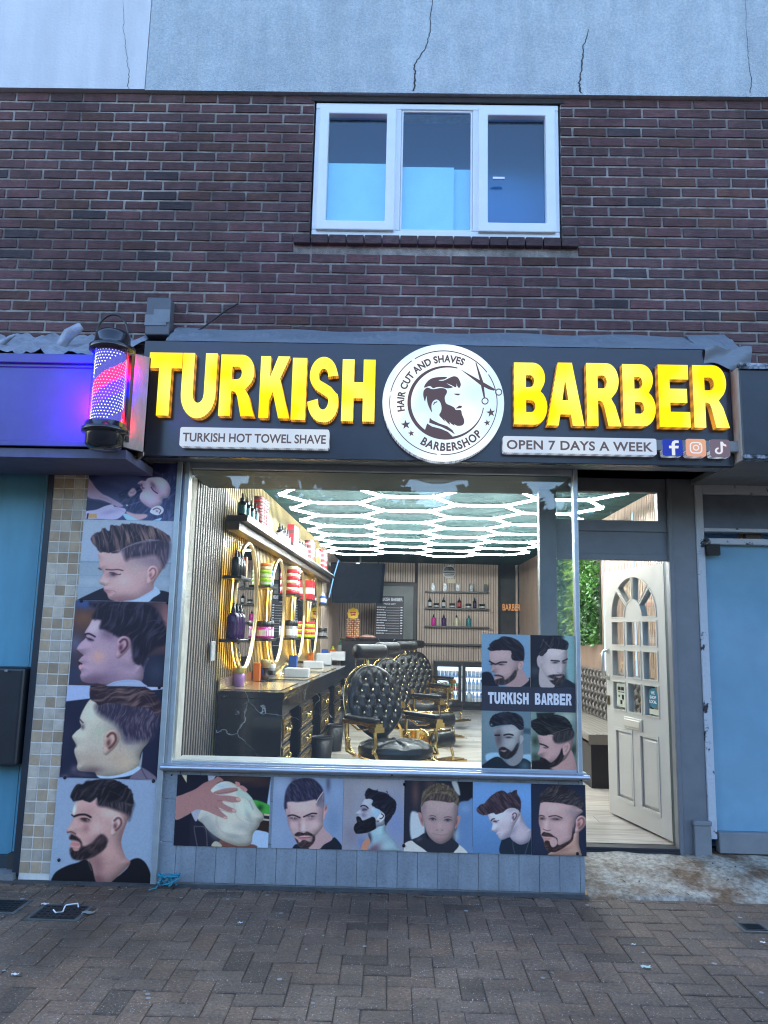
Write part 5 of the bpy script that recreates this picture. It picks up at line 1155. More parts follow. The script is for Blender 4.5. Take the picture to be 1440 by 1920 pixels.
for zb_, kind_ in ((FLOOR+.1,'w'),(.461,'c'),(.701,'s')):
    for k in range(13):
        x = fx0+.085+k*.069
        if abs(x-mid) < .05: continue
        if kind_ == 'c' and x < mid: item('tin', (x,FY+.12,zb_), .03, .125, CAN[(1,1,0,0,0,0,3)[min(k,6)]], CAN[2], None, 'drink_can', 'green-topped %s can on the middle fridge shelf' % ('orange','orange','red','red','red','red','blue')[min(k,6)], 'can', FGp)
        elif kind_ == 's': item('tin', (x,FY+.12,zb_), .03, .10, CAN[3], PWH, None, 'drink_can', 'small pale blue can on the top fridge shelf', 'can', FGp)
        elif kind_ == 'w' and k == 8: item('spray', (x,FY+.11,zb_), .045, .27, CAN[4], CAN[2], None, 'milk_bottle', 'white milk bottle low in the right fridge door', 'bottle', FGp)
        else: item('spray', (x,FY+.12,zb_), .03, .22, CAN[3], PBL, PWH, 'water_bottle', 'blue-capped water bottle on the %s fridge shelf' % ('lowest' if kind_ == 'w' else 'middle'), 'bottle', FGp)
TY = 7.6
tv = thing('television', 'black flat television hung under the ceiling at the back', 'television', (-.6,TY,2.0))
A, B_, C_, D_ = aty(620,1054,TY), aty(717,1056,TY+.25), aty(711,1131,TY+.2), aty(622,1130,TY-.05)
b = MB(); nrm = Vector((.05,.05,0)); b.hexa([D_,C_,C_+nrm,D_+nrm],[A,B_,B_+nrm,A+nrm]); b.build('screen', mat('screen_black', (.006,.008,.014), .6, spec=.06), tv)
b = MB(); m_ = (A+B_)/2+nrm; b.tube([m_+Vector((0,.03,-.2)), m_+Vector((0,.03,.3))], .02, 8); b.build('ceiling_bracket', BLACK, tv)
b = MB(); q = aty(671,1056,TY+.11); b.box(q.x-.03,q.x+.03,q.y-.012,q.y-.002,q.z-.012,q.z+.006); b.build('badge', PWH, tv)
b = MB(); q0, q1 = aty(635,1050,TY-.2), aty(617,1120,TY-.2); b.tube([q0, q0.lerp(q1,.4)+Vector((-.01,0,0)), q1], .009, 6); tag(b.build('glow_strip', emit_mat('blue_reflection', (.25,.55,1.0), 1.8)), 'thin blue glowing line added for a reflection in front of the television', 'light')  # glowing tube added in place of a reflected blue line
b = MB(); b.box(2.0,2.28,YB-.005,YB+.3,FLOOR,2.5); tag(b.build('side_doorway', mat('dark_opening', (.03,.028,.027), .7)), 'dark doorway at the right end of the back wall', 'doorway')
ns = thing('reflected_word', 'small orange glowing word added for a mirror reflection at the right end of the back wall', 'sign', (2.4,9.7,1.7))  # glowing letters stand in for a word reflected in a mirror
a, c = aty(967,1145,9.7), aty(1012,1131,9.7); text('lettering','BARBER',emit_mat('orange_reflection', (1.0,.42,.14), .8),ns,2.0,2.33,a.z,.12,9.7,.01,.006)
# ---- bench and plant wall on the right
bn = thing('tufted_bench', 'dark buttoned leather bench along the right hand wall', 'bench', (2.0,4.5,FLOOR))
y0, y1 = 2.43, 6.9
b = MB(); b.box(1.76,XRW-.02,y0,y1,FLOOR,.50); b.build('base', mat('bench_black', (.012,.012,.016), .4), bn)
b = MB()
def seat(u, v): x = 1.74+.50*v; return (x, y0+(y1-y0)*u, .50+.085+.006*math.cos(2*math.pi*x/.055)-(.05*max(0,(.06-v)/.06)**2))
b.grid(seat, 60, 50); b.quad((1.74,y0,.50),(2.3,y0,.50),(2.3,y0,.585),(1.74,y0,.585)); b.build('seat', mat('ribbed_seat', (.16,.14,.115), .38), bn)
b = MB()
def bkr(u, v):
    y = y0+(y1-y0)*u; z_ = .585+.50*v; d = 0
    p, q = y/.15, z_/.165
    for s_ in (1,-1):
        w_ = (p+s_*q) % 1.0; w_ = min(w_,1-w_); d += .028*math.exp(-(w_/.11)**2)
    x = 2.225+.08*v+d*(1-abs(2*v-1)**6)
    return (min(x,XRW-.022) if v < .999 else XRW-.02, y, z_)
b.grid(bkr, 420, 46); b.build('backrest', mat('grey_leather', (.05,.042,.035), .5), bn)
b = MB()
def side(u, v): return (2.225+.08*v+.06*u, y0+.002, .585+.5*v)
b.grid(side, 3, 3); b.build('end_cap', LEA, bn)
pw = thing('plant_panel', 'panel of mixed green artificial leaves on the right hand wall', 'plant panel', (XRW-.05,5.3,1.4))
LG = [mat('leaf_dark', (.025,.085,.02), .45), mat('leaf_mid', (.06,.17,.03), .45), mat('leaf_lime', (.22,.36,.03), .45)]
b = MB(); r = random.Random(31); py0, py1, pz0, pz1 = 4.15, 7.4, 1.36, 2.55
for k in range(5200):
    y = r.uniform(py0,py1); z_ = r.uniform(pz0,pz1); k1 = math.sin(3.1*y+1)+math.sin(5*z_+2*y)
    lime = 4.9 < y < 5.6 and r.random() < .7
    m_ = 2 if lime else (1 if k1 > .4 or r.random() < .25 else 0)
    L_ = r.uniform(.035,.07)*(1.7 if lime else 1); w_ = L_*(.14 if lime else .32)
    a = r.uniform(0,6.28); tl = r.uniform(.2,1.1); d = Vector((-math.sin(tl), math.cos(a)*math.cos(tl), math.sin(a)*math.cos(tl))); s_ = d.cross(Vector((r.random()-.5,r.random()-.5,r.random()-.5))).normalized()*w_
    c = Vector((XRW-.03-r.uniform(0,.06),y,z_)); b.add([c, c+d*L_*.5+s_, c+d*L_, c+d*L_*.5-s_], [(0,1,2,3)], m_)
kind(b.build('leaves', LG, pw), 'stuff')
b = MB(); b.box(XRW-.03,XRW-.023,py0,py1,pz0,pz1); b.build('backing', mat('panel_green', (.012,.03,.01), .8), pw)
# ================================================================== PRINTED PORTRAIT BOARDS
# each print is painted here, shape by shape, into a picture that the flat board carries
ILL = (.62, .87, 1.24)      # colour of the daylight in front of the shop, so the inks are true surface colours
def _h2(c): return np.array([int(c[i:i+2], 16)/255 for i in (0, 2, 4)])
def _spl(pts, closed, k=5):
    n = len(pts); P = np.array(pts, float); o = []
    if n < 3: return P
    for i in range(n if closed else n-1):
        g = lambda j: P[j % n] if closed else P[min(max(j, 0), n-1)]
        p0, p1, p2, p3 = g(i-1), g(i), g(i+1), g(i+2)
        for q in range(k):
            t = q/k; o.append(.5*((2*p1)+(-p0+p2)*t+(2*p0-5*p1+4*p2-p3)*t*t+(-p0+3*p1-3*p2+p3)*t**3))
    if not closed: o.append(P[-1])
    return np.array(o)
_rng = np.random.RandomState(5); _TAB = _rng.rand(256, 256)
def _vn(x, y):
    xi, yi = np.floor(x).astype(int), np.floor(y).astype(int); fx, fy = x-xi, y-yi; fx = fx*fx*(3-2*fx); fy = fy*fy*(3-2*fy)
    g = lambda a, b: _TAB[a % 256, b % 256]
    return (g(xi,yi)*(1-fx)+g(xi+1,yi)*fx)*(1-fy)+(g(xi,yi+1)*(1-fx)+g(xi+1,yi+1)*fx)*fy
class Print:
    def __init__(s, TL, TR, BL, BR, h=230):
        TL, TR, BL, BR = (np.array(q, float) for q in (TL, TR, BL, BR))
        asp = np.linalg.norm(TR-TL)/np.linalg.norm(BL-TL); s.H = h; s.Wd = max(40, int(h*asp))
        u, v = np.meshgrid((np.arange(s.Wd)+.5)/s.Wd, (np.arange(s.H)+.5)/s.H)
        g = lambda k: (TL[k]*(1-u)+TR[k]*u)*(1-v)+(BL[k]*(1-u)+BR[k]*u)*v
        s.X, s.Y = g(0), g(1); s.px = np.linalg.norm(BL-TL)/h; s.im = np.zeros((s.H, s.Wd, 3)); s.last = None; s.clip = None
    def dist(s, P, closed):
        big = np.full(s.X.shape, 1e9); ins = np.zeros(s.X.shape, bool); n = len(P)
        for i in range(n if closed else n-1):
            (x0, y0), (x1, y1) = P[i], P[(i+1) % n]; dx, dy = x1-x0, y1-y0; L2 = dx*dx+dy*dy+1e-9
            t = np.clip(((s.X-x0)*dx+(s.Y-y0)*dy)/L2, 0, 1); d = (s.X-x0-t*dx)**2+(s.Y-y0-t*dy)**2; big = np.minimum(big, d)
            if closed and y0 != y1:
                c = (s.Y < y0) != (s.Y < y1); ins ^= c & (s.X < x0+(s.Y-y0)*dx/dy)
        d = np.sqrt(big); return np.where(ins, d, -d) if closed else d
    def mix(s, a, c):
        if s.clip is not None: a = a*s.clip
        s.im = s.im*(1-a[..., None])+c*a[..., None]
    def run(s, txt):
        for ln in txt.strip().split('\n'):
            w = ln.split()
            if not w: continue
            o = w[0]
            pts = lambda k: [tuple(map(float, q.split(','))) for q in w[k:]]
            if o == 'bg': s.im[:] = _h2(w[1])
            elif o == 'gr':   # vertical blend of two ground colours
                t = np.clip((s.Y-float(w[3]))/(float(w[4])-float(w[3])), 0, 1)[..., None]; s.im = _h2(w[1])*(1-t)+_h2(w[2])*t
            elif o in 'pP':
                d = s.dist(_spl(pts(3), True) if o == 'p' else np.array(pts(3)), True); bl = max(float(w[2])*1.3, 1.6*s.px)
                a = np.clip(.5+d/bl, 0, 1); a = a*a*(3-2*a); s.last = a if s.clip is None else a*s.clip; s.ld = d; s.mix(a, _h2(w[1]))
            elif o == 'h':    # hair: c1 c2 angle strand blur pts
                d = s.dist(_spl(pts(6), True, 4), True); st = float(w[4]); an = R(float(w[3])); bl = max(float(w[5]), 1.1*s.px)
                wx = 18*np.sin(s.Y/70)+14*np.sin(s.X/55); q = (s.X+wx)*math.sin(an)+(s.Y+wx)*math.cos(an); r_ = (s.X)*math.cos(an)-s.Y*math.sin(an)
                n = _vn(q/st, r_/(st*6))*.6+_vn(q/(st*.45)+40, r_/(st*3.5))*.4
                d = d+(n-.5)*st*1.1; a = np.clip(.5+d/bl, 0, 1); s.last = a
                t = np.clip((n-.42)*2.6, 0, 1)[..., None]; s.mix(a, _h2(w[1])*(1-t)+_h2(w[2])*t)
            elif o == 'b':
                cx, cy = map(float, w[2].split(',')); rx, ry = map(float, w[3].split(',')); an = R(float(w[4])); dx, dy = s.X-cx, s.Y-cy
                u, v = dx*math.cos(an)+dy*math.sin(an), -dx*math.sin(an)+dy*math.cos(an); s.mix(float(w[5])*np.exp(-1.1*((u/rx)**2+(v/ry)**2)), _h2(w[1]))
            elif o == 's':
                d = s.dist(_spl(pts(4), False), False); wd = float(w[2]); bl = max(float(w[3])*1.3, s.px); c_ = _h2(w[1]); thin = wd <= 7.5 and c_.mean() > .28; wd = wd*.8 if wd > 8 else wd; s.mix(np.clip((wd-d)/bl+.5, 0, 1)*min(1, wd/(.5*s.px))*(.32 if thin else 1), c_)
            elif o == 'k':
                s.clip = s.last; d = np.clip(s.ld, 0, None); w_ = min(.75*d.max(), 190)+1e-6
                for _ in range(2): d = (d+np.roll(d,1,0)+np.roll(d,-1,0)+np.roll(d,1,1)+np.roll(d,-1,1)+np.roll(d,2,0)+np.roll(d,-2,0)+np.roll(d,2,1)+np.roll(d,-2,1))/9
                q = np.clip(1-d/w_, 0, 1); gy, gx = np.gradient(d/s.px); sh = (gx*.55+gy*.75)*q**1.6      # rounded form lit from the upper left of the print
                s.im = s.im*(1+s.last[..., None]*(np.clip(sh, -1, 1)*.30-.20*q**3)[..., None])
            elif o == 'n': s.clip = None
            elif o == 'e':    # an ear: skin, shadow, centre, height, tilt, flip
                cx, cy = map(float, w[3].split(',')); hh = float(w[4]); an = R(float(w[5])); fl = float(w[6]); ca, sa = math.cos(an), math.sin(an)
                T = lambda P: ' '.join('%.1f,%.1f' % (cx+hh*(fl*x*ca-y*sa), cy+hh*(fl*x*sa+y*ca)) for x, y in P)
                s.run('p %s %.1f %s' % (w[1], hh*.05, T([(-.22,.12),(-.28,-.2),(-.16,-.46),(.06,-.54),(.27,-.42),(.35,-.15),(.26,.12),(.10,.36),(-.04,.52),(-.18,.48),(-.22,.3)])))
                s.run('k'); s.run('s %s %.1f %.1f %s' % (w[2], hh*.055, hh*.06, T([(-.14,-.22),(-.02,-.38),(.13,-.36),(.21,-.16),(.14,.06),(.02,.22)])))
                s.run('b %s %.1f,%.1f %.1f,%.1f %s .9' % (w[2], cx+hh*(-.06*fl*ca-.02*(-sa)), cy+hh*(-.06*fl*sa+.02*ca), hh*.10, hh*.17, w[5])); s.run('n')
    def finish(s):
        im = s.im; im = (im*2+np.roll(im,1,0)*.5+np.roll(im,-1,0)*.5+np.roll(im,1,1)*.5+np.roll(im,-1,1)*.5)/4      # the softness of a printed enlargement
        g = (_rng.rand(s.H, s.Wd, 1)-.5)*.022+(_vn(s.X/(2.5*s.px), s.Y/(2.5*s.px))[..., None]-.5)*.03; return np.clip(im*(1+1.6*g)+g*.2, 0, 1)
    def image(s, name):
        im = s.finish()
        im = np.where(im <= .04045, im/12.92, ((im+.055)/1.055)**2.4)/np.array(ILL)*getattr(s, 'gain', 1.0); im = np.clip(im, 0, .9)
        I = bpy.data.images.new(name, s.Wd, s.H, alpha=False, float_buffer=True); I.colorspace_settings.name = 'Non-Color'
        buf = np.ones((s.H, s.Wd, 4), np.float32); buf[..., :3] = im[::-1]; I.pixels.foreach_set(buf.ravel()); I.pack(); return I
def print_mat(img, rough=.32):
    m = bpy.data.materials.new('printed_'+img.name); m.use_nodes = True; n = m.node_tree.nodes; p = n['Principled BSDF']; t = n.new('ShaderNodeTexImage'); t.image = img; t.interpolation = 'Cubic'
    uv = n.new('ShaderNodeUVMap'); uv.uv_map = 'UVMap'; m.node_tree.links.new(uv.outputs[0], t.inputs[0]); m.node_tree.links.new(t.outputs[0], p.inputs['Base Color']); p.inputs['Roughness'].default_value = rough; return m
EDGE = mat('board_edge', (.5,.52,.55), .5)
def board(name, quadpx, y, thick, img, parent=None, lean=0.0):
    """quadpx: TL TR BR BL photograph pixels; the board is an upright panel with its own thickness"""
    Q = [aty(px, py, y) for px, py in quadpx]; x0 = (Q[0].x+Q[3].x)/2; x1 = (Q[1].x+Q[2].x)/2; z1 = (Q[0].z+Q[1].z)/2; z0 = (Q[2].z+Q[3].z)/2
    return board_at(name, x0, x1, z0, z1, y, thick, img, parent)
def board_at(name, x0, x1, z0, z1, y, thick, img, parent=None):
    b = MB(); b.box(x0, x1, y, y+thick, z0, z1); b.m = [1]*6; b.m[2] = 0
    o = b.build(name, [print_mat(img), EDGE], parent); me = o.data; uv = me.uv_layers.new(name='UVMap')
    for li in me.polygons[2].loop_indices:
        vi = me.loops[li].vertex_index; c = b.v[vi]; uv.data[li].uv = ((c[0]-x0)/(x1-x0), (c[2]-z0)/(z1-z0))
    return o
def poster(name, label, org, sc_, corners, y, txt, group, screws=(), thick=.004, gain=(1,1,1)):
    P = Print(*corners); P.run(txt); P.gain = np.array(gain); img = P.image(name)
    TL, TR, BL, BR = corners; f = lambda q: (org[0]+q[0]/sc_, org[1]+q[1]/sc_)
    o = board('portrait_board', [f(TL), f(TR), f(BR), f(BL)], y, thick, img); tag(o, label, 'poster', group)
    if screws:
        for q in screws:
            b = MB(); p = aty(*f(q), y-.003); b.lathe((p.x, y, p.z), [(.0095,0),(.0095,.003),(.005,.006)], 10, axis=(0,-1,0)); b.build('screw', BLACK, o)
    return o
LG_, BG_ = 'portrait boards on the pier', 'portrait boards on the stall riser'
poster('shave', 'topmost pier board: reclining bearded man being shaved', (155,860), 7.2, ((105,48),(1378,60),(32,815),(1318,846)), -.012, '''
bg 353c68
b 4a5384 640,240 260,170 0 .8
p 1b1c44 70 60,20 380,30 300,150 130,290 60,200
p 1d1e46 60 715,10 1160,20 1140,180 1050,240 900,255 790,250 735,180
b 5a4a70 1000,190 80,18 25 .6
b 4d5788 480,360 160,40 20 .5
p 1e2148 30 40,560 240,580 420,620 420,660 200,690 40,700
h 262c52 4a4f74 70 16 24 1060,225 1190,205 1280,300 1312,430 1290,560 1330,860 1100,860 1000,830 880,800 960,720 1090,660 1060,600 1090,540 1160,520
p c6a6c2 14 742,338 792,298 850,302 878,266 960,250 1060,254 1130,296 1176,366 1182,440 1150,520 1080,545 1062,610 980,668 900,700 840,640 770,560 775,480 805,440 775,400 790,360
k
b e2c6da 1060,330 90,70 20 .7
b a886a8 820,340 40,60 0 .5
b 5d4a66 950,360 34,62 -32 .85
b 8d7090 1000,440 40,50 -30 .5
b d6bace 880,500 70,60 0 .6
b 8c6f90 900,640 80,40 20 .6
s 33294a 7 6 925,385 950,425 985,455 1012,470
s 5a3a58 8 8 798,352 806,392 826,400
n
h 22284e 454a70 40 14 22 700,395 775,390 800,440 770,480 765,545 830,620 930,690 850,745 770,755 640,715 570,640 520,600 480,470 590,425
p b59bb4 22 612,468 650,415 690,398 724,440 712,482 660,512 630,512
s 4a3a5c 7 8 640,460 680,465 700,440
p dcbac6 8 903,716 955,655 1040,638 1090,685 1072,738 1010,765 950,752
s 5a4060 9 6 950,690 1000,670 1050,700 1030,740
b 5a4060 1000,710 20,14 40 .8
p b58d98 20 585,715 700,745 850,750 860,790 740,835 640,810
p 8fb2e6 8 538,752 598,748 745,835 610,838
p 8fb2e6 8 938,838 1062,800 1020,850
p 9d86a8 16 55,268 110,300 180,400 270,480 350,515 540,628 480,655 370,605 250,560 60,510
s 6a5478 6 8 230,520 300,540 390,590
p aea2c6 10 30,715 180,688 300,640 400,618 432,650 560,672 575,720 490,800 400,822 200,812 30,808
b 8a7ba8 360,720 120,30 -10 .6
s 776896 5 6 420,660 500,690 550,715
P b98a58 6 72,748 182,742 190,800 76,806
P 1a1c30 6 56,740 80,735 66,810 46,810
s 8a86de 6 5 610,634 700,606 790,578
b ffffff 596,632 12,12 0 .9
''', LG_, [(540,75),(1285,66)], gain=(1.15,1.6,2.0))
poster('quiff_boy', 'pier board second from top: boy in side view with a tall streaked quiff', (140,970), 7.2, ((128,22),(1428,58),(28,1118),(1340,1150)), -.0125, '''
gr a2bfe8 96b4dc 40 600
P 8aa6c6 10 0,590 1440,620 1440,1200 0,1200
P 7d9abc 12 0,596 1440,628 1440,640 0,612
s 54708e 5 4 70,592 340,600
s 54708e 5 4 1220,626 1400,632
b a5c0de 200,870 200,60 2 .6
b a5c0de 1300,900 200,60 2 .6
s 6d8aac 6 6 40,778 360,788
s 6d8aac 6 6 1150,800 1400,800
s 6d8aac 6 6 30,945 330,950
p 1c2036 8 20,1120 180,1040 340,970 400,960 460,1050 520,1160 20,1160
p 1c2036 8 1000,1150 1060,1080 1150,990 1350,1060 1350,1160
p c2a6b2 10 338,470 640,480 760,420 1000,400 1210,440 1262,560 1200,690 1130,790 1062,905 1062,1010 900,1120 700,1140 560,1130 462,1100 430,1030 392,985 388,945 398,925 345,905 328,870 352,820 382,760 360,715 330,680 332,580
k
b d4bac4 520,560 130,80 0 .5
b d8c0ca 650,850 130,110 0 .7
b 9a7f92 1000,980 150,100 -30 .7
b 8d8299 900,560 200,130 -15 .75
b 7a7290 1080,600 150,110 0 .7
b b9aeb8 820,700 120,100 0 .5
b dccad2 410,870 50,30 0 .8
b 9b7f92 480,790 80,40 10 .7
b 8e6c80 620,1090 160,40 -5 .7
n
h 34304a 6a6078 100 16 60 650,480 640,425 820,350 1040,310 1240,300 1296,360 1280,520 1230,640 1190,690 1160,600 1080,520 920,540 760,560 690,590
h 221c32 7a6a72 98 30 14 340,470 290,400 222,310 235,260 300,205 350,190 400,140 470,180 490,105 560,110 620,120 650,85 720,90 760,80 830,85 900,95 980,110 1080,140 1230,220 1294,270 1290,330 1180,320 1040,300 960,320 800,360 660,420 600,470 520,492 430,480
s c8bac2 5 5 500,478 560,455 640,440 700,405 800,360 900,330 1000,305 1080,318
s b09a9c 5 6 500,150 500,260 480,340
s b09a9c 5 6 660,130 650,250 620,340
s a08c92 5 6 800,170 760,250 700,320
s 8f7a80 4 5 370,180 360,300 380,400
s 8f7a80 4 5 890,190 860,240 800,280
s 4a3a4c 10 7 420,706 500,712 580,708 650,722
b 3a2c44 520,772 44,26 10 .95
s 33263c 6 5 470,750 520,752 580,776 620,770
s 4a3a4c 8 6 322,690 355,708
s 7a5264 7 6 392,985 450,992 520,994 548,1008
b a8788a 460,1012 50,14 8 .7
s 8a6a7c 5 6 398,925 430,915 450,895
e d8b6c0 8a5f70 1035,785 240 10 1
p a4c6f0 10 650,1130 800,1110 950,1040 1050,980 1080,935 1150,1020 1050,1090 960,1150 700,1150
s 7d9cc4 6 6 700,1125 900,1080 1080,980
''', LG_, [(85,1128),(1255,1150)])
poster('curly_fade', 'middle pier board: curly dark-haired young man facing left before a brown blur', (120,1120), 6.857, ((160,40),(1412,66),(50,1120),(1318,1160)), -.013, '''
bg 3f3644
b 6a5046 260,270 200,160 0 .9
b 9a7480 1340,320 120,300 0 .9
b 355294 260,80 200,70 0 1
b 5a6690 150,600 100,120 0 .8
b 2b3a5e 120,1000 120,200 0 .9
P 242a44 60 1000,760 1100,760 1420,700 1420,1200 990,1200
b 3a4a66 1180,960 120,140 0 .6
s 5a6684 8 14 1080,790 1030,880 1015,960
p a795b4 10 380,285 500,290 700,300 900,400 900,700 920,860 1000,880 990,1080 760,1140 520,1120 420,1100 330,1100 230,1075 200,1010 215,960 184,910 190,870 225,860 180,825 220,770 240,748 195,715 160,670 200,600 265,540 290,500 268,460 330,360
k
b c9c6dc 400,390 120,90 0 .8
b c2a4b0 440,770 130,120 0 .7
b d0a890 440,760 60,50 0 .5
b 6a5878 420,1050 260,70 -8 .8
b 8a7a9c 600,960 120,160 0 .5
b b4a0bc 820,740 70,160 0 .6
b 9a849e 250,800 50,60 0 .4
b 5a4c6c 560,480 120,70 30 .6
b 6b6480 800,880 140,60 20 .3
n
h 1b1b2e 3a3a54 60 26 40 480,300 455,400 560,440 700,520 830,530 870,640 880,760 900,840 1020,880 1080,760 1180,660 1300,620 1340,450 1290,330 1312,350 1260,260 1180,130 1080,80 900,60 600,50 420,70 340,60 340,110 420,150 370,230 380,285
s 43435e 5 7 520,180 620,150 700,190
s 43435e 5 7 750,130 860,160 960,120
s 43435e 5 7 900,220 1000,190 1090,240
s 3a3a55 5 7 1080,320 1180,300 1240,350
s 3a3a55 5 7 600,110 690,95 760,120
e b298b0 4a2a44 745,650 285 14 1
s 2a2238 14 8 272,478 320,470 370,492 400,510
b 2c2640 335,545 42,22 15 .95
s 231c30 6 5 290,520 340,545 380,555
s 4a3448 9 7 165,680 200,715 240,745
p 2a1a2c 6 175,822 215,842 232,858 195,872
p c49cae 6 188,878 215,862 225,900 205,925 186,905
p 9ab2e0 8 520,1140 640,1085 800,1060 950,1072 1010,1110 1030,1160 540,1165
s 6b84b8 5 6 560,1135 720,1085 900,1080
''', LG_, [(218,46),(1330,70)])
poster('side_part_fade', 'pier board fourth from top: man in profile with swept brown hair and pale skin', (105,1280), 6.857, ((152,28),(1418,62),(40,1215),(1318,1250)), -.0135, '''
bg 1c2340
P 9bb8ee 6 100,0 450,0 440,205 100,245
P a9c4f0 6 1130,40 1440,60 1440,85 1240,100
b 2a3050 100,700 120,300 0 .4
b 5a5a74 230,1110 50,60 40 .8
b 4a4a64 330,1180 160,40 10 .8
b 6a6a88 110,1200 60,30 0 .6
p b9bcb8 8 450,215 560,230 800,300 1100,500 1220,640 1190,760 1110,860 1070,960 1062,1090 900,1180 640,1225 520,1190 480,1150 300,1135 262,1090 272,1030 240,930 232,870 252,800 215,725 208,690 260,630 325,570 305,480 360,340
k
b d0dcd8 470,420 150,160 0 .7
b ccd6cf 300,680 90,90 0 .6
b a89a94 420,1000 200,120 0 .6
b b09c90 800,980 200,160 0 .6
b 6a5a66 470,1130 160,50 -5 .8
b c6bca8 900,1080 120,120 0 .5
b 87878f 760,600 140,90 20 .5
b a5bfae 560,640 110,90 0 .4
b 8c8a96 980,800 180,70 10 .6
n
h 2f2e48 64607a 80 13 90 520,290 540,400 640,470 760,540 830,640 880,760 1020,770 1160,760 1240,700 1310,560 1340,400 1250,300 1000,240 700,240
h 2a2333 6a5a60 15 22 12 440,200 440,110 470,45 620,40 900,40 1130,60 1260,120 1340,230 1360,350 1330,420 1280,400 1180,330 960,300 820,270 660,270 560,300 500,250
s 8d7c7e 5 6 560,110 720,90 860,130
s 8d7c7e 5 6 640,190 800,190 960,230
s 9a8a88 5 6 1060,90 1200,170 1270,290
s 7a6a6c 5 6 960,90 1120,150 1220,270 1260,350
s 6f6064 4 5 520,170 620,130 760,150
s 3a3048 10 7 305,470 330,500 350,520
b 4a4856 345,575 26,36 0 .8
e bfb0aa 5a3038 692,775 320 12 1
s 8d8078 6 8 780,640 820,730 820,880
b 2a2030 250,815 16,24 0 .6
p a8cdf6 8 515,1190 640,1205 800,1185 960,1130 1065,1070 1080,1110 960,1190 760,1225 600,1245
p 6d6a86 10 960,1200 1080,1110 1060,1080 1180,1140 1280,1250 960,1260
s 3a3a56 6 6 1090,1110 1130,1190 1170,1250
p 8ea2b4 8 1060,1060 1085,960 1108,890 1100,1000 1085,1080
''', LG_, [(1325,64),(110,1222),(1250,1262)])
poster('curly_crop_beard', 'bottom pier board: bearded man in black shirt with curly cropped hair', (85,1455), 6.545, ((172,10),(1388,62),(28,1300),(1300,1318)), -.014, '''
gr 8ba6ce 87a6cc 0 1300
b 93aed4 250,700 300,400 0 .4
s 7c98c0 4 6 100,930 500,930
s 7c98c0 4 6 950,945 1320,950
p 14161f 8 40,1310 110,1190 250,1110 380,1070 520,1030 600,1200 700,1320 40,1330
p 14161f 8 760,1320 900,1220 1010,1120 1040,1040 1140,1010 1230,1070 1290,1200 1300,1330
p bd9da2 8 400,310 640,280 900,330 1060,420 1010,560 960,690 930,830 980,990 1040,1060 980,1140 880,1230 760,1320 620,1310 560,1100 480,1030 320,1000 300,920 305,840 320,805 285,770 290,735 335,722 265,695 262,670 330,560 345,510 335,440
k
b e0f0f4 362,420 26,80 10 .9
b d2c4c4 800,470 150,70 10 .8
b d6bcc0 620,640 100,100 0 .7
b c9b0b4 330,660 60,50 0 .6
b a8868c 520,420 100,70 0 .5
b 8d5f6a 500,650 50,60 20 .5
b 8a6a72 950,640 50,150 10 .8
b 7a5a64 640,1080 90,160 -10 .7
b a8888c 820,1060 120,120 0 .5
b c4a4a4 780,940 90,70 0 .5
b 5a3c48 640,1270 80,70 0 .7
n
h 20202c 56525e 100 12 46 650,280 655,370 760,390 900,440 1010,490 1030,560 1070,440 1085,320 900,230 760,220
h 14151f 3c3a48 40 24 14 320,270 330,210 360,150 400,100 470,95 520,60 640,40 840,45 980,100 1060,190 1088,290 1085,360 980,330 860,320 740,340 665,360 640,270 600,300 550,325 470,300 410,305 350,310
s 56566a 5 6 420,160 470,200 440,250
s 56566a 5 6 600,140 680,170 750,150
s 56566a 5 6 800,190 880,220 950,270
s 4a4a5c 5 6 540,200 600,230 660,220
s 4a4a5c 5 6 700,100 780,110 860,150
s 1c161e 16 7 360,500 420,480 500,480 560,510
b 2c1c24 490,545 58,26 12 .95
b d8c8d0 520,542 16,9 10 .6
s 1c141a 6 5 440,530 500,525 545,545
s 1c161e 10 6 328,480 350,500
s 5a3840 9 7 270,700 320,690 370,718
h 1b1820 4e424a 60 12 26 300,740 330,722 400,760 440,810 460,870 560,830 680,720 760,780 745,870 690,930 600,990 520,1020 440,1040 340,1030 300,980 295,900 330,890 370,915 420,890 430,850 400,810 330,790 290,780
p b98088 7 310,830 360,820 420,840 400,870 330,860
p b08a8c 12 335,880 400,890 400,920 345,925
b 6a5560 640,800 110,70 -20 .45
e cdb6ba 5a3a44 872,618 255 12 1
s cfc0b8 6 7 520,1030 530,1090 560,1160
''', LG_, [(238,20),(1325,66),(165,1032)])
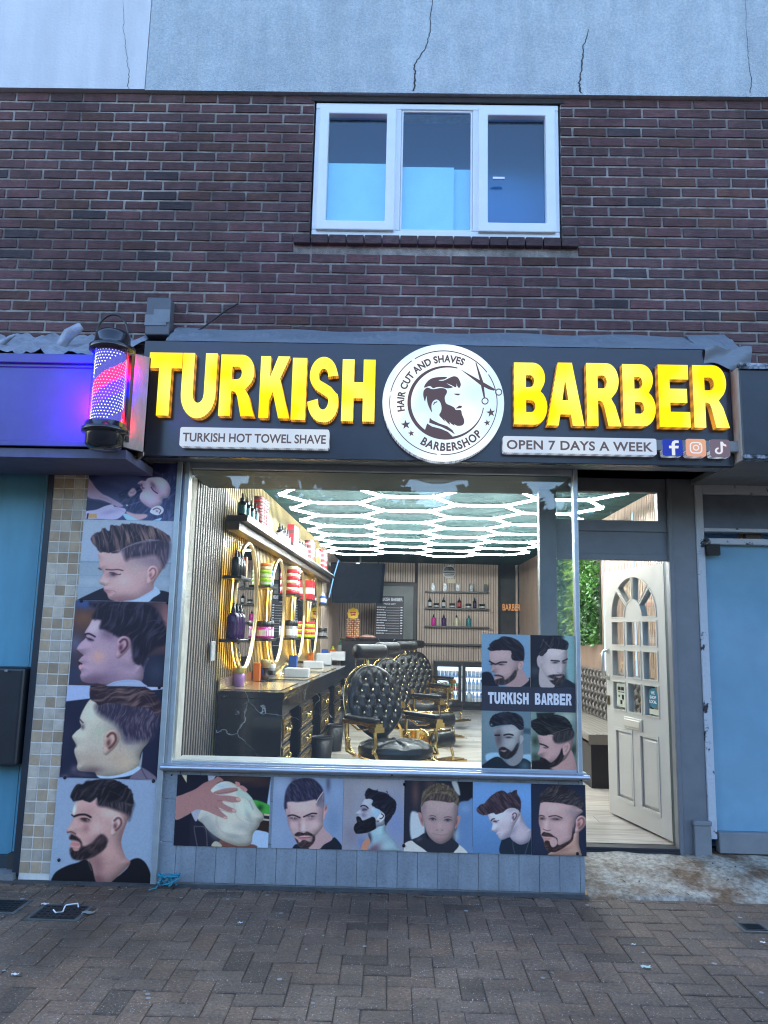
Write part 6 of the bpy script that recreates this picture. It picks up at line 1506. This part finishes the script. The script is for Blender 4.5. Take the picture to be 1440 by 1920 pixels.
poster('towel_wrap', 'first board from the left under the window: hands wrapping a towel round a head', (325,1450), 7.579, ((52,20),(1340,45),(8,1030),(1395,1058)), -.0075, '''
bg 1e2136
b 4a3c3a 1000,80 300,60 0 .9
b 3a2c2c 1200,140 160,60 0 .8
P 191c2c 20 940,200 1330,200 1330,380 940,380
P 93b4e2 6 1340,20 1440,20 1440,500 1320,460
p 3fa54a 16 1110,390 1230,400 1400,480 1400,580 1180,560
b 173a24 1230,490 50,50 0 .9
P b8b4a0 8 1290,570 1400,580 1400,610 1290,600
P b8b4a0 8 1270,640 1400,655 1400,680 1270,665
P 2c221e 20 1230,690 1400,700 1400,860 1190,800
p 9fc4f0 12 1150,1060 1170,830 1290,820 1400,870 1400,1060
P 151a2c 10 0,0 470,0 470,120 300,260 240,700 240,1061 0,1061
P 9fb4d6 6 468,30 580,35 540,110 480,110
P c8ccc0 6 110,25 180,25 178,140
p 9eacc8 8 250,530 330,510 420,540 360,640 325,690 280,620
p 6a4a48 12 690,950 900,1000 1180,1010 1200,1061 740,1061
p c3cdcb 10 350,640 430,440 520,230 640,130 760,115 880,170 1000,250 1100,350 1180,480 1280,590 1290,660 1250,700 1230,760 1160,860 1140,1000 1000,1035 840,1000 680,930 520,820 430,720
k
b a5c8e6 680,190 130,60 0 .8
b bcdcd8 1050,480 120,140 40 .8
b a3abaf 600,760 160,120 30 .6
b 9aa6ae 1000,760 160,60 10 .7
b c9d0c9 860,640 120,100 0 .6
b 97a6b4 440,620 90,90 0 .5
n
b 8fa0aa 560,800 60,160 -30 .6
b d6dedc 760,800 90,120 30 .6
b 8c9ba4 900,900 170,34 10 .7
b 8a9aa2 1080,620 40,130 -30 .6
b d4e2e0 960,480 50,120 -30 .6
s 8a979b 7 22 640,560 620,680 680,800 820,900 1000,960
s 8a979b 7 22 850,440 900,600 1000,690 1120,740
s 8a979b 7 22 700,830 900,880 1140,880
s 8a979b 7 22 900,330 1040,370 1130,500
s 5a5660 7 14 1070,390 1100,450 1130,510
s 8a979b 7 22 1030,650 1100,680 1170,690
p a9c9c9 6 900,200 1000,270 1100,350 1080,370 980,330 880,300
p b6878a 8 850,120 910,130 920,170 880,190
p b6878a 8 910,180 960,175 1030,230 1000,265 950,235
p a07c82 10 20,370 120,310 300,230 420,140 560,80 610,45 690,100 620,130 560,190 520,250 620,310 780,320 920,350 940,400 860,415 700,390 720,440 880,520 880,560 760,540 640,490 700,560 770,620 760,655 660,620 540,570 480,545 330,520 200,600 20,660
p a07c82 8 560,270 700,220 860,205 895,230 870,255 700,290 600,295
k
b b8969a 420,250 160,70 -20 .6
b 8a5a60 150,480 160,100 -15 .6
b 8a5860 520,480 120,50 20 .7
n
s 6a4650 7 7 610,300 700,300 820,270
s 6a4650 7 7 620,390 700,395 840,415
s 6a4650 7 7 600,490 700,530 830,565
p c9a8a6 5 880,355 930,355 935,390 890,385
p c9a8a6 5 835,515 880,520 880,550 845,545
p c9a8a6 5 720,620 765,625 765,645 725,640
s c8c8d0 6 4 360,1040 305,780 350,762 440,765 480,820 505,1040
p aab0a8 8 570,1040 600,975 660,975 720,1040
''', BG_)
poster('crop_with_slit', 'second board under the window: frowning man with a shaved slit in his cropped hair', (505,1450), 9.931, ((78,75),(1385,90),(38,1385),(1350,1425)), -.008, '''
bg 7f9cc8
b 93b0da 200,260 160,200 0 .8
b 6a8ab8 1200,900 160,300 0 .8
b 86a8da 1250,300 120,200 0 .6
b 4e5878 1095,200 44,150 0 .9
b 5c5a78 460,120 60,60 0 .8
b 8aa6cc 150,1100 150,250 0 .6
p 1a2233 8 420,1420 470,1340 540,1320 700,1380 900,1430 400,1430
p 1a2233 8 880,1440 1000,1340 1180,1210 1240,1210 1350,1350 1350,1440
p b09aa6 8 870,880 1000,850 1010,1010 1180,1210 1020,1330 920,1420 740,1420 820,1200
p 6a6880 8 270,650 300,655 320,760 290,700
p c0a2aa 8 985,640 1040,610 1090,600 1085,680 1040,780 1020,860 985,850
b 6b4a5a 1055,650 22,50 15 .8
p bda9b2 8 300,640 330,530 860,480 1000,520 1010,700 1000,900 990,1010 840,1200 780,1340 700,1390 600,1385 520,1300 440,1150 370,1000 330,860
k
b d2c6ca 620,660 240,100 0 .7
b d2bcc6 850,960 110,100 0 .7
b cbb6c0 430,960 70,100 0 .6
b 8a7488 360,900 40,240 0 .6
b 9a889c 960,760 60,180 0 .6
b dccad2 640,1000 40,130 0 .8
b 9c8494 560,980 30,120 0 .6
b 6a5064 480,860 90,40 0 .6
b 6a5064 780,850 90,36 -8 .5
n
h 232640 4a5070 120 15 30 275,640 285,420 330,270 430,150 600,90 760,90 880,150 980,270 1010,400 1000,560 880,520 850,490 700,520 540,540 340,540 330,660
h 6a6a80 8d8a9c 90 14 50 890,520 1000,360 1020,500 1010,640 930,620 880,600
s c9c6d4 9 6 870,545 920,460 1000,345
s 5a6484 4 5 450,200 520,180 600,210
s 5a6484 4 5 620,160 720,180 800,240
s 5a6484 4 5 700,280 800,260 900,300
s 5a6484 4 5 400,300 470,270 540,310
s 2a2030 17 8 350,800 430,782 500,800 570,830
s 2a2030 17 8 640,815 720,780 800,750 880,755
b 2a2030 445,840 64,16 4 .9
b 2a2030 780,805 70,18 -4 .9
b e8e4ee 448,838 14,10 0 .9
b e8e4ee 765,815 18,11 0 .8
s 5a4454 6 8 560,1060 600,1090 660,1085 710,1080
h 2c222c 5a4a52 30 12 18 470,1150 540,1095 640,1110 710,1090 800,1130 850,1170 850,1260 780,1350 700,1395 600,1390 530,1310 480,1210 530,1240 560,1290 620,1260 700,1260 780,1280 810,1200 760,1165 640,1160 540,1180
p b27a8c 8 540,1200 640,1190 760,1195 700,1235 600,1240
s 5a3444 4 5 540,1205 640,1200 770,1195
h 2c242c 6a5a60 40 10 16 600,1260 690,1250 720,1330 680,1390 600,1380
''', BG_)
poster('big_beard_profile', 'third board under the window: blue-lit profile of a man with a huge square beard', (635,1455), 11.077, ((110,60),(1365,75),(72,1535),(1360,1555)), -.0085, '''
bg 8c97b2
b 9aa4b8 700,200 500,200 0 .7
b 7590c6 1200,1000 260,500 0 .9
b 7a7f98 250,1250 180,260 0 .8
b 6080c0 480,1400 100,160 0 .8
b 8a8f9f 200,500 160,400 0 .6
p b98a78 12 480,1540 500,1400 570,1320 640,1300 680,1400 640,1540
p 8fb4cc 10 600,1170 780,1100 960,960 985,1140 1060,1230 1180,1370 1250,1480 1280,1580 640,1580 660,1360
k
b 6a5068 760,1500 190,90 -25 .9
b 9fd0e0 860,1140 80,160 10 .7
b 34344e 650,1270 40,130 -10 .9
b a5d0e0 1000,1450 160,90 0 .6
n
p a5b4cc 8 560,470 720,480 800,640 960,760 960,1000 800,1060 560,1100 380,960 362,880 395,845 350,800 350,775 440,700 470,650 480,580
k
b d0dcec 720,700 90,60 30 .6
b 8ec6f0 780,760 80,100 0 .9
b 4a3a58 530,700 70,50 0 .85
b 6a5a78 520,820 60,60 0 .6
b b9c4d8 620,560 70,70 0 .6
n
h 121624 2a3046 30 20 14 548,440 545,370 580,290 630,255 700,285 790,300 800,280 830,320 990,360 1080,430 1180,520 1198,640 1180,720 1100,860 1010,990 980,1030 950,960 950,790 860,720 760,660 680,600 710,520 640,475 570,480
s 12141f 9 5 1000,370 1005,330 985,315
s 15182a 16 7 460,640 510,618 570,635 610,675
s 20182c 9 6 490,715 540,712 590,705
p c9d6e6 8 790,900 850,800 900,770 950,800 955,870 900,940 830,970 800,960
s 1a2036 13 9 890,790 935,830 900,880 860,890
b 1a2036 815,945 30,24 0 .8
h 11131d 262a3c 20 14 12 362,880 400,845 460,870 500,930 640,880 700,850 765,890 770,1000 778,1090 700,1140 580,1185 440,1208 350,1195 315,1100 335,1020 380,960
b 6a5460 430,950 26,20 0 .5
''', BG_, [(1368,175),(1355,1450)])
poster('spiky_boy', 'fourth board under the window: smiling fair boy with spiky hair facing the camera', (755,1455), 10.667, ((42,85),(1402,112),(8,1510),(1400,1545)), -.0085, '''
bg 22283a
b 5c4a4e 260,350 80,300 0 .9
b 5a4c50 560,150 120,200 0 .7
P 171a28 30 1100,110 1410,120 1400,520 1150,540
p 5f86bc 30 1120,560 1300,500 1420,520 1420,1550 1060,1550 1100,900
b 7ea4d4 1250,650 110,110 0 .6
p b4cade 40 160,760 300,740 420,900 420,1200 170,1260
p a9bccb 30 980,110 1090,120 1150,380 1060,320
b a5bed2 1060,1180 70,140 0 .7
p 14161f 12 170,1290 300,1230 430,1150 500,1200 500,1320 200,1330
p c3cfd8 10 10,1530 30,1360 190,1295 330,1390 560,1530
p c3cfd8 10 960,1545 1080,1440 1120,1370 1300,1550
p 262d3c 10 190,1290 330,1220 440,1150 500,1260 760,1360 960,1250 1060,1310 1125,1390 1050,1490 960,1545 560,1540 400,1450
b 56606e 330,1270 70,40 -20 .6
p a9888c 8 310,745 370,750 400,860 430,1000 390,1000 340,900
p a9888c 8 1080,820 1150,800 1150,880 1100,1000 1045,1050
b 6a3c44 385,890 18,60 -15 .7
b 5a3440 1075,930 20,70 15 .8
p a4959d 8 370,560 420,470 700,480 1000,500 1110,560 1100,760 1060,980 1010,1140 950,1260 830,1345 740,1360 640,1320 530,1220 470,1100 420,900 370,700
k
b b8aab0 740,650 240,100 0 .6
b b292a0 600,1030 90,80 0 .5
b b292a0 930,1030 90,80 0 .5
b 787180 420,620 60,180 0 .6
b 787180 1070,640 50,200 0 .6
b baa8b0 740,990 50,80 0 .6
b 8a7884 740,1290 120,40 0 .5
b 75667a 600,860 100,46 0 .6
b 75667a 910,880 100,46 0 .6
n
h 4a4744 7a7562 60 15 20 370,620 385,420 420,300 520,220 640,160 760,145 880,170 980,240 1080,340 1120,450 1120,600 1060,560 1000,520 900,530 800,500 650,500 500,480 430,540
h 38343a 6c6660 90 18 16 430,520 500,420 640,360 800,360 940,410 1020,520 900,530 720,500 560,490
s b5b098 7 6 470,390 600,345 760,320 900,350 990,420
s b0aa94 5 5 430,330 520,240 620,190
s b0aa94 5 5 760,170 880,200 960,270
s 2c2a30 7 5 560,300 620,240 660,200
s 2c2a30 7 5 700,310 800,290 800,250
s 2c2a30 7 5 880,300 960,300 1010,350
s 2c2a30 6 5 760,160 800,190 850,200
s 2c2a30 6 5 1020,400 1060,440 1050,490
s 4d4048 7 6 540,805 600,795 660,815
s 4d4048 7 6 830,835 900,818 980,830
b 1f2836 608,868 34,24 0 1
b 1f2836 905,888 36,25 0 1
s 2a2430 6 5 530,868 600,845 665,880
s 2a2430 6 5 830,890 905,865 985,890
b e0e4ea 630,872 8,6 0 .9
b e0e4ea 925,885 8,6 0 .9
b 6a505a 690,1085 22,12 0 .7
b 6a505a 790,1088 22,12 0 .7
s 6a3f4a 7 6 600,1155 680,1172 780,1185 880,1165
b b07a84 750,1200 90,16 0 .5
''', BG_, [(38,170),(22,1395)])
poster('fringe_profile', 'fifth board under the window: young man with a long fringe and a thin chain', (880,1460), 11.52, ((80,70),(1335,105),(72,1615),(1335,1640)), -.0085, '''
gr 6fa6ee 5380b8 100 1600
b 6aa8f4 1200,350 200,300 0 .6
p 1c2a3e 8 690,1640 690,1340 760,1300 890,1270 960,1330 1100,1420 1260,1370 1340,1280 1340,1640
p b4b4cc 8 880,1260 900,1050 1000,900 1110,740 1180,930 1280,1070 1335,1110 1335,1260 1260,1370 1110,1425 980,1370
k
b 8a8aa4 960,1130 60,160 25 .8
b c2bccc 1100,1150 120,120 0 .5
b 8f8aa6 1150,1380 140,40 0 .6
n
p c3c6dc 8 410,760 560,740 800,640 1000,640 1110,740 1060,850 1000,960 950,1060 900,1210 820,1280 700,1325 640,1280 610,1230 575,1200 590,1165 520,1140 478,1125 485,1060 500,980 450,920 420,850
k
b dcdcea 650,850 160,90 0 .6
b d8dcee 540,1060 40,90 0 .7
b 9aa0b6 920,680 160,60 -10 .7
b 8e8aa6 860,1200 130,60 -25 .8
b a8a4bc 700,1270 80,30 0 .6
b b4a8b8 760,1050 120,100 0 .4
n
h 2c2634 5a4e5e 130 22 12 160,690 180,620 250,560 330,540 400,450 480,370 620,280 740,260 820,320 880,290 880,235 900,300 960,260 1030,250 1040,330 1100,440 1120,540 1100,740 1060,680 960,640 860,640 740,720 700,740 570,780 520,740 400,780 300,795 200,750
s 6e6070 5 5 450,470 540,420 640,440
s 6e6070 5 5 600,340 700,330 780,380
s 6e6070 5 5 520,600 600,540 700,560
s 6e6070 5 5 820,420 900,400 980,460
s 6e6070 5 5 300,600 380,580 450,640
s 20202c 5 4 950,320 985,290 1000,260
s 2a2030 15 7 470,915 500,880 540,870
b 352a3c 560,930 44,24 20 .9
s 2a2030 6 5 510,930 570,925 640,910
s 8a7088 6 6 580,1200 640,1195 680,1190
s 7a7090 7 7 490,1130 540,1140 590,1120
e c9c4d6 3c3048 960,842 250 8 1
s c9d4e2 6 3 945,1320 940,1450 985,1640
s c9d4e2 6 3 1330,1110 1300,1300 1250,1460 1190,1640
''', BG_)
poster('short_crop_beard', 'last board at the right end under the window: man with goatee on dark ground', (990,1460), 12.52, ((82,115),(1345,150),(80,1800),(1375,1815)), -.0085, '''
bg 1f2a44
b 2a3654 300,1300 300,500 0 .5
p b09690 8 510,1740 700,1640 950,1480 1100,1270 1190,1250 1195,1540 1240,1720 1200,1810 520,1800
k
b 8a6a68 800,1680 200,60 -15 .7
n
e bca6ac 7a4a4c 1215,1080 400 12 1
p baa2aa 8 290,600 330,550 560,560 860,590 1100,640 1290,760 1160,880 1110,1000 1060,1300 1040,1450 840,1600 700,1680 560,1720 450,1690 390,1590 360,1450 300,1330 290,1200 255,1050 255,880 270,720
k
b ccbcc0 560,720 220,110 0 .7
b cdb4ba 760,1120 160,110 0 .7
b 8a8490 1060,800 160,120 0 .7
b d6c4ca 430,1090 40,130 10 .8
b 8a7278 300,1000 50,140 0 .5
b 7d6a74 640,960 150,50 0 .6
b 7d6a74 340,940 70,46 0 .7
b a8868e 1000,1150 60,160 0 .5
n
h 23232e 55545a 40 18 20 265,500 265,420 290,350 400,270 560,170 720,150 900,180 1040,260 1150,350 1250,480 1310,620 1300,760 1240,720 1100,640 960,620 860,600 700,565 560,560 400,550 300,570
b 3a3a48 1150,560 120,140 30 .5
s 7a7876 5 5 320,390 400,370 480,350
s 7a7876 5 5 560,170 680,200 780,180
s 7a7876 5 5 600,300 700,270 800,290
s 7a7876 5 5 520,470 600,420 680,400
s 7a7876 5 5 760,480 840,430 900,440
s 2c2428 15 8 490,900 580,880 680,880 800,930
s 2c2428 13 8 255,890 310,870 380,890
b 2a2028 660,955 90,26 4 .9
b 2a2028 340,945 60,28 0 .85
b cfc8d0 640,955 12,8 0 .8
b cfc8d0 370,950 10,8 0 .7
s 6a4a50 8 8 350,1190 420,1220 480,1230 530,1210
h 2a2226 5a4a4a 20 12 18 310,1340 360,1260 430,1270 520,1290 600,1350 690,1420 710,1560 860,1510 1000,1420 1040,1250 1060,1130 1070,1300 1040,1460 900,1580 760,1670 620,1730 480,1710 400,1620 380,1500 480,1480 560,1610 640,1590 690,1500 640,1400 520,1370 420,1370
p b58488 8 370,1400 450,1400 540,1410 480,1450 390,1440
h 30262a 5a4a4c 30 10 14 390,1470 470,1460 510,1500 460,1560 400,1560
''', BG_, [(1165,1762)])
# ---- window poster with four portraits and a name band
YW = .012
wpo = thing('window_poster', 'poster on the shop window glass with four portraits round a dark lettered band', 'poster', (.85,YW,.7))
def f6(x, y): return (880+x/6, 1160+y/6)
Q = [aty(*f6(x,y), YW) for x, y in ((138,165),(1185,200),(1210,1725),(138,1700))]
wx0 = (Q[0].x+Q[3].x)/2; wx1 = (Q[1].x+Q[2].x)/2; wz1 = (Q[0].z+Q[1].z)/2; wz0 = (Q[2].z+Q[3].z)/2
zA = aty(*f6(660,770), YW).z; zB = aty(*f6(660,1045), YW).z; xm = aty(*f6(686,500), YW).x
def quarter(nm, x0, x1, z0, z1, cor, txt):
    P = Print(*cor, h=180); P.run(txt); board_at('portrait', x0, x1, z0, z1, YW, .002, P.image(nm), wpo)
quarter('w1', wx0, xm-.001, zA, wz1, ((138,165),(684,182),(138,752),(684,780)), '''
bg 6f9ac0
b 5f8ab4 300,600 200,200 0 .6
p 1c2434 10 130,620 230,600 290,700 330,790 130,790
p 1c2434 8 560,780 650,690 690,680 690,790
p a08e98 8 480,640 590,570 640,660 670,700 560,780 400,780
p a99aa4 7 240,340 480,360 600,440 612,500 580,560 540,600 500,690 380,740 310,730 280,680 290,620 270,600 240,600 255,530 235,490
k
b bcaeb6 350,420 110,50 0 .6
b b8a6ae 400,580 70,50 0 .5
b 66606e 550,450 60,60 0 .6
b 8a7884 280,560 30,60 0 .5
n
h 1a1c28 363a48 140 12 8 205,335 230,310 225,290 280,240 330,225 370,200 440,200 540,240 600,300 620,370 612,470 560,480 480,460 470,370 400,355 330,355 250,360
s 1e1a22 8 4 225,475 290,510 350,490 420,490
b 221c26 355,515 36,10 4 .9
b 221c26 250,510 18,10 0 .8
h 26262e 48464e 60 8 14 275,635 330,630 380,650 400,690 460,650 520,580 530,640 480,700 400,745 310,740 290,690 330,670
p a88890 5 290,650 340,650 370,665 320,672
p b09aa2 5 555,500 600,480 610,520 580,570 550,570
s 6a5058 5 4 570,500 590,520 575,550
''')
quarter('w2', xm+.001, wx1, zA, wz1, ((688,182),(1185,200),(688,780),(1190,800)), '''
bg 1e2634
p 7fb0bc 60 1060,180 1200,190 1200,720 1090,700
b 4a5a6a 740,600 60,60 0 .6
p 24303e 8 690,780 720,720 780,680 900,780 900,800 690,800
p 24303e 8 1000,800 1060,690 1190,760 1190,810
p a8a8b4 7 780,680 790,560 800,480 880,560 960,760 900,790 800,780
p b5b4c0 7 780,420 880,340 1080,340 1100,420 1095,520 1080,600 1060,700 1000,770 940,750 860,660 800,560 770,540 760,470
k
b cccbd6 960,400 100,60 0 .6
b 85858f 820,420 50,80 0 .6
b c8c4ce 920,590 60,60 0 .5
b d0ccd6 1025,580 18,60 0 .6
n
h 1b1f2c 3c4250 60 11 6 780,400 775,320 830,235 900,200 1000,215 1100,260 1115,300 1095,360 1000,350 900,345 870,380 820,430
s 8f949e 5 3 830,240 880,300 925,345
s 2a2630 8 4 920,480 990,485 1010,490
s 2a2630 8 4 1050,490 1100,465
b 2a2630 965,505 34,11 0 .9
b 2a2630 1065,508 22,11 0 .9
s 5a5060 5 5 990,620 1030,625 1050,610
h 2a2a32 50505a 40 8 12 880,660 940,640 980,640 1060,640 1070,690 1020,770 980,780 900,710 950,700
p 9c8490 5 970,665 1040,658 1010,680
p a9a6b2 5 765,460 790,440 800,560 775,540
''')
quarter('w3', wx0, xm-.001, wz0, zB, ((138,1030),(686,1045),(138,1695),(690,1712)), '''
bg 5f7f94
b 7f9aa8 250,1200 140,200 0 .5
P 3a5468 30 600,1230 690,1240 690,1300 600,1290
p 8fc0e6 20 195,1520 330,1510 330,1600 200,1600
p 8fc0e6 20 580,1540 690,1530 690,1620 590,1600
p 1d2a38 8 140,1700 180,1620 320,1550 440,1640 540,1630 600,1570 690,1620 690,1710
b 4f7288 620,1660 60,60 0 .7
p 7f8a98 7 430,1560 540,1480 590,1380 600,1560 520,1650 440,1640
p 8f9ba8 7 285,1240 490,1190 600,1240 590,1330 560,1420 500,1530 420,1570 350,1550 320,1470 300,1400 285,1330
k
b 4a4452 330,1340 50,120 0 .8
b b5c0ca 480,1280 80,60 0 .7
b aab6c2 470,1400 60,60 0 .5
n
h 161c2a 343c4c 150 12 6 225,1160 260,1090 330,1060 440,1045 540,1070 600,1130 610,1230 560,1250 500,1200 440,1190 340,1200 270,1215 240,1210
b 7fb0c4 250,1190 10,10 0 .9
s 181620 10 4 290,1310 340,1310
s 181620 11 4 390,1310 440,1300 490,1310
b 1c1822 440,1335 40,12 0 .9
h 1e2028 3c3c46 50 9 12 330,1470 380,1440 440,1470 480,1490 540,1400 550,1440 510,1530 430,1580 350,1550
p 8a7a84 5 350,1480 420,1480 390,1500
p 98a2ae 5 565,1320 600,1320 605,1370 570,1410
''')
quarter('w4', xm+.001, wx1, wz0, zB, ((690,1045),(1192,1070),(692,1712),(1210,1725)), '''
bg 6f8f94
b a5c0bc 1100,1120 90,70 0 .8
P 20262c 20 750,1060 960,1060 940,1100 760,1120
b 2a3a34 740,1380 50,70 0 .9
b 2a3a34 740,1560 60,60 0 .8
b 243028 1170,1480 40,70 0 .8
p 5a3a3a 20 690,1640 740,1620 740,1720 690,1720
p b09498 7 920,1720 940,1640 1060,1500 1140,1480 1200,1640 1205,1720
p ad969e 7 780,1310 950,1310 1150,1340 1160,1420 1130,1500 1060,1600 920,1650 850,1650 810,1600 820,1560 765,1530 780,1480 790,1420 775,1360
k
b c0aab0 880,1370 70,60 0 .6
b 8a7880 1050,1370 80,50 0 .6
b c0a4aa 920,1500 70,60 0 .5
n
h 14181f 333a40 160 13 6 690,1160 760,1120 860,1090 1000,1090 1110,1150 1160,1250 1165,1330 1060,1360 950,1380 940,1310 820,1320 760,1290 700,1230
s a5a0a4 5 3 940,1300 1020,1270 1120,1240
h 2a2c34 4c4c54 90 9 26 950,1310 1150,1260 1165,1350 1060,1400 960,1400
s 1c1a20 8 4 790,1410 850,1430 880,1450
b 2a2028 850,1455 24,8 10 .8
h 1c1c22 3a383e 40 9 12 790,1560 860,1580 920,1620 1000,1540 1040,1460 1060,1560 1000,1640 900,1680 840,1660 800,1620
P 1a1c22 30 690,1600 780,1590 860,1640 930,1700 940,1740 690,1740
p b99ea4 5 1050,1450 1100,1400 1130,1440 1110,1500 1060,1540
s 5a4048 5 4 1070,1450 1105,1440 1080,1500
''')
b = MB(); b.box(wx0,wx1,YW,YW+.002,zB,zA); bd_ = b.build('name_band', mat('navy_band', (.045,.042,.055), .4), wpo)
WB = mat('pale_band_print', (.80,.74,.72), .5)
ZB_ = aty(*f6(660,965),YW).z
curve = lambda ch, x0, x1: curve_mesh('lettering', glyph(ch), WB, bd_, YW-.001, sx=x1-x0, sz=.066, ox=x0, oz=ZB_, depth=.001)
xa, xb, xc, xd = (aty(*f6(q,930),YW).x for q in (210,668,738,1150))
def word(wd, x0, x1):
    ws = {'I':.42}; tot = sum(ws.get(c,1.0) for c in wd); g_ = .10; u = (x1-x0)/(tot+g_*(len(wd)-1)); x = x0
    for c in wd: curve(c, x, x+u*ws.get(c,1.0)); x += u*(ws.get(c,1.0)+g_)
word('TURKISH', xa, xb); word('BARBER', xc, xd)

# ================================================================== SMALL THINGS ON THE GROUND
r = random.Random(12); RP = mat('turquoise_rope', (.02,.22,.30), .6, var=.2)
b = MB(); c = aty(318,1640,-.06); pts = []
for k in range(120):
    t = k/119*11*math.pi; pts.append((c.x+.042*math.cos(t)+.02*math.sin(t*.37)+r.uniform(-.008,.008), -.075+.028*math.sin(t*1.13), .012+.055*abs(math.sin(t*.29))+r.uniform(0,.01)))
pts += [(c.x-.06,-.10,.008),(c.x-.09,-.13,.006)]
b.tube(pts, .0042, 5); tag(b.build('rope_tangle', RP), 'tangle of turquoise rope on the paving by the riser', 'rope')
def drain(px, py, w, d, lab, ang=0):
    p = atz(px, py, .0); t = thing('drain_cover', lab, 'drain cover', (p.x,p.y,0))
    b = MB(); b.box(p.x-w/2,p.x+w/2,p.y-d/2,p.y+d/2,-.004,.004); b.build('rim', mat('drain_surround', (.10,.095,.085), .9, var=.3, vscale=14, bump=.5), t)
    b = MB(); b.box(p.x-w/2+.02,p.x+w/2-.02,p.y-d/2+.02,p.y+d/2-.02,.0041,.007)
    for i in range(7):
        for j in range(5): x = p.x-w/2+.04+i*(w-.08)/6; y = p.y-d/2+.04+j*(d-.08)/4; b.box(x-.008,x+.008,y-.004,y+.004,.0071,.0095)
    b.build('lid', mat('black_iron', (.018,.018,.02), .5, metal=.4, var=.3, vscale=20), t)
drain(112,1712,.26,.22,'black square drain cover with a bent white strip lying on it')
drain(5,1700,.22,.2,'black drain cover at the left edge of the paving')
drain(1412,1740,.15,.13,'small black drain cover on the paving at the right')
b = MB(); P = [atz(x,y,.014) for x, y in ((100,1706),(104,1711),(118,1709),(122,1699),(124,1697),(146,1694),(147,1700))]; b.tube([tuple(p) for p in P], .004, 5); tag(b.build('bent_strip', WT), 'bent white plastic strip on the left drain cover', 'litter')
for px, py, s_, m_, lab, nm in ((84,1696,.018,WT,'white paper scrap beside the left drain covers','paper_scrap'),(28,1828,.014,WT,'white scrap lying alone low on the left paving','paper_scrap'),(1211,1814,.022,mat('mint_scrap', (.45,.62,.55), .5),'mint wrapper scrap on the right hand paving','wrapper'),(1188,1772,.010,WT,'small white butt above the mint wrapper','cigarette_butt'),(1430,1768,.012,WT,'white scrap near the small drain cover','paper_scrap'),(165,1712,.03,mat('wet_leaf', (.30,.30,.26), .5),'pale crushed scrap beside the drain lid','paper_scrap'),(450,1731,.012,WT,'white scrap in the middle of the paving','paper_scrap')):
    p = atz(px,py,.004); b = MB(); k = 6; n = 5
    b.grid(lambda u, v: (p.x+s_*(u-.5)*2+.003*math.sin(9*v), p.y+s_*(v-.5)*1.1+.003*math.sin(7*u), .004+.006*abs(math.sin(5*u+3*v))), n, n); tag(b.build(nm, m_), lab, 'litter')
# chewing gum spots and fine grit: nobody could count them
b = MB()
for k in range(46):
    x, y = r.uniform(-2.2,2.3), -r.random()**1.3*2.6-.12; q = r.uniform(.004,.011); n = 9
    b.add([(x+q*(1+.3*r.random())*math.cos(2*math.pi*i/n), y+q*(1+.3*r.random())*math.sin(2*math.pi*i/n), .0032) for i in range(n)], [tuple(range(n))])
for k in range(500):
    x, y = r.uniform(-2.4,2.5), -r.random()**1.6*2.6-.07; q = r.uniform(.0015,.0035); b.ell((x,y,.003),(q,q,q*.7),5)
kind(b.build('grit', mat('pale_grit', (.30,.29,.27), .8, var=.3)), 'stuff')
b = MB()
for k in range(240):
    x = r.uniform(-2.0,1.3) if k < 170 else r.uniform(1.1,2.4); y = -.07-.06*r.random() if k < 170 else r.uniform(-.05,.4); z = .004 if k < 170 else .02+.1*max(0,y*1.9); a = r.uniform(0,6.28); q = r.uniform(.006,.02); w_ = q*.35; u = Vector((math.cos(a),math.sin(a),r.uniform(0,.4)))*q; v = Vector((-math.sin(a),math.cos(a),0))*w_; c = Vector((x,y,z+.004))
    b.add([c-u, c+v, c+u, c-v], [(0,1,2,3)])
kind(b.build('leaf_litter', mat('dead_leaf', (.09,.06,.035), .9, var=.4)), 'stuff')

for m in bpy.data.materials:
    if m.node_tree and any(n.type == "EMISSION" for n in m.node_tree.nodes) and m.name.split('.')[0] not in ('backlit_vinyl', 'slogan_vinyl'):
        m.cycles.emission_sampling = 'FRONT_BACK'
